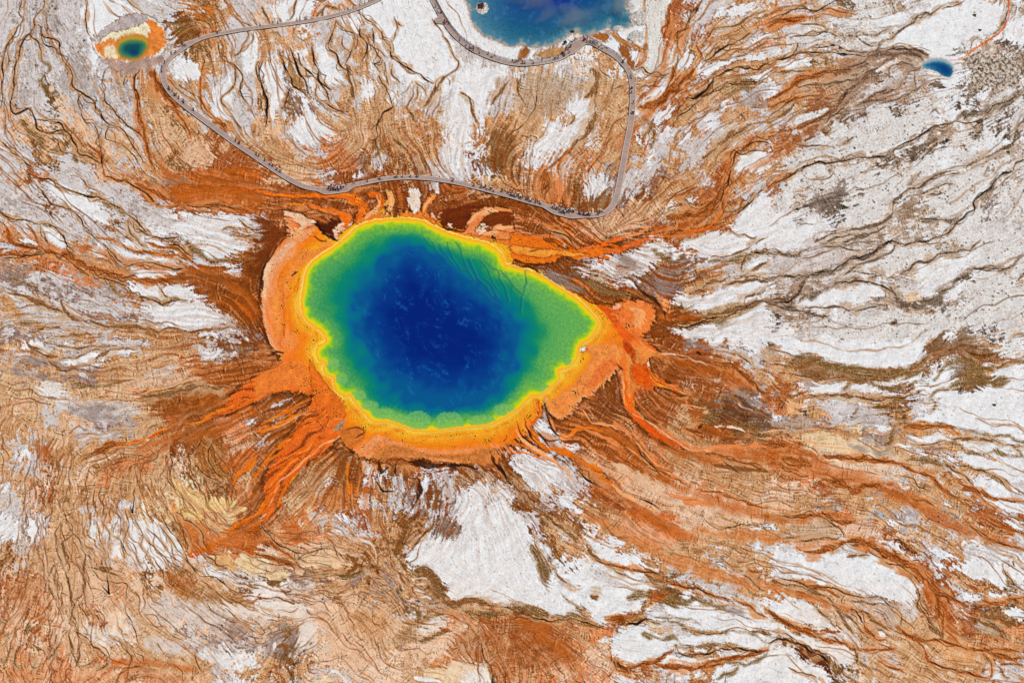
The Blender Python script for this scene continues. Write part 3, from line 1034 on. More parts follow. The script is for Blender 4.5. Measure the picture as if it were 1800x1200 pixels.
((0,2),"w5 480,440 700,420 900,440 1000,480 900,540 760,570 620,560 500,500"),
((0,2),"W1.4 100,810 170,765 220,780 230,810 160,815"),
((0,2),"W1 1730,560 1780,545 1770,590 1740,590"),
((0,2),"W2 0,1000 60,1000 70,1040 40,1060 0,1060"),
((0,2),"#dcb898 4 1000,250 1200,240 1330,200 1400,190 1500,230 1300,240 1200,310 1000,350 700,330 850,300"),
((0,2),"#9c5a28 6 960,370 1100,350 1380,330 1560,330 1480,470 1420,560 1260,560 1130,540 1060,460"),
((0,2),"#b86c38 5 1360,200 1600,160 1800,120 1800,260 1660,320 1500,300 1400,270"),
((0,2),"#ec7a28 3 1800,260 1800,410 1640,470 1520,510 1440,560 1400,575 1440,530 1500,500 1580,430 1620,370 1720,320"),
((0,2),"#b46428 6 1560,340 1600,420 1500,500 1440,500 1400,360"),
((0,2),"#e8a078 5 1560,540 1700,520 1740,600 1680,700 1580,660 1500,590"),
((0,2),"#a06830 5 1290,600 1440,580 1560,680 1580,800 1650,960 1540,960 1400,860 1370,760"),
((0,2),"#e8c088 3 1210,960 1280,1000 1440,1090 1600,1130 1740,1200 1350,1200 1250,1100 1200,1040"),
((0,2),"#ecca90 3 1410,1100 1600,1110 1660,1190 1440,1180"),
((0,2),"#dca468 4 1370,830 1440,830 1430,900 1380,890"),
((0,2),"#c06234 5 1160,530 1220,510 1290,550 1280,600 1240,640 1190,600"),
((0,2),"#d07038 4 1800,760 1800,830 1700,910 1660,1000 1610,1010 1640,940 1560,860 1700,780"),
((0,2),"#b46838 6 220,740 300,720 380,760 340,830 260,810"),
((0,3),"W2.5 0,10 80,40 150,130 160,180 80,200 0,200"),
((0,3),"W2 190,50 240,20 315,25 315,140 250,200 190,180 175,110"),
((0,3),"W3 660,60 700,80 680,180 640,230 620,180"),
((0,3),"W2 880,150 960,100 1040,60 1160,90 1240,190 1310,300 1280,350 1200,300 1160,400 1100,400 1060,340 960,340 920,290 890,230"),
((0,3),"W3 780,260 850,210 860,300 800,330"),
((0,3),"W2.5 1400,410 1460,380 1540,390 1600,430 1580,460 1500,460"),
((0,3),"#d07838 4 1220,0 1440,0 1460,100 1440,240 1320,300 1260,120"),
((0,3),"#e8cc90 3 1220,60 1180,0 1400,0 1440,60 1340,50"),
((0,3),"#e8b888 3 1460,0 1620,0 1680,60 1550,190 1500,140"),
((0,3),"#ecd0a0 2 1540,20 1600,10 1640,80 1620,100"),
((0,3),"#d8641c 3 1300,300 1420,240 1560,190 1600,110 1700,60 1800,50 1800,110 1700,150 1560,250 1480,290 1420,310"),
((0,3),"#c86024 4 1800,50 1800,320 1700,270 1600,220 1660,110"),
((0,3),"#dcb078 3 1460,320 1560,290 1640,330 1680,410 1560,400 1500,360"),
((0,3),"#e8c898 3 1690,330 1800,320 1800,440 1720,420"),
((0,3),"#b06c38 6 1180,420 1280,430 1400,500 1300,600 1180,540"),
((0,3),"#a87848 5 1280,560 1500,540 1800,620 1800,680 1500,640 1300,600"),
((0,3),"W4 1560,640 1800,680 1800,720 1640,720 1560,690"),
((0,3),"w6 980,640 1300,620 1500,720 1400,780 1200,740 1020,700"),
((0,3),"W5 560,800 660,790 760,900 740,960 660,920 580,840"),
((0,3),"w5 1000,900 1160,880 1300,960 1200,1000 1040,960"),
((0,3),"W5 1400,1000 1500,980 1700,1000 1790,1060 1640,1080 1440,1040"),
((0,3),"#c98a5c 6 80,480 260,480 340,600 240,680 120,660 60,560"),
((0,3),"#d8976a 5 0,1130 150,1120 340,1060 400,1060 340,1200 0,1200"),
((0,3),"#dca074 5 560,1100 700,1100 860,1180 820,1200 500,1200"),
((0,3),"#cf8f62 5 1000,1120 1200,1130 1380,1200 1050,1200"),
((0,3),"p5 560,420 720,420 740,560 620,660 540,600"),
((1,1),"W2 720,0 750,10 745,60 725,50"),
((1,1),"W3 1630,0 1690,20 1640,60 1630,100 1615,60"),
((1,1),"w4 1230,10 1380,0 1420,50 1300,50 1240,40"),
((1,1),"#e0b48c 4 220,0 420,10 430,60 380,100 330,90 260,50"),
((1,1),"w3 0,330 60,330 100,380 60,400 0,370"),
((1,1),"w2 0,400 60,430 100,480 40,520 0,500"),
((1,2),"W1.4 740,850 780,820 810,850 820,890 900,960 890,980 840,940 780,920 740,890"),
((1,2),"W1.4 750,970 800,960 850,1000 830,1020 760,1000"),
((1,2),"W1.6 1140,870 1160,850 1200,870 1260,870 1270,900 1200,920 1150,910"),
((1,2),"W1.6 720,1110 750,1065 790,1080 790,1170 740,1180"),
((1,2),"W1.4 870,880 920,890 930,930 890,930"),
((1,2),"W1.4 1110,900 1130,900 1130,950"),
((1,2),"W2 1160,990 1190,950 1220,960 1210,1020 1170,1050"),
((1,2),"W1.6 540,930 530,970 480,1030 440,1040 460,990 500,930"),
((1,2),"w2 800,1110 860,1120 880,1170 820,1180"),
((1,2),"W3 1420,1100 1480,1030 1560,1000 1620,980 1650,1010 1640,1080 1600,1150 1640,1200 1440,1200"),
((1,2),"W3 1700,1040 1740,1030 1800,1090 1800,1130 1720,1110"),
((1,2),"w3 1130,1190 1150,1130 1190,1090 1200,1110 1190,1150 1150,1190"),
((1,2),"W2 1770,820 1800,810 1800,900 1780,870"),
((1,2),"w3 960,960 1010,920 1040,950 1040,1060 980,1060"),
((1,2),"#c8a888 4 1400,920 1600,900 1700,960 1560,980 1440,1040 1400,1060"),
((1,2),"#c8a078 4 270,950 420,860 520,800 560,900 520,960 440,1040 300,1100 250,1020"),
((1,2),"#a87848 4 560,840 640,860 640,1000 600,1100 480,1060 560,980"),
((1,2),"#d08850 5 480,1040 640,1020 720,1100 680,1190 440,1190 400,1120"),
((1,2),"#8c5830 5 100,360 260,320 390,370 385,430 320,480 180,520 60,570 0,600 0,430 60,400"),
((1,2),"#b88058 4 0,430 100,380 260,400 300,460 180,510 60,540 0,560"),
((1,2),"w2 110,450 200,400 220,430 150,470"),
((1,2),"#a86838 4 0,660 100,630 180,600 290,580 220,660 170,740 120,780 0,770"),
((1,2),"w4 0,700 60,680 110,720 40,750"),
((1,2),"#9c5c30 4 110,830 200,780 260,720 240,800 170,880 120,870"),
((1,2),"#a45828 5 0,900 80,900 130,960 100,1060 60,1140 0,1180"),
((1,2),"W1.2 530,640 545,635 548,660 535,660"),
((1,2),"#8c5a3c 3 0,0 80,10 110,100 60,110 0,110"),
((1,2),"w2 80,60 110,60 130,100 110,110"),
((1,2),"#8c6440 3 110,0 200,60 180,110 130,100"),
((2,2),"W2 155,600 200,560 240,560 270,620 330,690 290,705 220,690 170,650"),
((2,2),"g2 190,560 200,500 240,480 250,560"),
((2,2),"W2.5 70,790 110,765 200,830 300,860 400,1000 380,1020 300,960 240,1080 160,1050 80,980 0,870 0,830 80,850"),
((2,2),"W1.6 310,1080 380,1070 430,1100 390,1180"),
((2,2),"W2 0,0 1,0"),
((2,2),"w4 1640,150 1700,170 1690,240 1640,210"),
((2,2),"W3 1600,0 1800,0 1800,60 1700,60"),
((2,2),"w5 1380,30 1500,60 1560,110 1480,100"),
((2,2),"#8c5a38 5 560,390 640,330 720,240 770,260 770,380 790,480 720,540 600,540 540,460"),
((2,2),"#c07840 5 330,560 480,500 560,560 620,640 500,700 380,700"),
((2,2),"#9c5428 4 1060,110 1150,100 1260,140 1340,170 1420,220 1300,260 1220,300 1150,310 1060,220"),
((2,2),"#6c4c34 5 1310,600 1330,540 1480,480 1500,400 1600,380 1700,450 1800,500 1800,620 1600,560 1450,570 1360,640"),
((2,2),"#7c6a5c 5 1560,360 1640,360 1800,460 1800,440 1700,380"),
((2,2),"p5 480,740 560,760 700,860 860,960 1000,1000 1200,1130 1300,1200 900,1180 700,1080 560,960 480,860"),
((2,2),"#b0683c 5 880,380 1000,340 1150,380 1180,460 1080,560 960,560 900,500"),
((2,2),"#c4733c 6 560,580 800,640 900,760 1000,880 1100,960 900,940 700,820 520,700"),
((2,2),"#dc9468 4 1500,290 1560,270 1620,330 1540,370"),
((1,3),"W2 580,70 620,0 640,30 640,70"),
((1,3),"W3 1070,290 1140,230 1200,150 1290,150 1360,190 1440,140 1440,60 1500,0 1800,0 1800,660 1700,640 1500,610 1360,620 1340,540 1270,440 1240,400 1160,385 1080,390"),
((1,3),"#8a7464 5 1240,130 1330,50 1400,60 1440,150 1380,190 1310,190"),
((1,3),"#8c6440 5 1170,385 1230,400 1270,450 1340,560 1340,620 1240,620 1170,560 1230,540 1220,470 1150,440"),
((1,3),"#d8a070 4 60,130 160,220 300,250 380,210 420,170 340,90 200,60 100,90"),
((1,3),"#c87038 5 180,110 260,80 340,130 360,190 260,230 180,180"),
((1,3),"#ecc8a0 3 320,320 420,300 540,270 620,310 640,350 540,400 400,380 320,370"),
((1,3),"#ecd0a4 3 40,450 140,410 260,410 270,430 160,480 70,470"),
((1,3),"#ecd4a8 3 0,380 60,370 80,410 20,440 0,430"),
((1,3),"p4 340,240 440,210 600,220 720,330 640,320 540,260 420,270"),
((1,3),"w3 530,150 620,170 740,220 800,230 700,180 600,140"),
((1,3),"#8c6c50 5 120,980 180,900 240,840 300,840 290,960 230,1020 140,1040"),  # brown cloud and steam shadow painted into the ground colour
((1,3),"W4 90,960 180,880 200,900 150,960 110,990"),
((1,3),"W4 1100,830 1180,790 1260,740 1320,720 1360,780 1300,820 1180,860"),
((1,3),"#a88058 5 1000,880 1080,780 1220,740 1160,800 1120,860 1240,870 1340,810 1300,860 1120,890 1030,950"),
((1,3),"#eacfae 3 1390,1040 1500,1050 1600,1070 1650,1120 1650,1200 1340,1200 1330,1120"),
((1,3),"W4 1480,1130 1600,1090 1640,1200 1440,1200"),
((1,3),"#c89060 5 620,700 900,720 920,830 880,880 720,860 640,780"),
((1,3),"#b87444 5 1400,880 1480,830 1700,800 1800,820 1800,1200 1680,1120 1640,1060 1500,1040 1360,1020"),
((1,3),"p5 560,860 800,900 760,1100 600,1100 520,960"),
((1,3),"W4 0,650 200,640 400,680 380,740 440,820 400,920 300,960 300,800 200,740 0,720"),
((2,3),"W3 0,20 60,60 120,180 170,300 200,420 240,500 330,540 400,620 480,680 500,740 420,720 300,740 160,680 0,650"),
((2,3),"W2 530,200 570,190 620,250 740,300 860,290 940,350 950,390 900,410 820,390 700,350 620,330 600,330 570,270"),
((2,3),"W1.6 880,280 960,290 1020,330 960,330 900,310"),
((2,3),"W1.6 1010,350 1050,350 1050,380 1010,375"),
((2,3),"W3 400,430 560,400 700,380 900,430 980,480 1000,540 880,590 940,640 840,700 700,740 690,790 600,790 560,740 520,700 440,620 300,540 430,520"),
((2,3),"w5 560,400 660,420 760,500 680,520 580,460"),
((2,3),"W3 1120,690 1200,650 1360,640 1440,660 1560,700 1640,760 1660,830 1500,840 1340,830 1240,780 1100,720"),
((2,3),"W3 1640,640 1740,720 1800,760 1800,830 1700,800 1640,720"),
((2,3),"W3 740,860 800,800 900,790 960,800 1000,850 1160,890 1300,860 1500,860 1680,840 1800,920 1800,970 1600,940 1380,930 1240,940 1100,960 1000,1030 880,1060 800,1080 780,1040 710,1000 700,960"),
((2,3),"W1.6 1010,1040 1080,1000 1180,1010 1300,1020 1430,1020 1320,1060 1260,1090 1140,1070 1050,1060"),
((2,3),"W1.4 1150,970 1200,950 1260,960 1260,990 1200,985"),
((2,3),"W1.4 1280,960 1340,960 1400,980 1340,990 1290,985"),
((2,3),"W1.6 1080,1100 1200,1090 1250,1130 1160,1200 1130,1180 1120,1130"),
((2,3),"W2 1410,1170 1440,1090 1500,1060 1600,1080 1700,1050 1800,1020 1800,1200 1400,1200"),
((2,3),"W3 700,1160 760,1150 900,1190 900,1200 700,1200"),
((2,3),"W2 1650,110 1730,100 1800,100 1740,130 1680,130"),
((2,3),"W1.6 1440,350 1520,370 1500,390 1450,370"),
((2,3),"W2 1530,430 1620,420 1640,450 1560,455"),
((2,3),"W1.6 1570,540 1640,530 1620,550"),
((2,3),"W1.4 510,135 550,145 560,165 530,160"),
((2,3),"W2 1110,520 1160,510 1200,530 1180,550 1130,540"),
((2,3),"W2 560,280 580,270 600,330 570,320"),
((2,3),"W2 330,110 380,150 410,200 370,200 340,160"),
((2,3),"#8c6e54 5 130,240 190,300 240,400 240,540 210,480 180,380 130,290"),
((2,3),"#84542c 5 0,650 150,680 270,740 100,750 0,740"),
((2,3),"#84603c 5 960,560 1140,560 1200,600 1180,640 1120,660 1000,640"),
((2,3),"#c05820 4 970,590 1050,570 1060,620 980,640"),
((2,3),"#8c4c1c 5 660,750 760,730 900,730 940,720 960,760 860,790 720,800"),
((2,3),"#d8743c 6 800,0 960,20 1140,60 1200,170 1100,190 980,120 860,60"),
((2,3),"#e8a880 5 760,80 860,60 1000,120 1160,220 1000,250 860,180 760,140"),
((2,3),"#b06a3a 6 0,760 260,780 420,850 400,960 500,1000 440,1060 200,1100 0,1060"),
((2,3),"c2 940,770 1000,780 1060,800 960,800"),
((2,3),"#b88048 3 500,760 600,800 580,830 520,820"),
((3,3),"W3 240,100 330,50 400,90 430,140 380,160 340,150"),
((3,3),"W2 270,180 360,170 400,180 330,195"),
((3,3),"W2 140,390 340,360 440,370 560,340 700,370 800,390 940,390 1000,440 1090,510 1050,570 1050,630 960,650 800,600 640,580 500,540 380,530 300,480 180,460 130,410"),
((3,3),"W2 10,660 80,650 270,640 340,680 440,760 480,830 380,810 240,780 100,740 20,700"),
((3,3),"W2.5 0,760 80,770 200,850 330,860 430,920 540,930 600,990 600,1070 500,1070 440,1040 320,950 200,910 60,870 0,850"),
((3,3),"W2.5 0,980 60,960 150,1000 240,1050 400,1110 440,1200 0,1200"),
((3,3),"W1.6 1030,280 1060,300 1080,340 1050,320"),
((3,3),"W1.6 1120,260 1250,270 1330,320 1220,340 1180,320"),
((3,3),"W2.5 1310,390 1440,330 1600,370 1680,400 1700,470 1660,540 1560,500 1440,470 1380,430"),
((3,3),"W2.5 1680,390 1800,390 1800,550 1740,500 1690,450"),
((3,3),"W2 1510,570 1600,560 1680,600 1600,630 1540,630"),
((3,3),"W2 1350,550 1400,570 1490,600 1480,630 1400,620 1360,590"),
((3,3),"W2 1650,670 1750,680 1800,700 1800,770 1730,740"),
((3,3),"W1.6 1180,360 1240,380 1260,410 1200,400"),
((3,3),"W2 750,340 800,330 880,380 830,380"),
((3,3),"W2 840,80 880,40 940,60 910,100 860,100"),
((3,3),"W2 1660,60 1740,60 1800,100 1800,140 1720,110"),
((3,3),"w3 620,980 660,970 740,1060 720,1080 640,1040"),
((3,3),"W2.5 1570,1060 1600,1040 1680,1160 1680,1200 1600,1180 1560,1130"),
((3,3),"w4 1620,1080 1740,1060 1760,1180 1700,1180"),
((3,3),"#c0b0a4 4 760,690 840,660 900,730 910,810 840,810 780,740"),
((3,3),"w3 930,650 1050,650 1040,760 990,760 930,700"),
((3,3),"W2 760,880 800,840 850,880 800,900"),
((3,3),"W1.6 570,800 620,800 640,840 600,840"),
((3,3),"W2 0,100 50,100 60,130 0,125"),
((3,3),"#caa27c 5 200,60 320,50 460,100 480,170 380,190 200,160 140,120"),
((3,3),"#6c2c0c 2.5 250,940 300,960 370,1020 430,1060 420,1110 370,1090 300,1050 230,1030 180,990 200,950"),
((3,3),"W1.2 60,960 120,940 220,990 200,1010 140,990"),
((3,3),"#7c6038 5 1420,780 1500,740 1600,780 1660,880 1560,870 1460,820"),
((3,3),"w4 1440,810 1520,790 1600,840 1540,840"),
((3,3),"#b8622c 6 1140,560 1280,620 1300,700 1340,840 1280,860 1220,760 1160,660"),
((3,3),"#dca470 5 1150,880 1240,840 1400,900 1500,960 1440,1060 1300,1080 1200,1000"),
((3,3),"q5 420,60 700,50 780,150 600,180 500,120"),
((3,2),"W2 240,190 280,180 330,200 300,225 260,220"),
((3,2),"W3 200,300 300,280 440,300 580,270 560,310 440,370 360,385 280,350"),
((3,2),"W3 570,320 640,300 760,330 840,350 1000,370 1150,330 1160,270 1210,200 1290,150 1350,230 1340,300 1240,330 1160,380 1040,370 900,380 740,370 640,360"),
((3,2),"W3 820,250 920,220 1080,230 1060,280 960,280 880,310 760,300"),
((3,2),"#8a7868 5 1280,200 1320,150 1400,160 1380,260 1300,260"),  # soft hazy brown shadow painted over the ground colour
((3,2),"#8c5a30 5 1100,60 1180,0 1420,0 1540,60 1640,100 1660,140 1560,150 1480,150 1320,110 1200,120 1120,100"),
((3,2),"#8c6c44 5 1360,230 1420,160 1500,200 1560,230 1580,290 1440,330 1330,330"),
((3,2),"W2.5 1000,540 1040,520 1160,510 1220,420 1200,380 1380,370 1500,330 1760,290 1800,300 1800,700 1560,640 1440,610 1300,600 1200,560 1080,590"),
((3,2),"W3 0,0 300,0 1100,0 1100,60 1000,170 900,180 780,200 640,190 560,150 440,150 330,80 200,110 80,100 0,80"),
((3,2),"W3 1500,160 1640,160 1800,140 1800,290 1660,300 1580,250 1600,200"),
((3,2),"#ddbf90 1.6 1130,400 1160,400 1175,480 1160,500 1140,460"),
((3,2),"w4 340,420 480,420 600,450 560,520 460,520 380,480"),
((3,2),"w4 620,450 760,480 860,540 860,650 740,640 660,600 600,540"),
((3,2),"W3 730,620 840,590 860,640 800,650"),
((3,2),"#bca898 4 110,560 200,530 330,560 340,600 220,630 120,610"),
((3,2),"#e8b484 3 150,410 240,430 240,500 130,510 130,440"),
((3,2),"#5c3010 1.6 225,500 245,480 265,495 262,520 240,530 225,520"),
((3,2),"#a89868 1.4 300,505 320,487 345,495 350,520 325,535 305,525"),
((3,2),"#e8b07c 2 345,500 400,500 440,520 430,540 350,530"),
((3,2),"W3 1060,680 1200,650 1320,680 1300,700 1120,730 900,740 1000,700"),
((3,2),"W3 1330,700 1480,690 1580,740 1640,790 1540,790 1420,770"),
((3,2),"W3 1320,790 1440,790 1560,830 1700,860 1800,900 1800,970 1640,980 1500,910 1380,870"),
((3,2),"W2 1620,690 1700,680 1800,760 1800,800 1700,750"),
((3,2),"W2.5 1000,780 1080,770 1130,790 1100,805 1010,800"),
((3,2),"W2 1200,840 1300,820 1340,860 1240,850"),
((3,2),"W2 1250,880 1300,890 1350,940 1300,935"),
((3,2),"W2 1410,960 1480,950 1620,990 1700,1050 1690,1090 1580,1080 1460,1030 1430,1000"),
((3,2),"W2 1490,1090 1560,1090 1700,1130 1800,1150 1800,1200 1620,1200 1540,1140"),
((3,2),"W1.4 800,1010 880,1020 920,1045 860,1045"),
((3,2),"W1.4 930,1005 1000,1020 1040,1050 980,1050"),
((3,2),"W1.6 1690,1020 1780,1030 1800,1060 1740,1070"),
((3,2),"W1.4 500,975 560,980 540,990"),
((3,2),"W1.4 590,980 640,985 650,1000 600,1000"),
((3,2),"W1.6 1230,1120 1290,1150 1320,1170 1250,1150"),
((3,2),"W2 380,740 440,740 520,760 440,770"),
((3,2),"c4 230,680 400,640 520,680 700,740 900,780 800,820 560,800 360,760"),
((3,2),"#cc7038 6 0,720 130,700 260,760 300,800 200,820 60,800"),
((3,2),"#a89080 4 240,290 320,270 340,310 280,340"),
((3,2),"#8c6c50 4 0,20 60,40 80,90 0,80"),
((3,2),"#8c6438 5 180,120 320,90 440,160 700,210 960,200 1000,240 700,290 500,280 300,260 200,220"),
]
BODY = [("A","500,374 522,378 540,385 552,392 565,406 580,419 590,423 598,412 608,400 620,392 632,385 645,376 660,368 674,366 682,376 692,381 704,376 718,371 732,371 746,374 760,386 776,394 790,401 806,404 820,403 838,400 850,404 864,412 884,408 900,412 925,420 950,434 975,440 1000,441 1025,437 1050,430 1080,420 1105,412 1140,404 1120,414 1085,424 1060,437 1035,446 1010,450 985,452 960,460 940,462 920,457 905,455 897,462 900,467 920,471 935,470 947,476 962,490 985,502 1012,518 1035,530 1055,540 1070,541 1090,533 1115,529 1135,534 1147,543 1151,556 1147,568 1138,576 1130,588 1128,598 1145,608 1156,618 1146,622 1138,634 1142,650 1158,666 1180,676 1198,692 1180,684 1160,678 1140,686 1122,684 1113,700 1116,718 1132,738 1165,765 1205,790 1150,768 1122,744 1102,722 1094,697 1096,668 1092,645 1075,660 1060,677 1040,692 1025,700 1010,717 1002,730 985,735 970,732 962,718 960,706 952,712 946,728 938,746 930,760 915,768 905,776 890,784 872,786 868,793 880,806 870,811 840,810 800,815 760,808 720,803 690,804 662,807 632,802 622,795 606,782 596,768 570,792 540,812 515,838 496,856 488,880 480,905 462,902 470,880 462,862 468,835 480,815 490,790 510,765 530,735 545,712 548,696 530,690 505,686 480,692 450,706 425,716 400,727 385,735 395,716 412,690 430,676 452,663 478,652 496,642 492,628 480,612 470,590 463,560 460,530 460,500 466,480 475,450 485,425 507,407")]
RIM = "531,545 530,525 534,500 537,480 545,465 562,450 585,435 605,420 620,405 635,395 662,388 687,385 720,385 745,389 760,397 782,407 807,415 825,420 850,425 870,435 882,447 889,465 900,467 920,473 938,478 960,489 985,506 1008,520 1027,536 1047,557 1053,570 1047,582 1035,597 1021,605 1017,615 1015,627 1005,642 994,648 982,651 984,664 976,674 967,682 950,695 936,694 925,705 900,727 862,747 840,750 820,752 775,757 730,757 700,747 680,741 657,741 640,725 625,710 615,694 605,697 590,685 586,663 580,661 570,656 568,646 572,637 560,632 555,622 559,607 573,600 565,582 550,572 536,560"
CORE = "722,436 745,440 775,455 800,475 825,492 850,510 875,530 895,555 905,590 903,625 890,655 865,680 835,695 800,700 765,696 730,688 700,676 672,655 650,625 635,590 625,560 630,530 645,505 660,480 680,455 700,440"
POLYS2 = [
((2,0),"#b98a5c 2 150,400 200,360 300,330 380,330 440,280 480,250 500,270 440,300 380,350 350,390 260,410"),
((2,0),"#a86a34 1.5 560,260 620,235 680,240 690,270 650,300 620,290 590,280"),
((2,0),"#b07840 2 680,215 720,230 760,270 800,300 830,330 900,340 950,320 950,350 880,360 800,335 740,290"),
((2,0),"#9c6030 2 760,330 800,310 830,360 840,420 870,470 830,500 800,440 770,380"),
((2,0),"#a06838 1.5 60,360 100,330 130,350 100,400 70,430 40,430"),
((2,0),"#dccbb6 1.5 440,240 490,222 530,240 500,262 450,275"),
((0,0),"#e8dcc8 2 650,280 740,210 820,150 900,120 1010,110 1090,145 1140,190 1170,260 1168,330 1120,400 1060,440 960,480 880,500 800,480 750,450 700,400 660,340"),
((0,0),"#b4a4a0 1.5 1000,110 1030,150 920,190 830,210 720,260 660,300 650,280 720,230 800,170 880,120"),
((0,0),"#f0d8b0 2 700,300 780,240 860,220 960,190 1030,160 1060,250 1000,270 860,270 760,280"),
((0,0),"#e08038 2.5 1030,140 1080,150 1130,190 1165,250 1165,320 1130,360 1080,390 1050,340 1030,280 1045,240 1050,200"),
((0,0),"#e88a45 3 670,330 700,300 760,285 850,270 900,255 970,245 1030,265 1060,300 1080,380 1000,420 900,420 780,430 720,400 690,370"),
((0,0),"#f0dcb8 4 740,330 810,320 830,350 840,400 790,420 740,400"),
((0,0),"#b09080 3 720,410 800,420 900,430 1000,410 1080,400 1150,400 1160,440 1080,470 1000,480 950,530 850,510 780,480"),
((1,1),"#7c4018 8 -20,350 60,330 110,350 150,400 235,445 200,480 150,540 90,620 60,690 40,760 -10,800 10,740 -60,700 20,650 -40,590 40,540 -30,500 50,450 -20,420 40,390"),
((1,1),"#f0bc98 2 200,290 300,305 380,345 420,385 350,400 260,450 230,455 310,390 250,340"),
((1,1),"#f09c68 4 240,460 270,430 340,410 420,400 400,440 280,540 270,600 160,680 130,740 100,860 60,1000 100,1190 50,1060 45,900 65,740 100,640 160,550"),
((1,1),"#f2b088 3 60,700 90,650 150,580 240,500 270,520 200,600 130,680 90,760 80,860 55,900 50,800"),
((1,1),"#f08a40 5 270,600 330,560 430,560 470,520 540,500 500,560 400,620 300,700 240,800 220,900 200,1000 200,1150 130,1150 110,1000 130,860 200,760"),
((1,1),"#5c2c10 4 400,350 480,380 520,350 590,350 600,370 560,390 540,420 550,460 570,490 530,470 470,420 420,390"),
((1,1),"#dc6c1c 1.5 0,135 100,150 200,172 350,172 500,165 620,165 700,185 760,220 800,270 800,300 760,340 730,375 690,360 700,330 720,290 720,250 690,215 620,195 520,192 400,195 200,190 80,170 0,150"),
((1,1),"#f09a3c 1.5 640,185 700,200 760,250 770,300 740,330 720,350 735,300 740,260 700,215"),
((1,1),"#e07a3c 1.5 360,235 420,240 480,275 560,290 630,300 670,330 690,360 650,390 610,400 600,370 600,330 560,310 480,295 410,270"),
((1,1),"#f0b490 1 545,430 560,400 600,370 650,375 690,350 680,380 620,410 585,430 580,480 562,482"),
((1,1),"#d8651c 1.5 780,160 850,150 880,175 870,230 885,260 840,290 800,310 740,340 800,290 850,250 850,200 800,185"),
((1,1),"#f2a45c 1.2 910,140 950,150 970,190 975,240 950,285 930,300 920,330 870,320 900,290 930,260 900,240 930,200"),
((1,1),"#e88038 1.5 700,360 800,310 880,300 920,325 960,328 1010,312 1080,285 1150,300 1200,300 1240,345 1300,400 1360,420 1440,430 1500,420 1600,450 1700,470 1800,480 1800,520 1700,500 1560,480 1400,440 1240,380 1150,340 1050,320 950,330 820,345 720,370"),
((1,1),"#f4d2bc 1 1070,150 1100,120 1140,130 1155,180 1155,240 1145,290 1120,298 1090,280 1080,240 1065,210 1085,180"),
((1,1),"#ea8440 1.2 1165,280 1180,240 1210,190 1250,165 1270,180 1240,230 1200,260 1195,290 1240,330 1280,345 1250,370 1200,330"),
((1,1),"#f0a884 1 1230,330 1225,290 1245,300 1260,330 1320,305 1300,335 1270,350"),
((1,1),"#74360f 7 1290,350 1305,390 1350,408 1430,418 1480,400 1500,350 1540,280 1600,255 1500,240 1350,260 1280,300"),
((1,1),"#ea8a50 1.5 1480,405 1510,340 1540,300 1600,270 1680,260 1740,270 1800,275 1800,300 1700,290 1620,320 1580,370 1540,420 1560,440 1620,440 1660,410 1740,395 1800,395 1800,480 1700,470 1600,460 1540,450 1470,440 1440,420"),
((1,1),"#84400f 5 1570,375 1600,340 1680,310 1800,300 1800,385 1700,385 1620,415 1600,385"),
((1,1),"#f4c0a0 1 1545,415 1590,370 1610,375 1620,400 1595,450 1550,430"),
((1,1),"#f2b894 1 1350,400 1355,375 1375,380 1370,405"),
((2,1),"#e87420 2 0,440 100,455 180,460 240,500 300,535 400,555 520,560 640,545 740,550 860,500 930,478 950,480 860,525 760,575 640,590 520,620 440,620 360,600 280,650 180,655 80,645 0,600"),
((2,1),"#f4943c 2 0,530 120,545 220,560 300,560 420,580 540,590 420,605 320,590 240,610 120,600 0,570"),
((2,1),"#d86a30 2.5 640,560 760,540 900,480 1050,470 1200,440 1350,410 1470,400 1380,420 1200,450 1000,480 880,520 740,580"),
((2,1),"#f07c3c 3 690,970 780,925 900,930 980,950 1000,1000 980,1100 920,1150 880,1190 800,1130 720,1060 690,1010"),
((2,1),"#f49a60 3 830,960 900,960 940,1010 920,1080 880,1120 850,1080 870,1020"),
((2,1),"#e06020 3 640,960 700,980 740,1060 800,1120 860,1180 800,1200 720,1100 660,1020 600,960"),
((2,1),"#f29a74 1 700,960 740,940 775,955 750,972 710,970"),
((2,2),"#ee8c48 3 520,40 640,20 760,40 780,100 720,170 690,240 640,310 560,350 500,390 440,440 400,500 330,530 280,500 250,440 300,400 400,330 480,250 540,160 560,100"),
((2,2),"#e8783c 3 600,180 700,120 740,150 690,230 600,300 520,330 560,260"),
((2,2),"#f8e0c8 1 467,30 500,40 525,60 500,75 470,70"),
((2,2),"#e88a44 3 880,30 960,60 1040,90 1060,130 1000,110 950,140 980,200 1000,280 1040,320 900,320 850,380 860,460 800,380 790,290 800,200 800,100 840,60"),
((2,2),"#dc5c14 2 850,170 960,180 990,260 1040,310 960,310 880,300 840,240"),
((2,2),"#c04a10 2 790,0 840,40 860,90 860,150 830,90 790,50"),
((2,2),"#f8d8b0 1 950,155 965,150 970,185 955,190"),
((1,2),"#e07028 2 380,140 430,220 500,320 600,420 620,520 560,600 500,600 520,520 440,440 400,360 390,250"),
((1,2),"#ea8038 5 0,250 100,200 200,140 330,150 370,260 360,330 260,310 180,340 80,370 0,420"),
((1,2),"#a88464 3 560,590 620,560 600,620 540,640"),
((1,2),"#c87434 4 590,650 640,610 720,590 765,640 760,680 700,740 650,770 620,720"),
((1,2),"#c87c40 4 800,820 860,750 960,720 1040,740 1160,780 1300,800 1460,790 1620,750 1700,780 1700,850 1600,870 1400,850 1200,820 1000,820 900,830"),
((1,2),"#e89058 2.5 720,800 800,700 840,660 1000,700 1100,740 1300,770 1500,760 1620,745 1460,780 1300,795 1150,775 1030,735 950,722 860,750 800,815"),
]
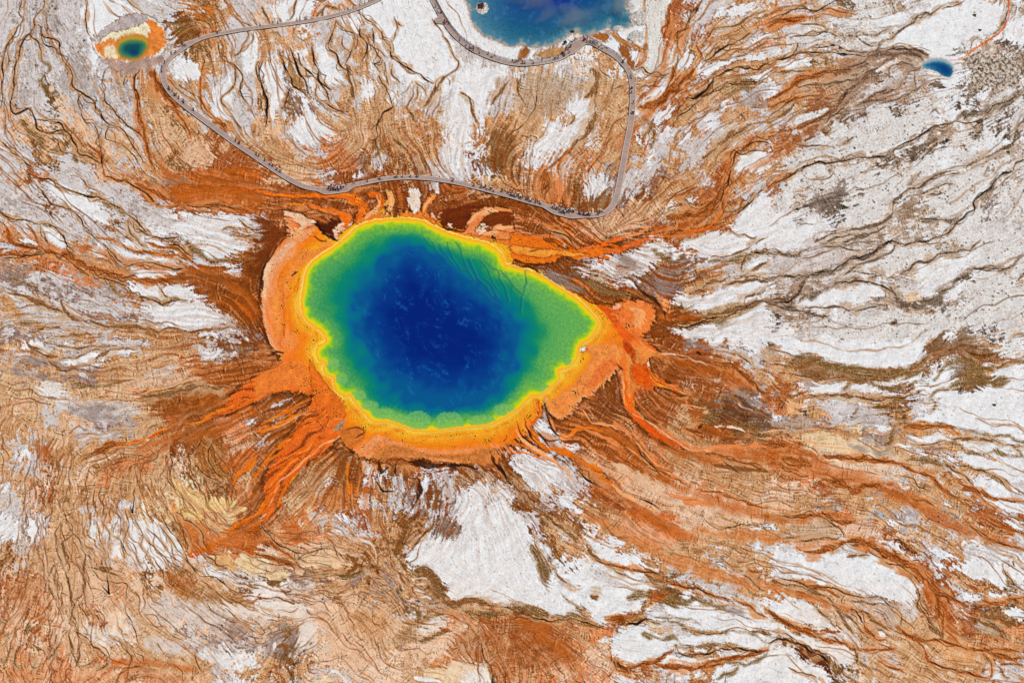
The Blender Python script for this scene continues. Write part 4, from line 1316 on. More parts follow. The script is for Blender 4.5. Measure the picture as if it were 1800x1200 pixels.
WLINES = [((1,1),"1 1180,480 1240,540 1290,590"),((1,1),"1.2 1240,500 1260,560 1330,620"),
((1,1),"1.3 1340,500 1370,590 1400,640 1440,700"),((1,1),"1.6 1400,500 1440,560 1460,640 1490,700 1540,780"),((1,1),"1.8 1500,620 1530,700 1560,760 1620,820 1650,880"),((1,1),"1.4 1580,640 1620,680 1650,760 1690,830"),
((1,1),"1.8 1660,690 1700,700 1710,760 1750,830 1770,920"),((1,1),"1.5 1720,700 1790,780 1800,830"),((1,1),"1.2 1290,520 1320,580 1390,660"),((2,1),"1.6 90,700 100,780 70,880 60,1000"),((2,1),"1.4 0,800 60,860"),((1,1),"1 1450,700 1500,720 1530,800"),((1,1),"1.2 1600,760 1650,800 1700,900"),((1,1),"1 1560,830 1640,900 1700,940")]
# ------------------------------------------------------------------ ground cover map (numpy, colours of the mats and the sinter)
STEP=1.4; U0,U1,V0,V1=-126.,1926.,-90.,1290.
us=np.arange(U0,U1,STEP,dtype=np.float32); vs=np.arange(V0,V1,STEP,dtype=np.float32)
NW,NH=len(us),len(vs)
U,V=np.meshgrid(us,vs)
FX=np.fft.rfftfreq(NW).astype(np.float32)[None,:]/STEP; FY=np.fft.fftfreq(NH).astype(np.float32)[:,None]/STEP
FR=np.sqrt(FX*FX+FY*FY)
def gauss(a,s):
    return np.fft.irfft2(np.fft.rfft2(a)*np.exp(-2*(math.pi*s)**2*FR*FR),s=(NH,NW)).astype(np.float32)
def gauss3(c,s): return np.stack([gauss(c[...,k],s) for k in range(3)],-1)
def band(wl,seed,oct=1.0):
    "smooth noise whose features are about wl picture pixels wide, unit variance"
    r=np.random.default_rng(seed).standard_normal((NH,NW)).astype(np.float32)
    f0=1.0/wl; H=np.exp(-((np.log2(np.maximum(FR,1e-6)/f0))/oct)**2)
    n=np.fft.irfft2(np.fft.rfft2(r)*H,s=(NH,NW)).astype(np.float32)
    return n/n.std()
def fbm(wl,seed,n=4,p=0.6):
    a=sum(band(wl/2**i,seed+i)*p**i for i in range(n)); return a/a.std()
def sstep(x,a,b):
    t=np.clip((x-a)/(b-a),0,1); return t*t*(3-2*t)
def lerp(a,b,t):
    return a+(b-a)*t[...,None]
PAL=dict(W=(238,236,233),w=(212,203,198),g=(184,172,165),s=(224,218,211),c=(238,212,172),t=(206,160,116),p=(228,186,152),y=(216,178,138),
 b=(146,104,62),d=(84,46,22),r=(176,104,60),R=(134,70,30),o=(216,142,94),O=(236,112,26),k=(246,156,104),u=(160,136,126),v=(142,110,70),q=(236,200,172))
#       vein rib speck streak
TEX=dict(W=(.05,0,.3,.15),w=(.3,.0,.45,.4),g=(.3,0,.9,.45),s=(.1,0,1,.3),c=(.1,.1,.1,.3),t=(.5,.5,.25,.7),p=(.22,.7,.12,.45),y=(.25,.7,.25,.5),
 b=(.5,.5,.3,.8),d=(.4,.3,.2,.6),r=(.35,.6,.08,.6),R=(.2,.4,.06,.5),o=(.15,.7,.06,.45),O=(.05,.15,.05,.3),k=(0,0.05,0,.2),u=(.25,.3,.3,.55),v=(.2,.2,.25,.55),q=(.15,.8,.08,.4))
def hexc(s): return tuple(int(s[i:i+2],16) for i in (1,3,5))
def pts_of(tile,s):
    p=np.array([[float(x) for x in q.split(',')] for q in s.split()],dtype=np.float64)
    if tile=='A': return p
    return p/4.0+np.array([tile[0]*450.0,tile[1]*300.0])
def catmull(P,closed,ds=5.0):
    n=len(P); out=[]
    if n<3 and not closed: return np.array([P[0]+(P[-1]-P[0])*t for t in np.linspace(0,1,6)])
    for i in range(n if closed else n-1):
        a=P[(i-1)%n] if closed or i>0 else P[i]; b=P[i]; c=P[(i+1)%n]; d=P[(i+2)%n] if closed or i+2<n else P[(i+1)%n]
        m=max(1,int(np.hypot(*(c-b))/ds))
        for k in range(m):
            t=k/m; out.append(0.5*((2*b)+(-a+c)*t+(2*a-5*b+4*c-d)*t*t+(-a+3*b-3*c+d)*t**3))
    if not closed: out.append(P[-1])
    return np.array(out)
def box(P,m):
    i0=max(0,int((P[:,0].min()-m-U0)/STEP)); i1=min(NW,int((P[:,0].max()+m-U0)/STEP)+2)
    j0=max(0,int((P[:,1].min()-m-V0)/STEP)); j1=min(NH,int((P[:,1].max()+m-V0)/STEP)+2)
    return slice(j0,max(j0,j1)),slice(i0,max(i0,i1))
def sdf(P,sl,XX,YY):
    "signed distance (inside > 0) of closed outline P on window sl"
    x=XX[sl]; y=YY[sl]; d=np.full(x.shape,1e9,np.float32); ins=np.zeros(x.shape,bool); n=len(P)
    for i in range(n):
        ax,ay=P[i]; bx,by=P[(i+1)%n]; ex,ey=bx-ax,by-ay; l2=ex*ex+ey*ey+1e-9
        t=np.clip(((x-ax)*ex+(y-ay)*ey)/l2,0,1); dx=x-ax-t*ex; dy=y-ay-t*ey
        np.minimum(d,dx*dx+dy*dy,out=d)
        if ay!=by:
            c=((y>=ay)!=(y>=by))&(x<(y-ay)*(ex/(ey if ey else 1e-9))+ax); ins^=c
    return np.where(ins,1,-1)*np.sqrt(d)
# flow of the water: strong along every traced channel, else radial from the pool
RND=np.random.default_rng(7)
def parse_lines():
    out=[]
    for tile,txt in LINES.items():
        for ln in txt.strip().split('\n'):
            h,_,rest=ln.strip().partition(' ')
            P=pts_of(tile,rest)
            out.append((h[0],float(h[1:]),P))
    return out
LN=parse_lines()
def flow_field():
    gw,gh=100,68; gx=np.linspace(U0,U1,gw); gy=np.linspace(V0,V1,gh); GX,GY=np.meshgrid(gx,gy)
    C=np.zeros((gh,gw)); S=np.zeros((gh,gw)); W=np.zeros((gh,gw))
    ang=np.arctan2(GY-570,GX-790); rw=.03+.14*np.exp(-np.maximum(0,np.hypot((GX-790)/330,(GY-570)/250)-1)**2/.5); C+=np.cos(2*ang)*rw; S+=np.sin(2*ang)*rw; W+=rw
    hints=[(1250,800,20),(1400,850,15),(1600,900,30),(1100,900,35),(1050,950,30),(250,820,92),(100,700,100),(150,880,95),(250,950,95),(60,800,95),(500,1000,10),(600,1050,60),(700,1000,100),
     (900,1000,80),(1000,1000,25),(330,850,80),(420,900,120),(350,1000,40),(1000,350,85),(850,250,110),(600,280,150),(520,200,60),(950,200,110),(1200,300,110),(650,860,95),(750,870,95),(1500,450,160),
     (1700,500,150),(1500,250,150),(1650,350,140),(100,550,15),(200,450,20),(100,400,35),(1300,900,20),(1700,700,20),(1100,800,40),(1200,650,110),(500,550,95),(480,480,110),(350,650,170),(150,1100,90),(50,1100,90),
     (300,1100,30),(850,1150,95),(950,1150,80),(1000,560,120),(1600,1150,30),(1750,950,25)]
    for x,y,a in hints:
        w=np.exp(-((GX-x)**2+(GY-y)**2)/(2*45**2))*.6; C+=w*math.cos(math.radians(2*a)); S+=w*math.sin(math.radians(2*a)); W+=w
    for st,wd,P in LN:
        Q=catmull(P,False,18.0)
        for i in range(len(Q)-1):
            m=(Q[i]+Q[i+1])/2; d=Q[i+1]-Q[i]; L=np.hypot(*d)
            if L<1e-6: continue
            a=math.atan2(d[1],d[0]); w=np.exp(-((GX-m[0])**2+(GY-m[1])**2)/(2*28**2))*L/40
            C+=w*math.cos(2*a); S+=w*math.sin(2*a); W+=w
    C/=W; S/=W
    def up(A):
        fi=(U-U0)/(U1-U0)*(gw-1); fj=(V-V0)/(V1-V0)*(gh-1)
        i=np.minimum(fi.astype(int),gw-2); j=np.minimum(fj.astype(int),gh-2); a=fi-i; b=fj-j
        return A[j,i]*(1-a)*(1-b)+A[j,i+1]*a*(1-b)+A[j+1,i]*(1-a)*b+A[j+1,i+1]*a*b
    th=0.5*np.arctan2(up(S),up(C))
    th=th+0.2*band(70,50)
    return th.astype(np.float32)
TH=flow_field()
JX=np.random.default_rng(3).uniform(-.5,.5,(NH,NW)).astype(np.float32)+.5; JY=np.random.default_rng(4).uniform(-.5,.5,(NH,NW)).astype(np.float32)+.5
def lic(N,th,L,h=1.2):
    "smear noise N along direction th over +-L pixels (line integral)"
    acc=N.copy(); n=max(1,int(L/(h*STEP))); 
    cx=np.cos(th); cy=np.sin(th); J,I=np.meshgrid(np.arange(NH,dtype=np.float32),np.arange(NW,dtype=np.float32),indexing='ij')
    for sg in (1,-1):
        x=I+JX; y=J+JY; px=cx*sg; py=cy*sg
        for k in range(n):
            x+=px*h; y+=py*h
            xi=np.clip(x,0,NW-1).astype(np.int32); yi=np.clip(y,0,NH-1).astype(np.int32)
            vx=cx[yi,xi]; vy=cy[yi,xi]; s=np.where(vx*px+vy*py<0,-1,1); px=vx*s; py=vy*s
            acc+=N[yi,xi]
    acc-=acc.mean(); return acc/acc.std()
def dirwarp(amp_al,amp_ac,seed,wl):
    a=fbm(wl,seed,3); b=fbm(wl,seed+9,3); c,s=np.cos(TH),np.sin(TH)
    return a*amp_al*c-b*amp_ac*s, a*amp_al*s+b*amp_ac*c
def paint():
    # letters -> colour and texture fields
    codes=[['t']*72 for _ in range(48)]
    for (c,r),txt in BASE.items():
        for j,row in enumerate(txt.split()):
            row=(row+row[-1]*18)[:18]
            for i,ch in enumerate(row): codes[r*12+j][c*18+i]='O' if ch=='.' else ch
    cc=np.array([[PAL[x] for x in r] for r in codes],np.float32); tt=np.array([[TEX[x] for x in r] for r in codes],np.float32)
    ext=np.concatenate([cc,tt],2); ext=np.pad(ext,((4,5),(6,7),(0,0)),mode='reflect')
    c_,s_=np.cos(TH),np.sin(TH); fe=.8*lic(band(7,110),TH,22)+.6*lic(band(14,111),TH,36); fe/=fe.std()
    wx,wy=dirwarp(12,6,100,60); wx=wx+fe*c_*9+1.6*band(9,112); wy=wy+fe*s_*9+1.6*band(9,113); w2x,w2y=dirwarp(4,2.2,140,22)
    fx=(U+wx+w2x)/25-.5+6; fy=(V+wy+w2y)/25-.5+4
    fx=np.clip(fx,0,ext.shape[1]-1.01); fy=np.clip(fy,0,ext.shape[0]-1.01)
    i=fx.astype(int); j=fy.astype(int); a=fx-i; b=fy-j
    a=sstep(a,.2,.8); b=sstep(b,.2,.8)
    E=(ext[j,i]*((1-a)*(1-b))[...,None]+ext[j,i+1]*(a*(1-b))[...,None]+ext[j+1,i]*((1-a)*b)[...,None]+ext[j+1,i+1]*(a*b)[...,None])
    col=E[...,:3]; vein,rib,speck,streak=[E[...,k] for k in (3,4,5,6)]
    # ragged coordinates for traced outlines
    r1x,r1y=dirwarp(2.0,1.5,200,30); r1x=r1x+fe*c_*4.5; r1y=r1y+fe*s_*4.5; r2x,r2y=.5*band(8,220),.5*band(8,221)
    X=U+r1x+r2x; Y=V+r1y+r2y
    pebble=.7*lic(band(10,300),TH,22)+.4*lic(band(5,301),TH,14)+.5*lic(band(24,302),TH,34)
    for tile,s in POLYS:
        h,_,rest=s.partition(' ')
        if h[0]=='#':
            colr=hexc(h); soft,_,rest=rest.partition(' '); soft=float(soft); tx=None
        else:
            colr=PAL[h[0]]; soft=float(h[1:]); tx=TEX[h[0]]
        P=pts_of(tile,rest)
        if np.ptp(P[:,0])<2 and np.ptp(P[:,1])<2: continue
        P=catmull(P,True,9.0); sl=box(P,14)
        if sl[0].stop<=sl[0].start or sl[1].stop<=sl[1].start: continue
        d=sdf(P,sl,X,Y); 
        m=sstep(d+pebble[sl]*(.4+min(soft,3)*.45),-soft*(.7 if soft<4 else 1.5),soft*(.7 if soft<4 else 1.3))*(.94 if soft<4 else .8)
        if h[0]=='W' or h[0]=='w':   # thin brown line where the crust ends
            ring=np.exp(-((d+1.2+pebble[sl])/1.3)**2)*.5*sstep(210-col[sl].mean(-1),0,30)
            col[sl]=lerp(col[sl],np.array((120,84,56),np.float32),ring*(soft<3))
        col[sl]=lerp(col[sl],np.array(colr,np.float32),m)
        if tx is None: tx=(.25,.35,.1,.6) if soft>=4 else (.15,.15,.1,.5)
        for f,v in zip((vein,rib,speck,streak),tx): f[sl]+=(v-f[sl])*m
    # ---- natural texture smeared along and across the flow
    n1=lic(band(9,400),TH,34); n2=lic(band(4.5,401,.8),TH,14); n3=lic(band(22,402),TH,70)
    cross=TH+math.pi/2+.15*band(90,410)
    rb=lic(band(4.2,411,.6),cross,8); rb2=lic(band(7,412,.6),cross,12)
    fine=band(3.2,420,.6); mott=fbm(34,430,4)
    lightv=col+(np.array((246,236,222),np.float32)-col)*.55; darkv=col*np.array((.62,.52,.42),np.float32)
    sN=.45*n1+.5*n2+.4*n3+.45*mott; sN/=sN.std()
    col=lerp(col,lightv,sstep(sN,.15,2.0)*streak*.75)
    col=lerp(col,darkv,sstep(-sN,.2,2.2)*streak*.75)
    rd=np.hypot((U-790)/340,(V-575)/235); lo=col.mean(-1); dark=1-sstep(lo,150,205)
    long_=lic(band(12,470),TH,60)+.5*n1+.35*n3; long_/=long_.std()
    fall=np.exp(-np.maximum(0,rd-1.0)/.5); streak*=(1-.55*fall); vein*=(1-.6*fall)
    col=lerp(col,np.array((132,60,18),np.float32),np.clip(sstep(long_,-1.1,1.3)*fall*1.15*(.3+.7*dark)*(rd>.6),0,.85))
    col=lerp(col,np.array((198,98,36),np.float32),np.clip(sstep(-long_+.5*n1,.5,2.)*fall*.6*dark,0,.6))
    col=lerp(col,np.array((172,102,54),np.float32),sstep(long_,.7,1.7)*np.exp(-np.maximum(0,rd-1.)/1.0)*.45*dark)
    # ribs: short cracks across the mats with a bright lip
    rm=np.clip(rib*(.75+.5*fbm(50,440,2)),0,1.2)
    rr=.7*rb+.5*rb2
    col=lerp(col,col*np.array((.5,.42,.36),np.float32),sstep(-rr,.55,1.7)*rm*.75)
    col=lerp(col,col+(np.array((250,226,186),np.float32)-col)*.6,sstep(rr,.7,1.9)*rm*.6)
    # veins: braided thin rills along the flow
    va=lic(band(13,450,.5),TH,26)+.25*band(5,452); vb=lic(band(24,451,.5),TH,44)+.18*band(6,453)
    zone=sstep(fbm(80,455,2),-.6,.7)
    v1=np.exp(-(va/.14)**2)*sstep(band(30,456),-.3,.6); v2=np.exp(-(vb/.10)**2)*sstep(band(46,457),-.4,.5)
    vm=np.clip(np.maximum(v1*.8,v2)*vein*(.35+.9*zone),0,1)
    halo=np.clip(gauss(vm,2.6)*2.4,0,1)
    col=lerp(col,col*np.array((.84,.70,.56),np.float32),halo*.7)
    col=lerp(col,np.array((96,62,36),np.float32),vm*.75)
    height=-vm*.3+rr*rm*.16+sN*.08*streak
    # ---- traced channels
    cov={}; rag=pebble
    def draw(key,P,w,wob,vary):
        if key not in cov: cov[key]=np.zeros_like(U)
        A=cov[key]; Q=catmull(P,False,3.5); n=len(Q)
        if n<3: return
        k=RND.standard_normal(n+40); g=np.exp(-np.linspace(-2,2,9)**2); k1=np.convolve(k,g,'same')[20:20+n]; k1/=k1.std()+1e-6
        kw=np.convolve(RND.standard_normal(n+40),g,'same')[20:20+n]; kw/=kw.std()+1e-6
        T=np.gradient(Q,axis=0); T/=np.hypot(T[:,0],T[:,1])[:,None]+1e-6
        Q=Q+np.stack([-T[:,1],T[:,0]],1)*(k1*wob)[:,None]
        ww=np.clip(w*(1+vary*kw),w*.35,w*2.0); tp=np.minimum(1,np.minimum(np.arange(n),np.arange(n)[::-1])/(4 if w<3 else max(4,.3*n))*.65+.35); ww=ww*tp
        for i in range(n-1):
            r=max(ww[i],ww[i+1])*.75+2.5; sl=box(Q[i:i+2],r); 
            x=U[sl]
            if x.size==0: continue
            y=V[sl]; ax,ay=Q[i]; ex,ey=Q[i+1]-Q[i]; t=np.clip(((x-ax)*ex+(y-ay)*ey)/(ex*ex+ey*ey+1e-9),0,1)
            d=np.hypot(x-ax-t*ex,y-ay-t*ey); h=(ww[i]+(ww[i+1]-ww[i])*t)/2
            c=np.clip((h+.75-d)/1.5,0,1)*np.minimum(1,(h+.3)/.9) if w<3.2 else sstep(1-d/h+rag[sl]*.28,-.12,.12+1.0/w)
            np.maximum(A[sl],c,out=A[sl])
    for st,w,P in LN:
        if st=='K':
            draw('Kh',P,w*2.6+2,1.6,.5); draw('K',P,w*.72,1.0,.45)
            if w>=1.8:
                draw('Kb',P,max(1,w*.45),3.2,.5)
                draw('Kb',P,max(1,w*.4),4.2,.5)
        elif st=='R':
            draw('R',P,w*1.0,1.0,.35); draw('Rh',P,w*1.6+2,2,.35)
            draw('Rc',P+RND.standard_normal(2)*w*.2,max(1,w*.22),w*.22+.6,.6)
            if w>5: draw('Rc',P+RND.standard_normal(2)*w*.3,1.4,w*.28,.6)
        elif st=='B':
            draw('B',P,w*1.1,1.2,.45); draw('Bh',P,w*2.2+2,2.2,.4); draw('Kb',P,.8,w*.35+.5,.5)
        elif st=='V': draw('V',P,w*1.2,1.6,.4)
        elif st=='S': draw('S',P,w,2.0,.3)
        elif st=='T': draw('T',P,w,2.0,.3)
        elif st=='U': draw('U',P,w*1.3,1.6,.4)
        elif st=='O': draw('O',P,w,.6,.25)
        elif st in 'dkbouqwWpct': draw('x'+st,P,w,.8,.3)
    # rills traced down the flow, and short cracks across it
    def hair(key,n,dens,th,L0,L1,w0,w1,wob,seed):
        rg=np.random.default_rng(seed); cand=rg.random((n*14,2)); xi=(cand[:,0]*(NW-1)).astype(int); yi=(cand[:,1]*(NH-1)).astype(int)
        ok=rg.random(len(xi))<dens[yi,xi]; xi=xi[ok][:n].astype(float); yi=yi[ok][:n].astype(float)
        for x,y in zip(xi,yi):
            L=rg.uniform(L0,L1); st=3.0 if L>16 else 1.6; m=int(L/st/1.0); pts=[]; px=py=0; ph=rg.uniform(0,6.3); sgn=1 if rg.random()<.5 else -1
            for k in range(m):
                i=int(min(max(x,0),NW-1)); j=int(min(max(y,0),NH-1)); a=float(th[j,i]); dx,dy=math.cos(a),math.sin(a)
                if k==0: px,py=dx*sgn,dy*sgn
                if dx*px+dy*py<0: dx,dy=-dx,-dy
                px,py=dx,dy; o=wob*math.sin(ph+k*.55)+wob*.7*math.sin(ph*2+k*.23)
                x+=(dx-dy*o)*st/STEP; y+=(dy+dx*o)*st/STEP
                if not(2<x<NW-2 and 2<y<NH-2): break
                pts.append((us[0]+x*STEP,vs[0]+y*STEP))
            if len(pts)<4: continue
            P=np.array(pts); w=rg.uniform(w0,w1)**1.0; draw(key,P[::(3 if L>16 else 1)] if len(P)>8 else P,w,.25,.35)
    zv=np.clip((vein-.12)*1.1*(.3+.8*zone),0,1)
    hair('h1',560,zv,TH,70,260,.8,1.9,.16,11); hair('h2',260,np.clip(vein-.1,0,1)*zone,TH,80,260,2.0,3.6,.12,12)
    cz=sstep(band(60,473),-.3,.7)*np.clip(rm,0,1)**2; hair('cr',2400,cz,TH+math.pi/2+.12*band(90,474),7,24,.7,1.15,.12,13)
    G=lambda x,y,a,b_: np.exp(-(((U-x)/a)**2+((V-y)/b_)**2))
    nz_=np.clip(G(110,1000,90,170)+G(200,880,110,60)+G(290,960,90,70)+G(390,850,70,70)+G(60,1130,90,60)+.7*G(520,980,160,60)+.6*G(560,1060,120,60)+.5*G(880,1130,70,50)+.5*G(360,760,80,60),0,1)*(.4+.6*sstep(band(40,471),-.8,.8))
    hair('nt',760,nz_,TH+.25*band(18,472),24,120,.75,1.35,.42,14)
    def over(key,c,al,s=0):
        nonlocal col
        if key in cov:
            m=cov[key] if s==0 else gauss(cov[key],s); col=lerp(col,np.array(c,np.float32),np.clip(m,0,1)*al); return m
        return 0
    br=.75+.25*sstep(n2,-1.5,1.0)
    over('nt',(176,112,66),.5,1.5); over('nt',(110,64,38),.62); over('h2',(184,136,96),.6,.8); over('h1',(190,136,92),.45,1.3); over('h1',(132,80,46),.5)
    # islands of bare sinter between the rills, with crisp edges
    isl=lic(band(11,460,.7),TH,16)+.35*band(6,461); iz=sstep(vein,.2,.5)*sstep(fbm(70,462,2),-.4,.8)
    im=sstep(isl,1.25,1.45)*iz; lum=col.mean(-1); col=lerp(col,np.array((232,222,212),np.float32),im*sstep(lum,120,175)*.8); height+=im*.3
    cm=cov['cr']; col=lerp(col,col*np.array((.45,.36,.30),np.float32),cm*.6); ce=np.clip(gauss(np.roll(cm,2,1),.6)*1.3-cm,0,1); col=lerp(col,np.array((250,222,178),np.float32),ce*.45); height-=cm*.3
    over('S',(184,96,40),.62,3.0); over('T',(206,128,74),.6,3.0)
    over('V',(134,104,66),.8,1.6); over('U',(150,130,122),.7,2.2)
    over('Bh',(196,160,124),.65,1.2); over('Rh',(204,138,88),.75,1.2); over('Kh',(190,146,106),.7,1.0)
    for s_,c_ in zip('btouqpcwW',((140,92,52),(206,160,116),(222,138,84),(160,136,126),(240,204,176),(228,186,152),(238,212,172),(224,214,208),(238,238,236))): over('x'+s_,c_,.85,.6)
    over('B',(138,98,62),.8,.5); over('R',(160,94,48),.82,.6)
    over('Kb',(104,66,38),.62); over('Rc',(112,56,24),.5)
    for k_ in ('V','B','R','Bh','Rh'):
        if k_ in cov: height-=cov[k_]*.25
    tx=np.clip(sum(cov[k] for k in ('B','R','V') if k in cov),0,1)
    col=lerp(col,col*np.array((.72,.64,.56),np.float32),tx*sstep(-n2-.6*fine,.3,1.8)*.8)
    col=lerp(col,np.minimum(255,col*1.3+10),tx*sstep(n2+.6*fine,.8,2.0)*.6)
    # ---- orange body of mats round the pool
    slA=(slice(0,NH),slice(0,NW)); rimP=catmull(pts_of('A',RIM),True,6.0); bx=box(rimP,170)
    D=np.full(U.shape,-400.,np.float32)
    wob=.35*band(14,500)+.15*band(6,501)
    D[bx]=sdf(rimP,bx,U+wob,V+.5*band(14,502)*.8+.3*band(6,503)); 
    bodyP=catmull(pts_of('A',BODY[0][1]),True,7.0); bb=box(bodyP,20); B=np.full(U.shape,-99.,np.float32); B[bb]=sdf(bodyP,bb,X*.5+U*.5,Y*.5+V*.5)
    od=-D
    stops=[(0,(250,190,56)),(5,(248,170,36)),(14,(248,154,34)),(28,(246,132,30)),(45,(242,122,38)),(70,(238,124,56)),(110,(232,106,32)),(200,(222,92,22))]
    xs=[s[0] for s in stops]; odw=od+5*gauss(n3,4)+2*gauss(n1,1.5)
    bc=np.stack([np.interp(odw,xs,[s[1][k] for s in stops]) for k in range(3)],-1).astype(np.float32)
    # speckled crust just outside the rim
    sp=np.exp(-((od-11)/9)**2)*sstep(fine+.6*band(5,510),-.2,1.4); bc=lerp(bc,np.array((250,206,110),np.float32),sp*.35)
    sp=np.exp(-((od-9)/2.2)**2)*sstep(n3+fine,-1,1.4); bc=lerp(bc,np.array((206,120,24),np.float32),sp*.5)
    ax=(U-790); sal=np.clip(sstep(od,22,48)*sstep(-(U-545),0,26)*sstep(-(V-640),0,40)+sstep(od,20,44)*sstep(V,560,640)*sstep(U,900,960)*sstep(-(U-1092),0,20)+sstep(U,1080,1110)*sstep(-(V-590),0,25)*.8+sstep(od,24,44)*sstep(V,740,765)*sstep(U,600,660)*sstep(-(U-890),0,30),0,1)
    bc=lerp(bc,np.array((246,156,102),np.float32),sal*(.45+.3*np.tanh(n3)))
    sw=sstep(-(U-600),0,40)*sstep(V,640,690); bc=lerp(bc,np.array((228,106,34),np.float32),sw*.8)
    bc=lerp(bc,np.array((252,170,90),np.float32),sw*sstep(.5*n1+fine+.4*n3,.7,2.2)*.6)
    bc=lerp(bc,np.array((168,72,16),np.float32),(sw*.6+.1)*sstep(-.6*n1-.6*n3-.3*fine,.9,2.2)*.8)
    bc*=(1+.02*n1+.015*fine)[...,None]
    fz=sstep(-(U-585),0,30)*sstep(V,700,725)+sstep(-(U-505),0,40)*sstep(V,630,650)*sstep(-(V-720),0,20); fz=np.clip(fz,0,1)*sstep(od,34,60)
    bc=lerp(bc,np.array((146,74,32),np.float32),fz*sstep(long_+.4*n1,-.1,.9)*.85); bc=lerp(bc,np.array((222,116,52),np.float32),fz*sstep(-long_,.2,1.4)*.5)
    outb=sstep(-B-.0,-14,-1)*sstep(od,40,60); bc=lerp(bc,np.array((238,176,146),np.float32),np.exp(-((B-2.5)/2.6)**2)*.5*sal)
    bm=sstep(B+1.2*n2,-1.2,1.6)*(od>-3)
    ringd=np.exp(-((B+2.5)/3.5)**2)*(od>10)*sstep(n3+band(40,520),-1.2,.4)
    col=lerp(col,np.array((84,42,16),np.float32),ringd*.6)
    tail=sstep(od,150,330)
    col=lerp(col,bc,bm*(1-.45*tail))
    for f in (vein,rib,speck,streak): f*=(1-bm)
    gauss3n=gauss(n3,3); patchy=fbm(14,660,4,.8)
    for tile,q in POLYS2:
        h,soft,rest=q.split(' ',2); soft=float(soft); P=catmull(pts_of(tile,rest),True,6.0); sl=box(P,10); d=sdf(P,sl,U+.35*r1x,V+.35*r1y)
        m=sstep(d+(.5*n1[sl]+.3*pebble[sl])*(.5+.4*soft),-soft*.8,soft*.8); m=m*(D[sl]<-3); colr=np.array(hexc(h),np.float32)
        shade=(1+.045*gauss3n[sl]+.035*fine[sl]+.04*patchy[sl])[...,None]
        ring=np.exp(-((d+1.3)/1.2)**2)*.35*(soft<=2)*(D[sl]<-3); col[sl]=lerp(col[sl],np.array((96,48,20),np.float32),ring)
        col[sl]=lerp(col[sl],colr*shade,m*.92); bm[sl]=np.maximum(bm[sl],m*.9)
        for f in (vein,rib,speck,streak): f[sl]*=(1-m)
    # details painted on and round the body
    om=over('O',(232,110,30),.88,.5); over('xk',(246,170,118),.85,.6)
    for k_ in ('O',):
        m=cov[k_]; col=lerp(col,np.array((250,160,70),np.float32),m*sstep(n1+.5*fine,.5,2)*.6); col=lerp(col,np.array((170,66,14),np.float32),m*sstep(-n1-.5*fine,.6,2)*.6)
    over('xd',(74,38,18),.78,.5)
    over('K',(52,30,18),.9)
    height-=cov['K']*.5; height+=ringd*-.3
    rimline=np.exp(-((od-1.2)/1.1)**2); col=lerp(col,np.array((255,226,150),np.float32),rimline*.8)
    # dark flakes on the shelf
    fl=sstep(band(5,530,.5)+.9*band(30,531),2.5,2.9)*(od>8)*(od<60)*bm; col=lerp(col,np.array((90,40,14),np.float32),fl*.85)
    # ---- speckles (small tufts and stones) on grey sinter
    h1=RND.random((NH,NW)).astype(np.float32); dots=gauss((h1>.985).astype(np.float32),.8)*4; cl2=sstep(fbm(26,604,4,.8),.9,2.1); dots=np.clip(dots+cl2*sstep(fbm(5,606,3,.9),.2,1.2)*.8,0,1.2)
    cl=sstep(fbm(40,600,3),-.2,1.6)
    col=lerp(col,col*np.array((.5,.45,.42),np.float32),np.clip(dots*speck*(.25+.9*cl),0,1)*.9)
    gr=fbm(8,605,3,.9); col*= (1+.035*gr*np.clip(speck+.3,0,1))[...,None]
    height+=sstep(col.mean(-1),150,225)*.35
    sharp=col-gauss3(col,1.3); soft_=col-gauss3(col,7); col=col+sharp*.9+soft_*.22
    col=np.clip(col,6,246)
    lm=col.mean(-1,keepdims=True); ch=(col.max(-1,keepdims=True)-col.min(-1,keepdims=True))/90.; sat=1+.16*np.clip(ch,0,1)*(1-.4*bm[...,None])
    col=lm+(col-lm)*sat; col=col+np.clip((col.mean(-1,keepdims=True)-158)*.16,-14,0)
    for gx,gy,ga,gb,th0 in ((1745,125,62,44,.15),(1490,65,50,30,.4)):
        mm=sstep(fbm(11,650,4,.8)+.0,th0-.25,th0+.1)*np.clip(G(gx,gy,ga,gb)*1.6,0,1)*(lm[...,0]<190); col=lerp(col,np.array((222,214,202),np.float32),mm*.9)
    grn=(.6*lic(band(3.4,640,.6),TH,3)+.6*band(3.0,641,.6)+.35*band(5.5,642))*(1-bm); lum_=col.mean(-1)
    amp=.022+.06*np.clip((215-lum_)/90,0,1); col=col*(1+amp*grn)[...,None]
    hot=np.clip((col[...,0]-1.9*col[...,1])/60,0,1)*(1-bm); col[...,1]+=hot*14; col[...,0]-=hot*8
    # the eastern flats are greyer: mauve brown stains on cool sinter; the south is a paler peach
    ez=sstep(U+.35*(V-300),1330,1480)*sstep(-(V-640),-10,80)*(1-bm); mid=sstep(206-lum_,0,36)
    gl=col.mean(-1,keepdims=True); col=lerp(col,gl*np.array((1.10,.98,.88),np.float32),ez*mid*.72*(1-np.clip(cov['O']*1.2+.8*sstep(U,1590,1640)*0,0,1)))
    sz=np.clip(G(560,1080,230,80)+G(150,1060,170,110)+.6*G(850,1150,150,50)+.7*G(1500,1120,160,70),0,1)*(1-bm)*sstep(lum_,95,150)
    col=lerp(col,np.array((230,188,150),np.float32)*(.75+.25*np.clip(gl/150,.4,1.25)),sz*.38)
    col=np.clip(col,3,246)
    # ---- pool floor (seen through the water)
    ii=D>0
    slc=box(rimP,4); coreP=catmull(pts_of('A',CORE),True,8.0); dc=np.zeros_like(U); dc[slc]=np.maximum(0,-sdf(coreP,slc,U+4*band(50,540),V+4*band(50,545)))
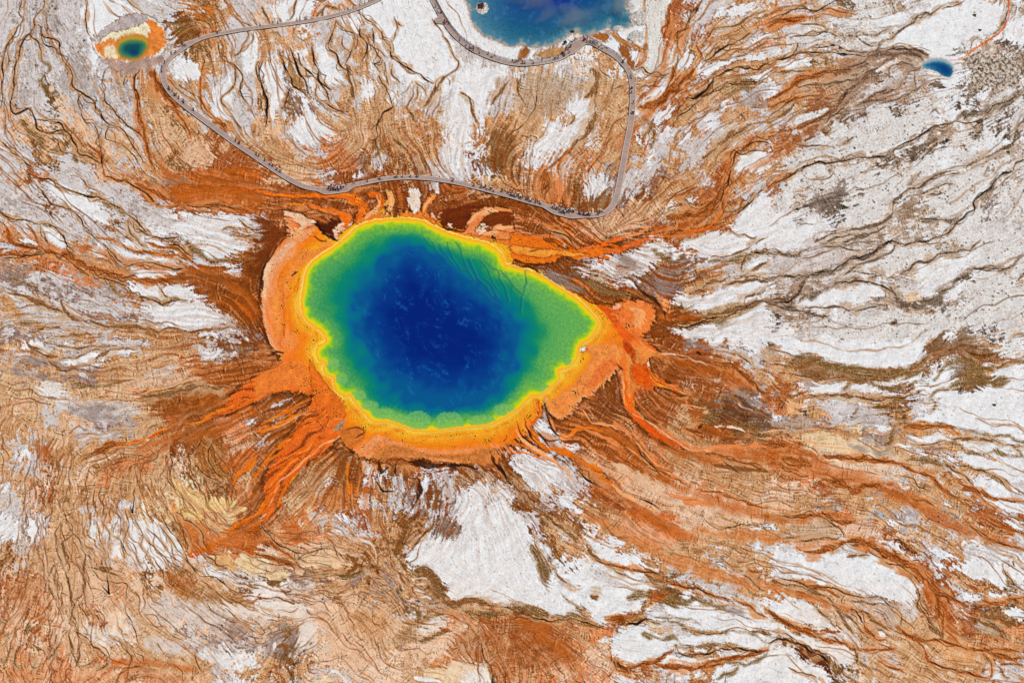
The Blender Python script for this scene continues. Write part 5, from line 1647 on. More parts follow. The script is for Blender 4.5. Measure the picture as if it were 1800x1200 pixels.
    t=D/(D+dc+1e-3); dep=np.where(dc>0,t,1.0)
    deep=np.zeros_like(U); deep[slc]=np.maximum(0,sdf(coreP,slc,U,V))
    return col,height,D,dc,dep,deep,dict(vein=vein,n1=n1,n2=n2,n3=n3,fine=fine)
def water_colour(D,dc,dep,deep,n):
    "colour of the water body: yellow shelf, green, teal, deep blue"
    n1=.6*band(3,700,.7)+.6*fbm(9,701,3); cl=fbm(46,710,4)
    ang=np.arctan2(V-570,U-780)
    # width of the yellow shelf and size of the green shelf differ round the pool
    yw=4.1+1.9*np.exp(-((ang+1.0)/.9)**2)+.7*np.exp(-((ang-1.9)/.9)**2)+.5*band(20,705)
    st=[(0,(250,170,36)),(.5,(252,186,26)),(1.0,(246,206,16)),(1.5,(196,212,20)),(2.3,(146,196,40)),(3.6,(104,174,68)),(5.5,(80,160,88))]
    x=D/yw*(1+.07*band(30,706)); xs=[s[0] for s in st]
    near=np.stack([np.interp(x,xs,[s[1][k] for s in st]) for k in range(3)],-1)
    st2=[(0,(102,172,78)),(.26,(78,160,88)),(.45,(46,146,86)),(.60,(10,132,104)),(.74,(4,122,120)),(.88,(4,106,134)),(1.0,(6,86,138))]
    tt=dep+.022*gauss(cl,2.5)+.26*sstep(V,655,715)*sstep(D,10,26)-.10*sstep(U,900,960)*sstep(-(V-640),0,40); xs=[s[0] for s in st2]
    mid=np.stack([np.interp(tt,xs,[s[1][k] for s in st2]) for k in range(3)],-1)
    c=lerp(near,mid,sstep(D,16,34)).astype(np.float32)
    # brighter green shelf on the north-east, pale scallops on the south edge
    ne=sstep(U,860,940)*sstep(D,6,20)*sstep(-(dep-.62),0,.2); c=lerp(c,np.array((112,178,78),np.float32),ne*.5)
    up=sstep(-(V-470),0,50)*sstep(D,8,24)*sstep(-(dep-.6),0,.3); c=lerp(c,np.array((120,184,50),np.float32),up*.35)
    for cx,cy,rx,ry in ((734,740,23,19),(790,742,26,19),(701,737,17,11),(674,726,20,10),(848,740,26,11),(886,720,20,11),(650,712,16,9),(1000,640,8,12),(960,684,14,8),(585,640,12,12),(600,665,12,10),(630,694,14,9)):
        e=1-np.hypot((U-cx)/rx,(V-cy)/ry)+.05*band(8,715); c=lerp(c,np.array((118,182,98),np.float32),sstep(e,-.03,.06)*.75*(D>4))
    dd=deep+5*gauss(cl,3)*(deep>0)
    c=lerp(c,np.array((3,54,132),np.float32),sstep(dd,0,36)*.9)
    c=lerp(c,np.array((1,28,112),np.float32),sstep(dd,22,78)*.85)
    # dark cracks on the north-east shelf: steps of the floor running down into the pool
    A=np.zeros_like(U)
    for tile,q in WLINES:
        w,_,rest=q.partition(' '); w=float(w); Q=catmull(pts_of(tile,rest),False,3.0); k=RND.standard_normal(len(Q)+8); k=np.convolve(k,[.25,.5,.25],'same')[4:4+len(Q)]; Q=Q+np.stack([k*1.3,k*.5],1)
        for i in range(len(Q)-1):
            sl=box(Q[i:i+2],w+3); ax,ay=Q[i]; ex,ey=Q[i+1]-Q[i]; t=np.clip(((U[sl]-ax)*ex+(V[sl]-ay)*ey)/(ex*ex+ey*ey+1e-9),0,1); d=np.hypot(U[sl]-ax-t*ex,V[sl]-ay-t*ey)
            np.maximum(A[sl],np.clip((w*.55+.9-d)/1.5,0,1),out=A[sl])
    lt=np.clip(np.roll(gauss(A,1.2),2,1)*1.5-A,0,1); c=lerp(c,np.array((130,196,120),np.float32),lt*.2)
    c=lerp(c,np.array((12,84,96),np.float32),gauss(A,.5)*.6)
    cr=lic(band(9,720,.5),TH*0+1.1+.4*band(50,722),10)+.35*band(4.5,721); m=np.exp(-(cr/.16)**2)*sstep(band(22,723),-.2,.6)
    zone=np.exp(-(((U-868)/80)**2+((V-485)/34)**2)); c=lerp(c,np.array((8,84,92),np.float32),np.clip(m*zone,0,1)*.5)
    c*=(1+(.07*n1+.04*band(3,725,.4))*sstep(-(dep-.8),0,.4)*sstep(D,5,14))[...,None]
    # wisps of paler blue: drifting mist painted into the deep water's colour
    w=lic(fbm(20,730,4,.75),TH*0+.9+.6*band(120,731),7)*.7+.6*fbm(10,733,3,.8); wz=sstep(w,-.2,2.6)*sstep(fbm(70,735,2),-.9,1.2)
    c=lerp(c,np.array((30,116,176),np.float32),wz*sstep(dep,.72,1)*.62)
    return np.clip(c,0,255)
# ------------------------------------------------------------------ helpers
def tag(o, label=None, cat=None, group=None, kind=None):
    if label: o['label'] = label
    if cat: o['category'] = cat
    if group: o['group'] = group
    if kind: o['kind'] = kind
    return o
def mk(name, me, parent=None, loc=None):
    o = bpy.data.objects.new(name, me); COL.objects.link(o)
    if parent: o.parent = parent
    if loc is not None: o.location = loc
    return o
def empty(name, loc, rz=0.0):
    o = bpy.data.objects.new(name, None); COL.objects.link(o); o.location = loc; o.rotation_euler = (0, 0, rz); o.empty_display_size = .5; return o
def lin(c):
    c = np.asarray(c, np.float32)/255.0
    return np.where(c <= .04045, c/12.92, ((c+.055)/1.055)**2.4)
def mat(name, rgb, rough=.8, noise=0.0, scale=6.0, spec=.3, bump=0.0):
    m = bpy.data.materials.new(name); m.use_nodes = True; nt = m.node_tree; b = nt.nodes['Principled BSDF']
    c = lin(rgb)/GAIN; b.inputs['Base Color'].default_value = (*[float(x) for x in c], 1); b.inputs['Roughness'].default_value = rough
    b.inputs['Specular IOR Level'].default_value = spec
    if noise or bump:
        tc = nt.nodes.new('ShaderNodeTexCoord'); n = nt.nodes.new('ShaderNodeTexNoise'); n.inputs['Scale'].default_value = scale; n.inputs['Detail'].default_value = 6
        nt.links.new(tc.outputs['Object'], n.inputs['Vector'])
        if noise:
            mr = nt.nodes.new('ShaderNodeMapRange'); mr.inputs[1].default_value=.3; mr.inputs[2].default_value=.7; mr.inputs[3].default_value = 1-noise; mr.inputs[4].default_value = 1+noise
            mx = nt.nodes.new('ShaderNodeVectorMath'); mx.operation = 'SCALE'; mx.inputs[0].default_value = [float(x) for x in c]
            nt.links.new(n.outputs[0], mr.inputs[0]); nt.links.new(mr.outputs[0], mx.inputs['Scale']); nt.links.new(mx.outputs[0], b.inputs['Base Color'])
        if bump:
            bp = nt.nodes.new('ShaderNodeBump'); bp.inputs['Strength'].default_value = bump; bp.inputs['Distance'].default_value=.05
            nt.links.new(n.outputs[0], bp.inputs['Height']); nt.links.new(bp.outputs[0], b.inputs['Normal'])
    return m
def grid_mesh(name, X, Y, Z, colr, mask=None, smooth=True, extra=None):
    "one sheet from 2-D coordinate arrays, colour kept per vertex"
    h, w = X.shape; idx = np.arange(h*w, dtype=np.int32).reshape(h, w)
    q = np.stack([idx[:-1, :-1], idx[1:, :-1], idx[1:, 1:], idx[:-1, 1:]], -1).reshape(-1, 4)
    co = np.stack([X, Y, Z], -1).reshape(-1, 3).astype(np.float32); c = colr.reshape(-1, 3)
    ex = None if extra is None else extra.reshape(-1)
    if mask is not None:
        mq = mask.reshape(-1)[q].all(1); q = q[mq]; used = np.zeros(h*w, bool); used[q.ravel()] = True
        remap = np.cumsum(used)-1; q = remap[q].astype(np.int32); co = co[used]; c = c[used]; ex = None if ex is None else ex[used]
    me = bpy.data.meshes.new(name); me.vertices.add(len(co)); me.vertices.foreach_set('co', co.ravel())
    me.loops.add(q.size); me.loops.foreach_set('vertex_index', np.ascontiguousarray(q, np.int32).ravel()); me.polygons.add(len(q))
    me.polygons.foreach_set('loop_start', np.arange(0, q.size, 4, dtype=np.int32)); me.update(calc_edges=True)
    if smooth: me.polygons.foreach_set('use_smooth', np.ones(len(q), bool))
    a = me.color_attributes.new('mats', 'FLOAT_COLOR', 'POINT'); rgba = np.ones((len(co), 4), np.float32); rgba[:, :3] = c; a.data.foreach_set('color', rgba.ravel())
    if ex is not None:
        a2 = me.attributes.new('wet', 'FLOAT', 'POINT'); a2.data.foreach_set('value', ex.astype(np.float32))
    me.update(); return me
# ------------------------------------------------------------------ ground
col, height, D, dc, dep, deep, nz = paint()
def pool_d(poly, sm=0.35, ds=6.0):
    P = catmull(pts_of(*poly), True, ds); sl = box(P, 60); d = np.full(U.shape, -60., np.float32); d[sl] = sdf(P, sl, U+sm*band(9, 800), V+sm*band(9, 801)); return d
EXC = ('A', "800,-120 812,-30 820,0 827,20 829,34 835,46 846,58 858,65 872,70 886,77 900,80 915,78 930,81 945,83 958,80 975,77 988,69 1000,60 1012,55 1022,58 1034,62 1046,58 1058,51 1070,47 1078,52 1090,50 1106,46 1115,40 1112,30 1104,22 1098,12 1104,2 1112,-30 1120,-120")
NWP = ((0, 0), "832,335 850,290 890,268 940,262 1000,268 1035,290 1035,330 1010,365 975,400 940,410 900,405 860,395 840,370")
EPL = ((3, 0), "1085,452 1110,434 1145,420 1200,414 1245,424 1280,446 1298,482 1290,520 1275,538 1240,532 1204,508 1164,488 1115,478 1090,468")
De, Dn, Dp = pool_d(EXC, .9), pool_d(NWP), pool_d(EPL)
# pale sinter lip and shallow margins of the small pools
m_ = np.exp(-((De+1.5)/2.2)**2)*.6; col = lerp(col, np.array((150, 116, 92), np.float32), m_)
m_ = sstep(De, -9, -1)*sstep(nz['n2']+nz['fine'], .3, 1.8)*.6; col = lerp(col, np.array((168, 120, 84), np.float32), m_)
m_ = np.exp(-((Dn+2)/4)**2); col = lerp(col, np.array((196, 120, 36), np.float32), m_*.8)
m_ = np.exp(-((Dp+1.5)/2)**2); col = lerp(col, np.array((196, 186, 180), np.float32), m_*.8)
Dall = np.maximum(np.maximum(D, De), np.maximum(Dn, Dp))
wetness = np.clip(sstep(170-col.mean(-1), 0, 90), 0, 1)
Z = height*HSC + .10*fbm(60, 900, 3) + .05*nz['n1']*0
Z -= Z.mean(); Z *= sstep(-Dall, 2, 40)*.9+.1
Z += np.clip(-Dall-1.5, 0, 30)*.006
Z = np.where(Dall > -2.5, np.minimum(Z, 0)*.3-.02-.06*(Dall+2.5), Z); Z = np.maximum(Z, -3.0)
# outer rings: the same ground carried on to the horizon
def grow(n, s0, k): return np.cumsum(s0*k**np.arange(1, n+1))
gl = grow(34, STEP*1.2, 1.22); nl = len(gl)
ue = np.concatenate([us[0]-gl[::-1], us, us[-1]+gl]); gt = grow(32, STEP*1.2, 1.2); gt = gt[gt < 2500]
vsb = grow(26, STEP*1.2, 1.2); ve = np.concatenate([vs[0]-gt[::-1], vs, vs[-1]+vsb])
def mirror(n, k0, k1, offs0, offs1):
    a = np.arange(n); l = np.clip((offs0/STEP).astype(int), 0, n-1)[::-1]; r = np.clip(n-1-(offs1/STEP).astype(int), 0, n-1)
    return np.concatenate([l, a, r])
iu = mirror(NW, 0, 0, np.minimum(gl, 700), np.minimum(gl, 700)); iv = mirror(NH, 0, 0, np.minimum(gt, 60), np.minimum(vsb, 300))
UE, VE = np.meshgrid(ue, ve); GX_, GY_ = ground_np(UE, VE)
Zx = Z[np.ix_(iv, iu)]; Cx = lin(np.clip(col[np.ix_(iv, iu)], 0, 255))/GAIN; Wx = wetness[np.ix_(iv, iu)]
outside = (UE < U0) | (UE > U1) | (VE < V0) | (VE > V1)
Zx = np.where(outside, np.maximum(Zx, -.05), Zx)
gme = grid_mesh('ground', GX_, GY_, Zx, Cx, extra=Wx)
gm = bpy.data.materials.new('microbial mats and sinter'); gm.use_nodes = True; nt = gm.node_tree; b = nt.nodes['Principled BSDF']
at = nt.nodes.new('ShaderNodeAttribute'); at.attribute_name = 'mats'; wt = nt.nodes.new('ShaderNodeAttribute'); wt.attribute_name = 'wet'
tc = nt.nodes.new('ShaderNodeTexCoord')
n1_ = nt.nodes.new('ShaderNodeTexNoise'); n1_.inputs['Scale'].default_value = 3.2; n1_.inputs['Detail'].default_value = 8; n1_.inputs['Roughness'].default_value = .7
n2_ = nt.nodes.new('ShaderNodeTexNoise'); n2_.inputs['Scale'].default_value = .35; n2_.inputs['Detail'].default_value = 6
for n_ in (n1_, n2_): nt.links.new(tc.outputs['Object'], n_.inputs['Vector'])
mr = nt.nodes.new('ShaderNodeMapRange'); mr.inputs[1].default_value = .3; mr.inputs[2].default_value = .7; mr.inputs[3].default_value = .88; mr.inputs[4].default_value = 1.08
mr2 = nt.nodes.new('ShaderNodeMapRange'); mr2.inputs[1].default_value = .3; mr2.inputs[2].default_value = .7; mr2.inputs[3].default_value = .94; mr2.inputs[4].default_value = 1.05
mu = nt.nodes.new('ShaderNodeMath'); mu.operation = 'MULTIPLY'; sc_ = nt.nodes.new('ShaderNodeVectorMath'); sc_.operation = 'SCALE'
nt.links.new(n1_.outputs[0], mr.inputs[0]); nt.links.new(n2_.outputs[0], mr2.inputs[0]); nt.links.new(mr.outputs[0], mu.inputs[0]); nt.links.new(mr2.outputs[0], mu.inputs[1])
nt.links.new(at.outputs['Color'], sc_.inputs[0]); nt.links.new(mu.outputs[0], sc_.inputs['Scale']); nt.links.new(sc_.outputs[0], b.inputs['Base Color'])
rr_ = nt.nodes.new('ShaderNodeMapRange'); rr_.inputs[3].default_value = .92; rr_.inputs[4].default_value = .5; nt.links.new(wt.outputs['Fac'], rr_.inputs[0]); nt.links.new(rr_.outputs[0], b.inputs['Roughness'])
b.inputs['Specular IOR Level'].default_value = .1
bp = nt.nodes.new('ShaderNodeBump'); bp.inputs['Strength'].default_value = .5; bp.inputs['Distance'].default_value = .08; nt.links.new(n1_.outputs[0], bp.inputs['Height']); nt.links.new(bp.outputs[0], b.inputs['Normal'])
gme.materials.append(gm); ground = mk('ground', gme); tag(ground, 'pale sinter flats with orange and brown microbial mats and braided channels', kind='structure')
# ------------------------------------------------------------------ water
def water_mat(name, rough=.08):
    m = bpy.data.materials.new(name); m.use_nodes = True; nt = m.node_tree; b = nt.nodes['Principled BSDF']
    at = nt.nodes.new('ShaderNodeAttribute'); at.attribute_name = 'mats'; nt.links.new(at.outputs['Color'], b.inputs['Base Color'])
    b.inputs['Roughness'].default_value = rough; b.inputs['IOR'].default_value = 1.33
    tc = nt.nodes.new('ShaderNodeTexCoord'); n = nt.nodes.new('ShaderNodeTexNoise'); n.inputs['Scale'].default_value = 1.6; n.inputs['Detail'].default_value = 4
    nt.links.new(tc.outputs['Object'], n.inputs['Vector']); bp = nt.nodes.new('ShaderNodeBump'); bp.inputs['Strength'].default_value = .15; bp.inputs['Distance'].default_value = .03
    nt.links.new(n.outputs[0], bp.inputs['Height']); nt.links.new(bp.outputs[0], b.inputs['Normal']); return m
WM = water_mat('hot spring water')
GU, GV = ground_np(U, V)
def water(dd, c, label, z=-.045):
    j, i = np.where(dd > -2.2); sl = (slice(max(0, j.min()-1), j.max()+2), slice(max(0, i.min()-1), i.max()+2))
    me = grid_mesh('water', GU[sl], GV[sl], np.full(GU[sl].shape, z), lin(np.clip(c[sl], 0, 255))/GAIN, mask=(dd[sl] > -2.2)); me.materials.append(WM)
    return tag(mk('water', me), label, kind='structure')
water(D, water_colour(D, dc, dep, deep, nz), 'big round hot spring with deep blue centre and green and yellow rim')
# crater lake at the top: pale shelf, mottled blue, darker middle
cl_ = fbm(34, 820, 4); fn_ = fbm(9, 830, 3)
xs_ = [0, 2, 6, 14, 28, 48, 80]; cs_ = [(170, 160, 146), (120, 146, 150), (74, 124, 140), (40, 104, 130), (26, 92, 128), (18, 80, 130), (14, 68, 132)]
De_ = De + 3*cl_
ce = np.stack([np.interp(De_, xs_, [c[k] for c in cs_]) for k in range(3)], -1).astype(np.float32)
wl_ = sstep(-(U-900), -20, 60); ce = lerp(ce, np.array((104, 150, 166), np.float32), wl_*.45*sstep(De, 2, 10))
ce = lerp(ce, np.array((26, 66, 88), np.float32), sstep(fn_+.5*band(4,835), .5, 1.6)*.6*sstep(De, 6, 20)*sstep(U*0+100-De, 20, 90))
ce = lerp(ce, np.array((14, 40, 138), np.float32), np.exp(-(((U-985)/30)**2+((V-0)/16)**2))*.7)
ce = lerp(ce, np.array((120, 150, 190), np.float32), sstep(cl_, .4, 2)*.25)
water(De, ce, 'wide steaming blue crater pool behind the boardwalk at the top')
xs_ = [0, 2, 5, 9, 14]; cs_ = [(186, 150, 40), (128, 132, 50), (70, 128, 84), (40, 110, 90), (16, 76, 84)]
Dn_ = Dn - 3*sstep(-(V-82), 0, 14)
cn = np.stack([np.interp(Dn_+3*sstep(V, 76, 90), xs_, [c[k] for c in cs_]) for k in range(3)], -1).astype(np.float32)
cn = lerp(cn, np.array((8, 60, 96), np.float32), np.exp(-(((U-236)/9)**2+((V-92)/7)**2)**1.5)*.95)
water(Dn, cn, 'small green and blue hot spring in the orange basin at upper left')
xs_ = [0, 2, 5, 8, 12]; cs_ = [(160, 172, 172), (88, 144, 160), (34, 100, 140), (14, 78, 126), (8, 62, 112)]
Dp_ = Dp - 2+ 7*sstep(V, 108, 128)
cp = np.stack([np.interp(Dp_, xs_, [c[k] for c in cs_]) for k in range(3)], -1).astype(np.float32)
water(Dp, cp, 'small deep blue pool between rust channels at upper right')
# ------------------------------------------------------------------ boardwalk
M_DECK = mat('weathered planks', (172, 146, 134), .85, .12, 1.2, .15); M_CURB = mat('bleached curb timber', (214, 206, 198), .8, .08, 2, .15)
M_POST = mat('dark timber', (70, 58, 50), .9, .15, 3); M_RAIL = mat('grey rail timber', (96, 92, 92), .85, .12, 3)
# planks: cross boards drawn by a wave along the walk (u) stored in a uv map
nt = M_DECK.node_tree; b = nt.nodes['Principled BSDF']; uvn = nt.nodes.new('ShaderNodeUVMap'); uvn.uv_map = 'walk'
wv = nt.nodes.new('ShaderNodeTexWhiteNoise'); wv.noise_dimensions = '1D'; sx = nt.nodes.new('ShaderNodeSeparateXYZ'); nt.links.new(uvn.outputs[0], sx.inputs[0])
fl = nt.nodes.new('ShaderNodeMath'); fl.operation = 'FLOOR'; ml = nt.nodes.new('ShaderNodeMath'); ml.operation = 'MULTIPLY'; ml.inputs[1].default_value = 1/.14*.14/.6
nt.links.new(sx.outputs[0], ml.inputs[0]); nt.links.new(ml.outputs[0], fl.inputs[0]); nt.links.new(fl.outputs[0], wv.inputs['W'])
mrp = nt.nodes.new('ShaderNodeMapRange'); mrp.inputs[3].default_value = .9; mrp.inputs[4].default_value = 1.1; nt.links.new(wv.outputs['Value'], mrp.inputs[0])
old = b.inputs['Base Color'].links[0].from_socket; s2 = nt.nodes.new('ShaderNodeVectorMath'); s2.operation = 'SCALE'
nt.links.new(old, s2.inputs[0]); nt.links.new(mrp.outputs[0], s2.inputs['Scale']); nt.links.new(s2.outputs[0], b.inputs['Base Color'])
WALK = "745,-36 712,-18 676,-4 650,9 625,19 600,27 570,34.5 535,41 500,46 450,52 415,57 387,62.5 365,67 347,73.5 330,83 312,95 297,107 289,119 286.5,132 289,146 296,160 310,176 337,198 375,226 412,253.5 450,279 480,300 497,311 515,321.5 535,331 557,335.5 580,335 610,330.5 640,324.5 670,318.5 700,315.5 730,315 762,317.5 800,323.5 837,332 875,342 900,348.5 925,356 950,362.5 975,369 1000,375.5 1020,380 1040,382.5 1058,379.5 1070,373 1078,363 1084,348 1089,325 1094,298 1100,265 1107,230 1111,200 1112.5,170 1111,145 1105,127 1092,111 1076,98.5 1056,87.5 1042,79 1032,75 1022,77.5 1008,87 993,101 982,106.5 962,111.5 930,115.5 900,115 870,107 840,95 815,79 797,62 783,42 772,24 762,5 752,-18 742,-40"
WPX = catmull(pts_of('A', WALK), False, 4.0)
WG = np.stack(ground_np(WPX[:, 0], WPX[:, 1]), 1)
sg = np.concatenate([[0], np.cumsum(np.hypot(*np.diff(WG, axis=0).T))]); ns = int(sg[-1]/1.2); ss = np.linspace(0, sg[-1], ns)
WX = np.stack([np.interp(ss, sg, WG[:, 0]), np.interp(ss, sg, WG[:, 1])], 1); WU = np.stack([np.interp(ss, sg, WPX[:, 0]), np.interp(ss, sg, WPX[:, 1])], 1)
for _ in range(2): WX[1:-1] = (WX[:-2]+2*WX[1:-1]+WX[2:])/4
TN = np.gradient(WX, axis=0); TN /= np.hypot(TN[:, 0], TN[:, 1])[:, None]; NR = np.stack([TN[:, 1], -TN[:, 0]], 1)   # right-hand side
HL = np.full(ns, 1.0); HR = np.full(ns, 1.0)
def bump_w(arr, u0, v0, amount, flat, ramp):
    "widen the deck near picture spot u0, v0"
    i = np.argmin(np.hypot(WU[:, 0]-u0, WU[:, 1]-v0)); d = np.abs(ss-ss[i]); arr += amount*np.clip((flat+ramp-d)/ramp, 0, 1)
bump_w(HR, 590, 334, 1.7, 3.6, 2.2); bump_w(HR, 995, 374, 1.9, 3.0, 4.5)
bump_w(HR, 1012, 84, 1.1, 3.0, 1.5); bump_w(HL, 1010, 85, .9, 3.4, 1.5); bump_w(HL, 1032, 75, .6, 1.2, 1.2)
bump_w(HL, 771, 42, 2.3, 1.6, .8); bump_w(HR, 328, 83, .9, 1.2, 1.6)
HZ = .75
def strip(name, offA, offB, z0, z1, m, parent, uv=False, i0=0, i1=None):
    "a long box following the walk between two sideways offsets"
    i1 = ns if i1 is None else i1; A = WX[i0:i1]+NR[i0:i1]*offA[i0:i1, None]; B = WX[i0:i1]+NR[i0:i1]*offB[i0:i1, None]; n = len(A)
    vs_ = []; 
    for k in range(n): vs_ += [(A[k, 0], A[k, 1], z1), (B[k, 0], B[k, 1], z1), (B[k, 0], B[k, 1], z0), (A[k, 0], A[k, 1], z0)]
    fs = []
    for k in range(n-1):
        a = 4*k; c = a+4
        for e in range(4): f = (e+1) % 4; fs.append((a+e, a+f, c+f, c+e))
    fs += [(0, 3, 2, 1), (4*n-4, 4*n-3, 4*n-2, 4*n-1)]
    me = bpy.data.meshes.new(name); me.from_pydata(vs_, [], fs); me.materials.append(m)
    if uv:
        l = me.uv_layers.new(name='walk')
        for p in me.polygons:
            for li in p.loop_indices: vi = me.loops[li].vertex_index; l.data[li].uv = (ss[i0+vi//4], float(vi % 4))
    me.update(); return mk(name, me, parent)
walk = empty('boardwalk', (0, 0, 0)); tag(walk, 'long grey timber boardwalk looping across the flats between the two big pools', 'boardwalk')
strip('deck', -HL, HR, HZ-.06, HZ, M_DECK, walk, uv=True)
strip('edge_rail', -HL-.02, -HL+.12, HZ+.003, HZ+.13, M_CURB, walk); strip('edge_rail', HR-.12, HR+.02, HZ+.003, HZ+.13, M_CURB, walk)
strip('side_beam_shade', -HL+.04, -HL+.14, HZ-.34, HZ-.063, M_POST, walk); strip('side_beam_shade', HR-.14, HR-.04, HZ-.34, HZ-.063, M_POST, walk)  # beams made dark and tall to stand in for shade under the deck
def bars(name, items, m, parent):
    "square bars (p, q, half width) gathered in one part"
    vs_, fs = [], []
    for p, q, r in items:
        p = Vector(p); q = Vector(q); d = (q-p).normalized(); a = d.cross(Vector((0, 0, 1))); a = Vector((1, 0, 0)) if a.length < .01 else a.normalized(); c = d.cross(a); k = len(vs_)
        for e in (p, q):
            for s_, t_ in ((-1, -1), (1, -1), (1, 1), (-1, 1)): vs_.append(tuple(e+a*r*s_+c*r*t_))
        fs += [(k, k+3, k+2, k+1), (k+4, k+5, k+6, k+7)]+[(k+e, k+(e+1) % 4, k+4+(e+1) % 4, k+4+e) for e in range(4)]
    me = bpy.data.meshes.new(name); me.from_pydata(vs_, [], fs); me.materials.append(m); me.update(); return mk(name, me, parent)
for k in range(2, ns, 5):
    p, q = WX[k]+NR[k]*(-HL[k]+.25), WX[k]+NR[k]*(HR[k]-.25)
    bars('support_bent', [((p[0], p[1], -.15), (p[0], p[1], HZ-.35), .08), ((q[0], q[1], -.15), (q[0], q[1], HZ-.35), .08), ((p[0], p[1], HZ-.42), (q[0], q[1], HZ-.42), .07)], M_POST, walk)
def rail_run(ua, va, ub, vb, side):
    i = int(np.argmin(np.hypot(WU[:, 0]-ua, WU[:, 1]-va))); j = int(np.argmin(np.hypot(WU[:, 0]-ub, WU[:, 1]-vb))); i, j = min(i, j), max(i, j)
    off = (HR-.05) if side > 0 else (-HL+.05); P = WX+NR*off[:, None]; it = []
    for k in range(i, j):
        a, c = P[k], P[k+1]
        for z in (HZ+1.05, HZ+.72, HZ+.40): it.append(((a[0], a[1], z), (c[0], c[1], z), .045))
        if k % 2 == 0: it.append(((a[0], a[1], HZ+.12), (a[0], a[1], HZ+1.09), .06))
    return bars('railing', it, M_RAIL, walk)
last = ns-1
iE = int(np.argmin(np.hypot(WU[:, 0]-1088, WU[:, 1]-108)))
rail_run(1086, 105, 1034, 75.5, -1) if 0 else None
# which side faces the crater pool on the return leg
def side_of(u0, v0, tu, tv):
    i = int(np.argmin(np.hypot(WU[:, 0]-u0, WU[:, 1]-v0))); g = gp(tu, tv); return 1 if (g.x-WX[i, 0])*NR[i, 0]+(g.y-WX[i, 1])*NR[i, 1] > 0 else -1
rail_run(1087, 107, 1036, 76, side_of(1060, 90, 1070, 60)); rail_run(1028, 75, 995, 99, side_of(1010, 85, 1000, 60)); rail_run(990, 103, 752, -18, side_of(870, 107, 900, 60))
# ------------------------------------------------------------------ people
def skin(name, V_, E_, R_, sub=1):
    me = bpy.data.meshes.new(name); me.from_pydata(V_, E_, []); o = bpy.data.objects.new(name, me); COL.objects.link(o)
    md = o.modifiers.new('s', 'SKIN'); 
    for k, r in enumerate(R_): sv = me.skin_vertices[0].data[k]; sv.radius = (r, r) if not isinstance(r, tuple) else r; sv.use_root = (k == 0)
    if sub: o.modifiers.new('u', 'SUBSURF').levels = sub
    dg = bpy.context.evaluated_depsgraph_get(); out = bpy.data.meshes.new_from_object(o.evaluated_get(dg)); bpy.data.objects.remove(o); bpy.data.meshes.remove(me)
    for p in out.polygons: p.use_smooth = True
    out.name = name; return out
def figure(pose):
    st = {'stand': .03, 'walk': .30}[pose]; L = {}
    hip = (0, 0, .92)
    ankL, ankR = (.10, st, .08), (-.10, -st, .08); kL, kR = (.10, st*.55+.02, .50), (-.10, -st*.4+.04, .50)
    if pose == 'stand': wrL, wrR, eL, eR = (.27, .06, .84), (-.27, .06, .84), (.26, -.02, 1.12), (-.26, -.02, 1.12)
    else: wrL, wrR, eL, eR = (.25, -.22, .90), (-.25, .24, .92), (.25, -.10, 1.12), (-.25, .06, 1.12)
    shL, shR = (.19, 0, 1.40), (-.19, 0, 1.40)
    def tip(a, f): return (a[0], a[1]+.14*f, .04)
    hand = lambda w: (w[0], w[1]+.03, w[2]-.10)
    body = skin('body', [hip, (0, 0, 1.15), (0, 0, 1.36), (0, 0, 1.48), (0, .01, 1.58), (0, .01, 1.68), (.09, 0, .88), kL, ankL, tip(ankL, 1), (-.09, 0, .88), kR, ankR, tip(ankR, 1), shL, eL, wrL, hand(wrL), shR, eR, wrR, hand(wrR)],
        [(0, 1), (1, 2), (2, 3), (3, 4), (4, 5), (0, 6), (6, 7), (7, 8), (8, 9), (0, 10), (10, 11), (11, 12), (12, 13), (2, 14), (14, 15), (15, 16), (16, 17), (2, 18), (18, 19), (19, 20), (20, 21)],
        [.11, .11, .12, .055, .095, .085, .075, .055, .04, .04, .075, .055, .04, .04, .05, .04, .03, .035, .05, .04, .03, .035])
    shirt = skin('shirt', [(0, 0, .95), (0, 0, 1.15), (0, 0, 1.36), (0, 0, 1.44), shL, tuple((shL[i]+2*eL[i])/3 for i in range(3)), shR, tuple((shR[i]+2*eR[i])/3 for i in range(3))],
        [(0, 1), (1, 2), (2, 3), (2, 4), (4, 5), (2, 6), (6, 7)], [(.17, .13), (.16, .13), (.19, .14), .08, .085, .07, .085, .07])
    trou = skin('trousers', [(0, 0, .95), (.09, 0, .86), kL, (ankL[0], ankL[1], .14), (-.09, 0, .86), kR, (ankR[0], ankR[1], .14)], [(0, 1), (1, 2), (2, 3), (0, 4), (4, 5), (5, 6)], [(.16, .13), .105, .085, .07, .105, .085, .07])
    return body, shirt, trou
hair_me = bpy.data.meshes.new('hair'); bm = bmesh.new(); bmesh.ops.create_uvsphere(bm, u_segments=10, v_segments=6, radius=.118); bmesh.ops.translate(bm, verts=bm.verts, vec=(0, -.015, 1.675))
bmesh.ops.delete(bm, geom=[v for v in bm.verts if v.co.z < 1.62 and v.co.y > .02], context='VERTS'); bm.to_mesh(hair_me); bm.free()
hat_me = bpy.data.meshes.new('hat'); bm = bmesh.new(); bmesh.ops.create_cone(bm, segments=14, radius1=.21, radius2=.12, depth=.05, cap_ends=True); bmesh.ops.create_cone(bm, segments=12, radius1=.115, radius2=.09, depth=.13, cap_ends=True, matrix=Matrix.Translation((0, 0, .08))); bmesh.ops.translate(bm, verts=bm.verts, vec=(0, 0, 1.72)); bm.to_mesh(hat_me); bm.free()
FIG = {p: figure(p) for p in ('stand', 'walk')}
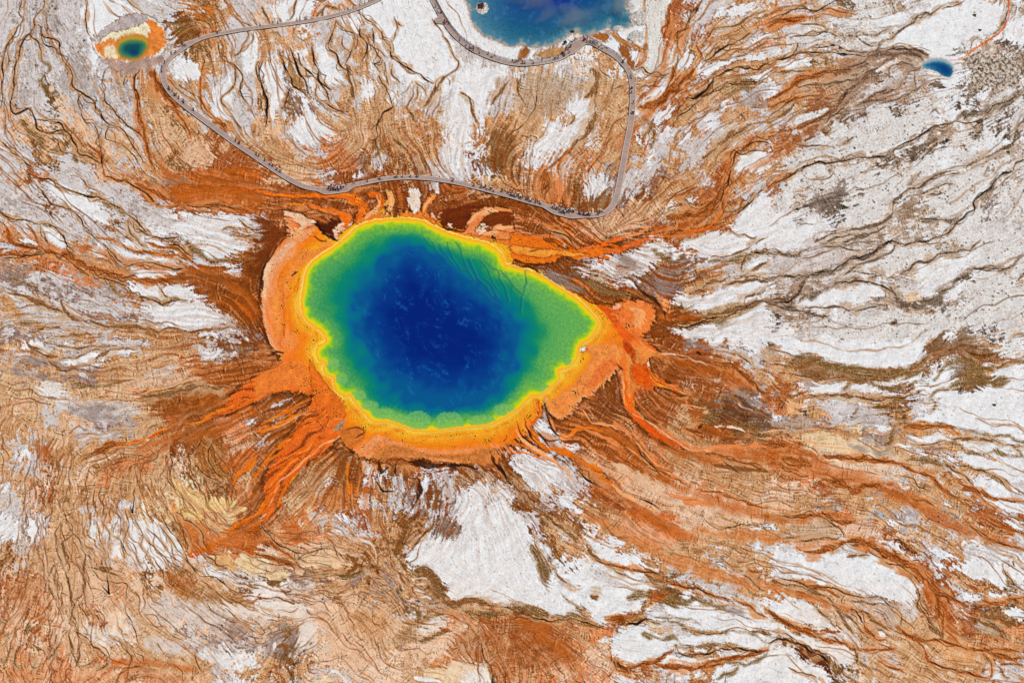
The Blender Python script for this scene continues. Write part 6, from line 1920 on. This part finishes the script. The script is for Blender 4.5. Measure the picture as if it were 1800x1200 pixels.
M_SKIN = mat('skin', (196, 146, 116), .6); M_HAIR = [mat('dark hair', (40, 28, 22), .7), mat('fair hair', (150, 116, 76), .7)]
SHIRT = dict(black=(26, 26, 32), white=(232, 232, 236), blue=(50, 80, 190), red=(190, 34, 40), pink=(214, 90, 130), purple=(110, 60, 170), orange=(230, 130, 50), cyan=(60, 180, 210), green=(110, 170, 60), brown=(120, 80, 60), grey=(120, 124, 134), teal=(30, 140, 140), magenta=(180, 30, 120))
M_SH = {k: mat(k+' cloth', v, .9) for k, v in SHIRT.items()}; M_TR = {k: mat(k+' trousers', v, .9) for k, v in dict(black=(18, 18, 24), navy=(30, 34, 58), khaki=(150, 132, 106)).items()}
M_HAT = mat('straw hat', (236, 230, 214), .9)
for p in FIG:
    FIG[p][0].materials.append(M_SKIN); FIG[p][1].materials.append(M_SH['black']); FIG[p][2].materials.append(M_TR['black'])
hair_me.materials.append(M_HAIR[0]); hat_me.materials.append(M_HAT)
ZONE = dict(A=(560, 300, 12.857), B=(900, 320, 11.25), C=(840, 300, 15.), D=(960, 50, 12.857), E=(750, 0, 10.), F=(1070, 90, 9.23), G=(270, 130, 8.57), H=(0, 0, 4.), I=(450, 0, 4.), J=(450, 300, 4.), K=(900, 0, 4.))
PEOPLE = [
 ('crowd', 'in the crowd at the left overlook', 'A', "240,450,black 290,425,red 335,430,pink 355,465,white 392,478,purple 412,440,white 430,405,blue 462,460,white 490,455,grey 502,420,blue 570,430,white 275,508,black 320,482,black 435,488,black 470,508,blue 372,405,white 225,478,black 345,505,black 400,505,black 520,470,grey"),
 ('arch', 'on the arched boardwalk above the big pool', 'A', "630,365,orange 800,338,pink 1110,300,black 1395,262,white 1375,250,black 1740,212,orange 1775,200,grey"),
 ('arch', '', 'J', "1030,64,orange 1088,62,red 1130,62,teal 1142,62,black 1385,92,black 1533,126,black"),
 ('north', 'on the boardwalk between arch and right overlook', 'C', "85,512,black 165,512,white 203,492,black 245,562,white 330,572,black 370,535,white 422,622,brown 637,622,black 800,665,grey 862,720,purple 890,728,white 922,702,cyan 960,745,black 985,765,white 1035,735,orange 1050,722,black 1110,780,white 1125,805,black 1182,772,black 1290,842,red 1300,800,black 1352,790,brown 1380,885,white 1410,860,grey 1510,925,black 1580,890,white 1642,942,white 1620,935,black"),
 ('bulge', 'in the crowd at the right overlook', 'B', "820,572,blue 800,562,black 885,592,black 880,570,grey 940,600,white 970,562,black 940,565,black 1000,632,white 1030,590,red 1060,602,black 1085,598,black 1110,622,white 1132,652,blue 1085,650,black 1172,632,white 1200,632,grey 1218,652,black 1032,662,cyan 985,660,black 1010,660,black 950,645,black 1150,600,white 1130,600,black"),
 ('bend', 'on the lower right bend of boardwalk', 'B', "1355,692,pink 1335,672,cyan 1320,680,black 1412,702,black 1425,680,grey 1448,712,white 1480,712,black 1530,712,red 1530,675,white 1500,710,black 1700,692,black 1725,665,black 1782,645,white 1745,640,orange"),
 ('tip', 'at the crowded tip beside the crater pool', 'D', "825,255,purple 862,335,blue 930,300,magenta 918,370,pink 972,392,black 988,335,black 1050,412,purple 1078,352,white 1096,405,purple 1112,452,white 1152,412,blue 1192,485,white 1266,522,white 1030,400,black 950,402,purple 845,345,black 895,300,white"),
 ('plat', 'on the wide platform at the crater pool', 'D', "545,492,black 560,470,grey 520,612,blue 577,402,black 437,522,black 405,678,black 385,672,black"),
 ('curve', 'on the railed curve below the crater pool', 'D', "195,762,black 215,735,grey 272,732,black"),
 ('curve', '', 'K', "210,442,blue 20,458,black 5,450,brown 35,452,red 74,466,black 90,466,red 150,470,grey"),
 ('curve', '', 'E', "582,762,blue 680,862,cyan 745,902,blue 775,912,red 822,935,black 820,900,black 932,982,orange 1087,1000,blue 1150,1050,white"),
 ('west', 'by the square platform at the top', 'E', "160,175,blue 205,242,purple 252,282,black 205,275,white 268,265,cyan 358,432,red 382,474,black 250,474,blue 276,462,red 240,470,black 290,470,orange"),
 ('east', 'on the right hand boardwalk stretch', 'F', "225,232,black 350,462,purple 370,484,green 378,655,purple 362,662,black 366,722,blue 396,892,brown 378,1052,red 402,1054,black"),
 ('east', '', 'D', "1725,838,black"),
 ('left', 'on the long diagonal boardwalk at left', 'G', "230,262,black 246,280,purple 290,300,grey 320,366,black 350,362,black 385,406,red 462,474,blue 482,444,black 607,586,black 1242,1052,black 1285,1092,red 1320,1072,black"),
 ('left', '', 'I', "8,1104,black 22,1116,red 65,1148,black 100,1174,white 125,1182,black"),
 ('left', '', 'J', "150,12,black 172,28,black"),
 ('corner', 'on the corner beside the orange spring', 'H', "1138,525,blue 1142,495,blue 1160,465,black 1207,402,black 1237,390,black 1290,342,black 1305,340,grey 1282,330,black 1398,275,black 1535,245,white 1532,252,black"),
 ('top', 'on the boardwalk along the top left', 'I', "30,192,black 117,185,black 155,180,blue 288,156,blue 312,160,black 342,146,black 352,150,grey 395,143,blue 645,80,black 675,62,black 718,42,white 755,34,green 785,22,black 808,16,black"),
]
ORD = ['first', 'second', 'third', 'fourth', 'fifth', 'sixth', 'seventh', 'eighth', 'ninth', 'tenth', 'eleventh', 'twelfth', 'thirteenth', 'fourteenth', 'fifteenth', 'sixteenth', 'seventeenth', 'eighteenth', 'nineteenth', 'twentieth', 'twenty-first', 'twenty-second', 'twenty-third', 'twenty-fourth', 'twenty-fifth', 'twenty-sixth', 'twenty-seventh', 'twenty-eighth', 'twenty-ninth', 'thirtieth']
rp = random.Random(5); stretches = {}; where = {}
for key, wh, zn, txt in PEOPLE:
    if wh: where[key] = wh
    x0, y0, s_ = ZONE[zn]
    for w in txt.split():
        a, b_, c_ = w.split(','); u, v = x0+float(a)/s_, y0+float(b_)/s_
        g = gp(u, v); k = int(np.argmin((WX[:, 0]-g.x)**2+(WX[:, 1]-g.y)**2)); lat = (g.x-WX[k, 0])*NR[k, 0]+(g.y-WX[k, 1])*NR[k, 1]
        lat = max(-HL[k]+.32, min(HR[k]-.32, lat)); al = (g.x-WX[k, 0])*TN[k, 0]+(g.y-WX[k, 1])*TN[k, 1]; al = max(-.6, min(.6, al))
        p = WX[k]+NR[k]*lat+TN[k]*al; stretches.setdefault(key, []).append([u, p[0], p[1], c_, k])
placed = []
for key, L in stretches.items():
    L.sort(key=lambda r: r[1])
    for n_, (u, x, y, c_, k) in enumerate(L):
        for _ in range(12):                       # keep shoulders apart
            hit = [q for q in placed if (q[0]-x)**2+(q[1]-y)**2 < .42**2]
            if not hit: break
            x += (x-hit[0][0])*.5+rp.uniform(-.12, .12); y += (y-hit[0][1])*.5+rp.uniform(-.12, .12)
        lat = (x-WX[k, 0])*NR[k, 0]+(y-WX[k, 1])*NR[k, 1]; lc = max(-HL[k]+.3, min(HR[k]-.3, lat)); x += NR[k, 0]*(lc-lat); y += NR[k, 1]*(lc-lat)
        placed.append((x, y)); walking = key in ('left', 'top', 'east', 'corner', 'curve', 'north', 'arch') and rp.random() < .7
        ang = math.atan2(TN[k, 1], TN[k, 0])-math.pi/2+(math.pi if rp.random() < .5 else 0) if walking else rp.uniform(0, 6.28)
        o = empty('person', (x, y, HZ+.002), ang); sc_p = rp.uniform(.94, 1.06); o.scale = (sc_p*1.08, sc_p*1.08, sc_p)
        body, shirt, trou = FIG['walk' if walking else 'stand']; tr = rp.choice(['black', 'black', 'navy', 'khaki'] if c_ != 'black' else ['black', 'black', 'navy'])
        hatted = rp.random() < .3
        mk('body', body, o); s1 = mk('shirt', shirt, o); s1.material_slots[0].link = 'OBJECT'; s1.material_slots[0].material = M_SH[c_]
        t1 = mk('trousers', trou, o); t1.material_slots[0].link = 'OBJECT'; t1.material_slots[0].material = M_TR[tr]
        if hatted: mk('hat', hat_me, o)
        else:
            h1 = mk('hair', hair_me, o); h1.material_slots[0].link = 'OBJECT'; h1.material_slots[0].material = M_HAIR[rp.random() < .25]
        tag(o, 'person in %s top, %s from the left %s' % (c_, ORD[n_], where[key]), 'person', 'visitors on the boardwalk')
# ------------------------------------------------------------------ dead trees, logs and snags along the near edge
M_BARK = mat('charred bark', (34, 30, 28), .95, .2, 4, .1, .4); M_BLEACH = mat('bleached dead wood', (226, 214, 196), .85, .1, 4, .15, .3); M_NEEDLE = mat('dark conifer needles', (44, 54, 34), .9)
def tube(name, P, R, m, parent=None, seg=8):
    vs_, fs = [], []; n = len(P)
    for i in range(n):
        d = (P[min(i+1, n-1)]-P[max(i-1, 0)]).normalized(); a = d.orthogonal().normalized() if i == 0 else (a-d*a.dot(d)).normalized(); c = d.cross(a)
        for k in range(seg): t = 2*math.pi*k/seg; vs_.append(tuple(P[i]+(a*math.cos(t)+c*math.sin(t))*R[i]))
    for i in range(n-1):
        for k in range(seg): fs.append((i*seg+k, i*seg+(k+1) % seg, (i+1)*seg+(k+1) % seg, (i+1)*seg+k))
    fs += [tuple(range(seg))[::-1], tuple((n-1)*seg+k for k in range(seg))]
    me = bpy.data.meshes.new(name); me.from_pydata(vs_, [], fs); me.materials.append(m); me.update()
    for p in me.polygons: p.use_smooth = len(p.vertices) == 4
    return mk(name, me, parent)
def standing(ub, vb, ut, vt, r, m, label, group='dead trees standing near the camera', snag=True):
    "trunk whose foot is at ub,vb and whose tip is seen at ut,vt"
    b0 = gp(ub, vb, -.1); k = .70710678; dy = -(vt-600)/FPX; cy, cz = dy*k+k, dy*k-k
    t = (b0.y+CAM_H)/cy; h = CAM_H+cz*t; x = (ut-900)/FPX*t
    rd = random.Random(int(ub*7+vb)); o = empty('dead_tree', (b0.x, b0.y, 0)); tipv = Vector((x-b0.x, 0, h)); P = []; R = []
    for i in range(9): f = i/8; P.append(tipv*f+Vector((rd.uniform(-1, 1), rd.uniform(-1, 1), 0))*.012*h*(f*(1-f)*3)); R.append(r*(1-.82*f))
    P[0].z = -.15; tube('trunk', P, R, m, o)
    if snag:
        for j in range(rd.randint(3, 6)):
            f = rd.uniform(.35, .9); a = rd.uniform(0, 6.28); q = tipv*f; L_ = h*rd.uniform(.03, .07)
            tube('branch_stub', [q, q+Vector((math.cos(a), math.sin(a), .35))*L_], [r*.28*(1-f*.5), r*.1], m, o, 5)
    return tag(o, label, 'dead tree', group)
def log(ua, va, ub, vb, r, m, label):
    a, c = gp(ua, va, r*.8), gp(ub, vb, r*.6); P = [a.lerp(c, i/6)+Vector((0, 0, .03*math.sin(i*2.1))) for i in range(7)]; P = [p-a for p in P]
    o = tube('fallen_log', P, [r*(1-.6*i/6) for i in range(7)], m, None, 8); o.location = a; return tag(o, label, 'log', 'fallen logs at the lower edge')
standing(192, 1044, 187.5, 1006.5, .30, M_BARK, 'tall black dead trunk with a long shadow, lower left on tan flats')
standing(233, 901, 236.3, 871, .24, M_BARK, 'black dead trunk beside the white striped patch at left')
standing(1684, 1089, 1686, 1082.5, .17, M_BARK, 'short black snag alone on tan flats at lower right', snag=False)
standing(1041, 1216, 1038, 1151, .2, M_BLEACH, 'tallest white dead trunk standing at the lower edge, right of centre')
standing(949.4, 1214, 951, 1188, .17, M_BARK, 'short dark dead trunk at the bottom, left one of a close pair')
standing(965, 1214, 965.5, 1190, .17, M_BARK, 'short dark dead trunk at the bottom, right one of a close pair')
standing(887.5, 1216, 888.4, 1182, .2, M_BARK, 'dark dead trunk at the bottom edge beside the small conifer')
standing(1170.5, 1212, 1172.3, 1186, .14, M_BARK, 'thin dark trunk in front of orange ground at the bottom')
standing(1184.6, 1212, 1186.8, 1181, .12, M_BARK, 'thin dark trunk in front of a white patch at the bottom')
standing(1272, 1212, 1278, 1175.5, .16, M_BARK, 'dark trunk leaning right across white ground at the bottom')
standing(517.5, 1214, 510.7, 1172.5, .17, M_BARK, 'dark trunk leaning left at the bottom, left of centre')
standing(1034, 1209, 1022.3, 1188, .17, M_BARK, 'dark leaning snag just left of the tallest white trunk')
standing(1031, 1194, 1025, 1176.5, .1, M_BLEACH, 'thin pale snag left of the tallest white trunk')
standing(960.7, 1184.5, 960.7, 1172, .13, M_BLEACH, 'small white upright snag above the pair of dark trunks', snag=False)
standing(1247, 1205, 1243.5, 1187, .12, M_BLEACH, 'short pale trunk between orange and white ground at the bottom')
standing(1375, 1183, 1369, 1159, .08, M_BLEACH, 'thin pale bent snag on the white ground at lower right', snag=False)
log(1060, 1203, 1077, 1160.5, .17, M_BLEACH, 'white fallen log pointing up and right beside the tallest white trunk')
log(981, 1203, 1004, 1183.5, .15, M_BLEACH, 'pale fallen log lying diagonally over purple brown ground')
log(898, 1187, 918, 1202, .16, M_BLEACH, 'pale fallen log with broken branches sloping down right, bottom centre')
log(1316, 1203, 1348, 1154, .16, M_BLEACH, 'long pale fallen log on white ground at lower right')
log(75, 1203, 87, 1179, .17, M_BLEACH, 'longest of three pale logs at the lower left corner')
log(86, 1190, 91.5, 1174, .14, M_BLEACH, 'middle of three pale logs at the lower left corner')
log(82, 1204, 88, 1194, .13, M_BLEACH, 'shortest of three pale logs at the lower left corner')
log(-1, 1202, 4.5, 1188, .18, M_BLEACH, 'pale log at the very corner, lower left')
log(173, 1202, 183.5, 1194, .13, M_BLEACH, 'short pale log at the bottom on orange ground, left side')
log(197.5, 1203, 200.5, 1197, .13, M_BLEACH, 'tiny pale log stub at the bottom edge, left side')
log(961, 1185.5, 967, 1182.5, .12, M_BLEACH, 'short white log at the foot of the small white snag')
# small conifer
o = empty('conifer', gp(866, 1214)); b0 = o.location.copy(); h = 7.5; tube('trunk', [Vector((0, 0, -.1)), Vector((.1, 0, h*.5)), Vector((.15, 0, h))], [.14, .08, .02], M_BARK, o)
rd = random.Random(3); vs_, fs = [], []
for i in range(900):
    f = rd.random()**.8; z = h*(.12+.88*f); rmax = (1-f)*1.05+.06; a = rd.uniform(0, 6.28); rr0 = rmax*rd.random()**.5*(.7+.3*math.sin(z*9)); p = Vector((math.cos(a)*rr0+.1, math.sin(a)*rr0, z-rr0*.35)); k = len(vs_)
    d = Vector((math.cos(a), math.sin(a), -.5)).normalized()*rd.uniform(.12, .3); w_ = Vector((-math.sin(a), math.cos(a), rd.uniform(-.5, .5)))*.035
    vs_ += [tuple(p-w_), tuple(p+w_), tuple(p+d)]; fs.append((k, k+1, k+2))
me = bpy.data.meshes.new('crown'); me.from_pydata(vs_, [], fs); me.materials.append(M_NEEDLE); mk('crown', me, o); tag(o, 'small dark conifer at the bottom edge below the cream patch', 'tree')
# ------------------------------------------------------------------ rocks, sign and shrubs
M_ROCK = mat('lumpy grey sinter', (196, 188, 178), .95, .5, 1.1, .1, 1.0); M_LAVA = mat('dark stained rock', (70, 36, 30), .9, .4, 2.5, .2, .8)
def rock(u, v, rx, ry, rz, m, label, seed, sub=5):
    bm = bmesh.new(); bmesh.ops.create_icosphere(bm, subdivisions=sub, radius=1.0)
    for vt in bm.verts:
        p = vt.co.normalized(); q = p*1.6+Vector((seed, seed*2, 0)); n = mnoise.fractal(q, 1.0, 2.0, 5)+.35*mnoise.turbulence(p*4+Vector((seed, 0, 0)), 3, False)
        cr = -.22*max(0, 1-abs(mnoise.noise(p*2.3+Vector((0, seed, 0))))*8); vt.co = Vector((p.x*rx, p.y*ry, p.z*rz))*(1+.22*n+cr)
    for f in bm.faces: f.smooth = True
    me = bpy.data.meshes.new('rock'); bm.to_mesh(me); bm.free(); me.materials.append(m); o = mk('rock', me, None, gp(u, v, -rz*.25)); return tag(o, label, 'rock', 'rocks round the crater pool')
rock(1123, 33, 3.6, 5.0, 1.5, M_ROCK, 'large cracked pale grey mound at the right end of the crater pool', 1.3)
rock(1117.5, 67, 3.2, 4.0, 1.4, M_ROCK, 'rounded pale grey mound below the larger cracked one', 4.1)
rock(1087, 51, 2.1, 2.0, .7, M_ROCK, 'low white lump of rock left of the two grey mounds', 7.7)
rock(1107, 14, 2.2, 2.6, .8, M_ROCK, 'small dark edged rock at the upper right shore of the crater pool', 9.2)
rock(846, 12.5, 1.6, 2.6, .8, M_LAVA, 'dark red brown rock islet near the left shore of the crater pool', 2.6, 4)
rs = rock(847, 15, 2.5, 3.4, .28, M_ROCK, 'white crusted ledge under the dark rock islet', 5.5, 4); rs.location.z = .02
rr1 = rock(1006, 56, .9, .8, .6, M_LAVA, 'dark boulder on the shore above the platform', 3.3, 4)
def sign(u, v, rz, label):
    o = empty('information_sign', gp(u, v), rz); bars('post', [((-.5, 0, -.1), (-.5, 0, 1.3), .05)], M_POST, o); bars('post', [((.5, 0, -.1), (.5, 0, 1.3), .05)], M_POST, o)
    me = bpy.data.meshes.new('panel'); bm = bmesh.new(); bmesh.ops.create_cube(bm, size=1.0, matrix=Matrix.Translation((0, .12, 1.25)) @ Matrix.Rotation(math.radians(38), 4, 'X') @ Matrix.Diagonal((1.35, 1.0, .05, 1))); bmesh.ops.bevel(bm, geom=bm.edges, offset=.012, segments=1); bm.to_mesh(me); bm.free(); me.materials.append(M_BARK); mk('panel', me, o)
    return tag(o, label, 'sign', 'signs by the crater pool')
sign(989.3, 98.5, 1.3, 'black sign panel at the left end of the wide platform'); sign(993.5, 79.5, .5, 'black sign panel on the pale bank above the platform')
M_LEAF = mat('dull green shrub', (72, 78, 40), .9, .3, 3)
def shrub(u, v, r, label, m=None, seed=0):
    rd = random.Random(seed); vs_, fs = [], []
    for i in range(int(260*r+160)):
        a, ph = rd.uniform(0, 6.28), rd.random()**.6; rr0 = r*ph*(.8+.3*math.sin(3*a+seed)); z = (r*.55)*(1-ph*ph)*rd.uniform(.3, 1); p = Vector((math.cos(a)*rr0, math.sin(a)*rr0, z)); k = len(vs_)
        d = Vector((rd.uniform(-1, 1), rd.uniform(-1, 1), rd.uniform(.1, 1))).normalized()*.2; w_ = d.orthogonal().normalized()*.07; vs_ += [tuple(p-w_), tuple(p+w_), tuple(p+d+w_), tuple(p+d-w_)]; fs.append((k, k+1, k+2, k+3))
    me = bpy.data.meshes.new('shrub'); me.from_pydata(vs_, [], fs); me.materials.append(m or M_LEAF); o = mk('shrub', me, None, gp(u, v)); return tag(o, label, 'shrub', 'low shrubs on the sinter')
for k, (u, v, r, l) in enumerate([(1443.5, 335, .85, 'dark green round shrub on the grey flats, uppermost of the right hand group'), (1484.5, 365.5, 1.3, 'widest green brown shrub on the grey flats at right'), (1401, 368, .6, 'small dark shrub left of the widest one on grey flats'), (1366, 375, .5, 'tiny shrub at the left end of the dark stain'), (1577, 289, .8, 'green shrub alone below the long brown channel at right'), (1747.5, 712, .6, 'small dark shrub on white flats at the right side'), (148.5, 73, .9, 'dark olive shrub alone on grey flats left of the orange spring'), (1721, 122, .9, 'olive shrub in the brown patch below right of the small blue pool'), (1536, 190, .8, 'olive shrub on the speckled flats below the small blue pool'), (1583, 205, .7, 'dark shrub right of the speckled flats at upper right'), (1772, 268, .7, 'green shrub on pale flats near the right edge'), (1713, 28, .9, 'brown shrub cluster at the upper right'), (1722, 54, .8, 'dark shrub on white crust at the upper right')]):
    shrub(u, v, r, l, seed=k+1)
# ------------------------------------------------------------------ steam over the crater pool
sm = bpy.data.materials.new('steam'); sm.use_nodes = True; nt = sm.node_tree; nt.nodes.remove(nt.nodes['Principled BSDF'])
pv = nt.nodes.new('ShaderNodeVolumePrincipled'); pv.inputs['Color'].default_value = (.95, .95, 1, 1); pv.inputs['Anisotropy'].default_value = .1; nt.links.new(pv.outputs[0], nt.nodes['Material Output'].inputs['Volume'])
tc = nt.nodes.new('ShaderNodeTexCoord'); n = nt.nodes.new('ShaderNodeTexNoise'); n.inputs['Scale'].default_value = .075; n.inputs['Detail'].default_value = 5; n.inputs['Distortion'].default_value = .8
nt.links.new(tc.outputs['Object'], n.inputs['Vector']); mr = nt.nodes.new('ShaderNodeMapRange'); mr.inputs[1].default_value = .50; mr.inputs[2].default_value = .78; mr.inputs[3].default_value = 0; mr.inputs[4].default_value = .12
nt.links.new(n.outputs[0], mr.inputs[0]); nt.links.new(mr.outputs[0], pv.inputs['Density'])
g0 = gp(995, 18, 4.0); bm = bmesh.new(); bmesh.ops.create_icosphere(bm, subdivisions=3, radius=1)
for vt in bm.verts: vt.co = Vector((vt.co.x*27, vt.co.y*17, vt.co.z*3.4))
me = bpy.data.meshes.new('steam'); bm.to_mesh(me); bm.free(); me.materials.append(sm); so = mk('steam', me, None, g0); tag(so, 'thin pale steam drifting low over the crater pool', kind='stuff')
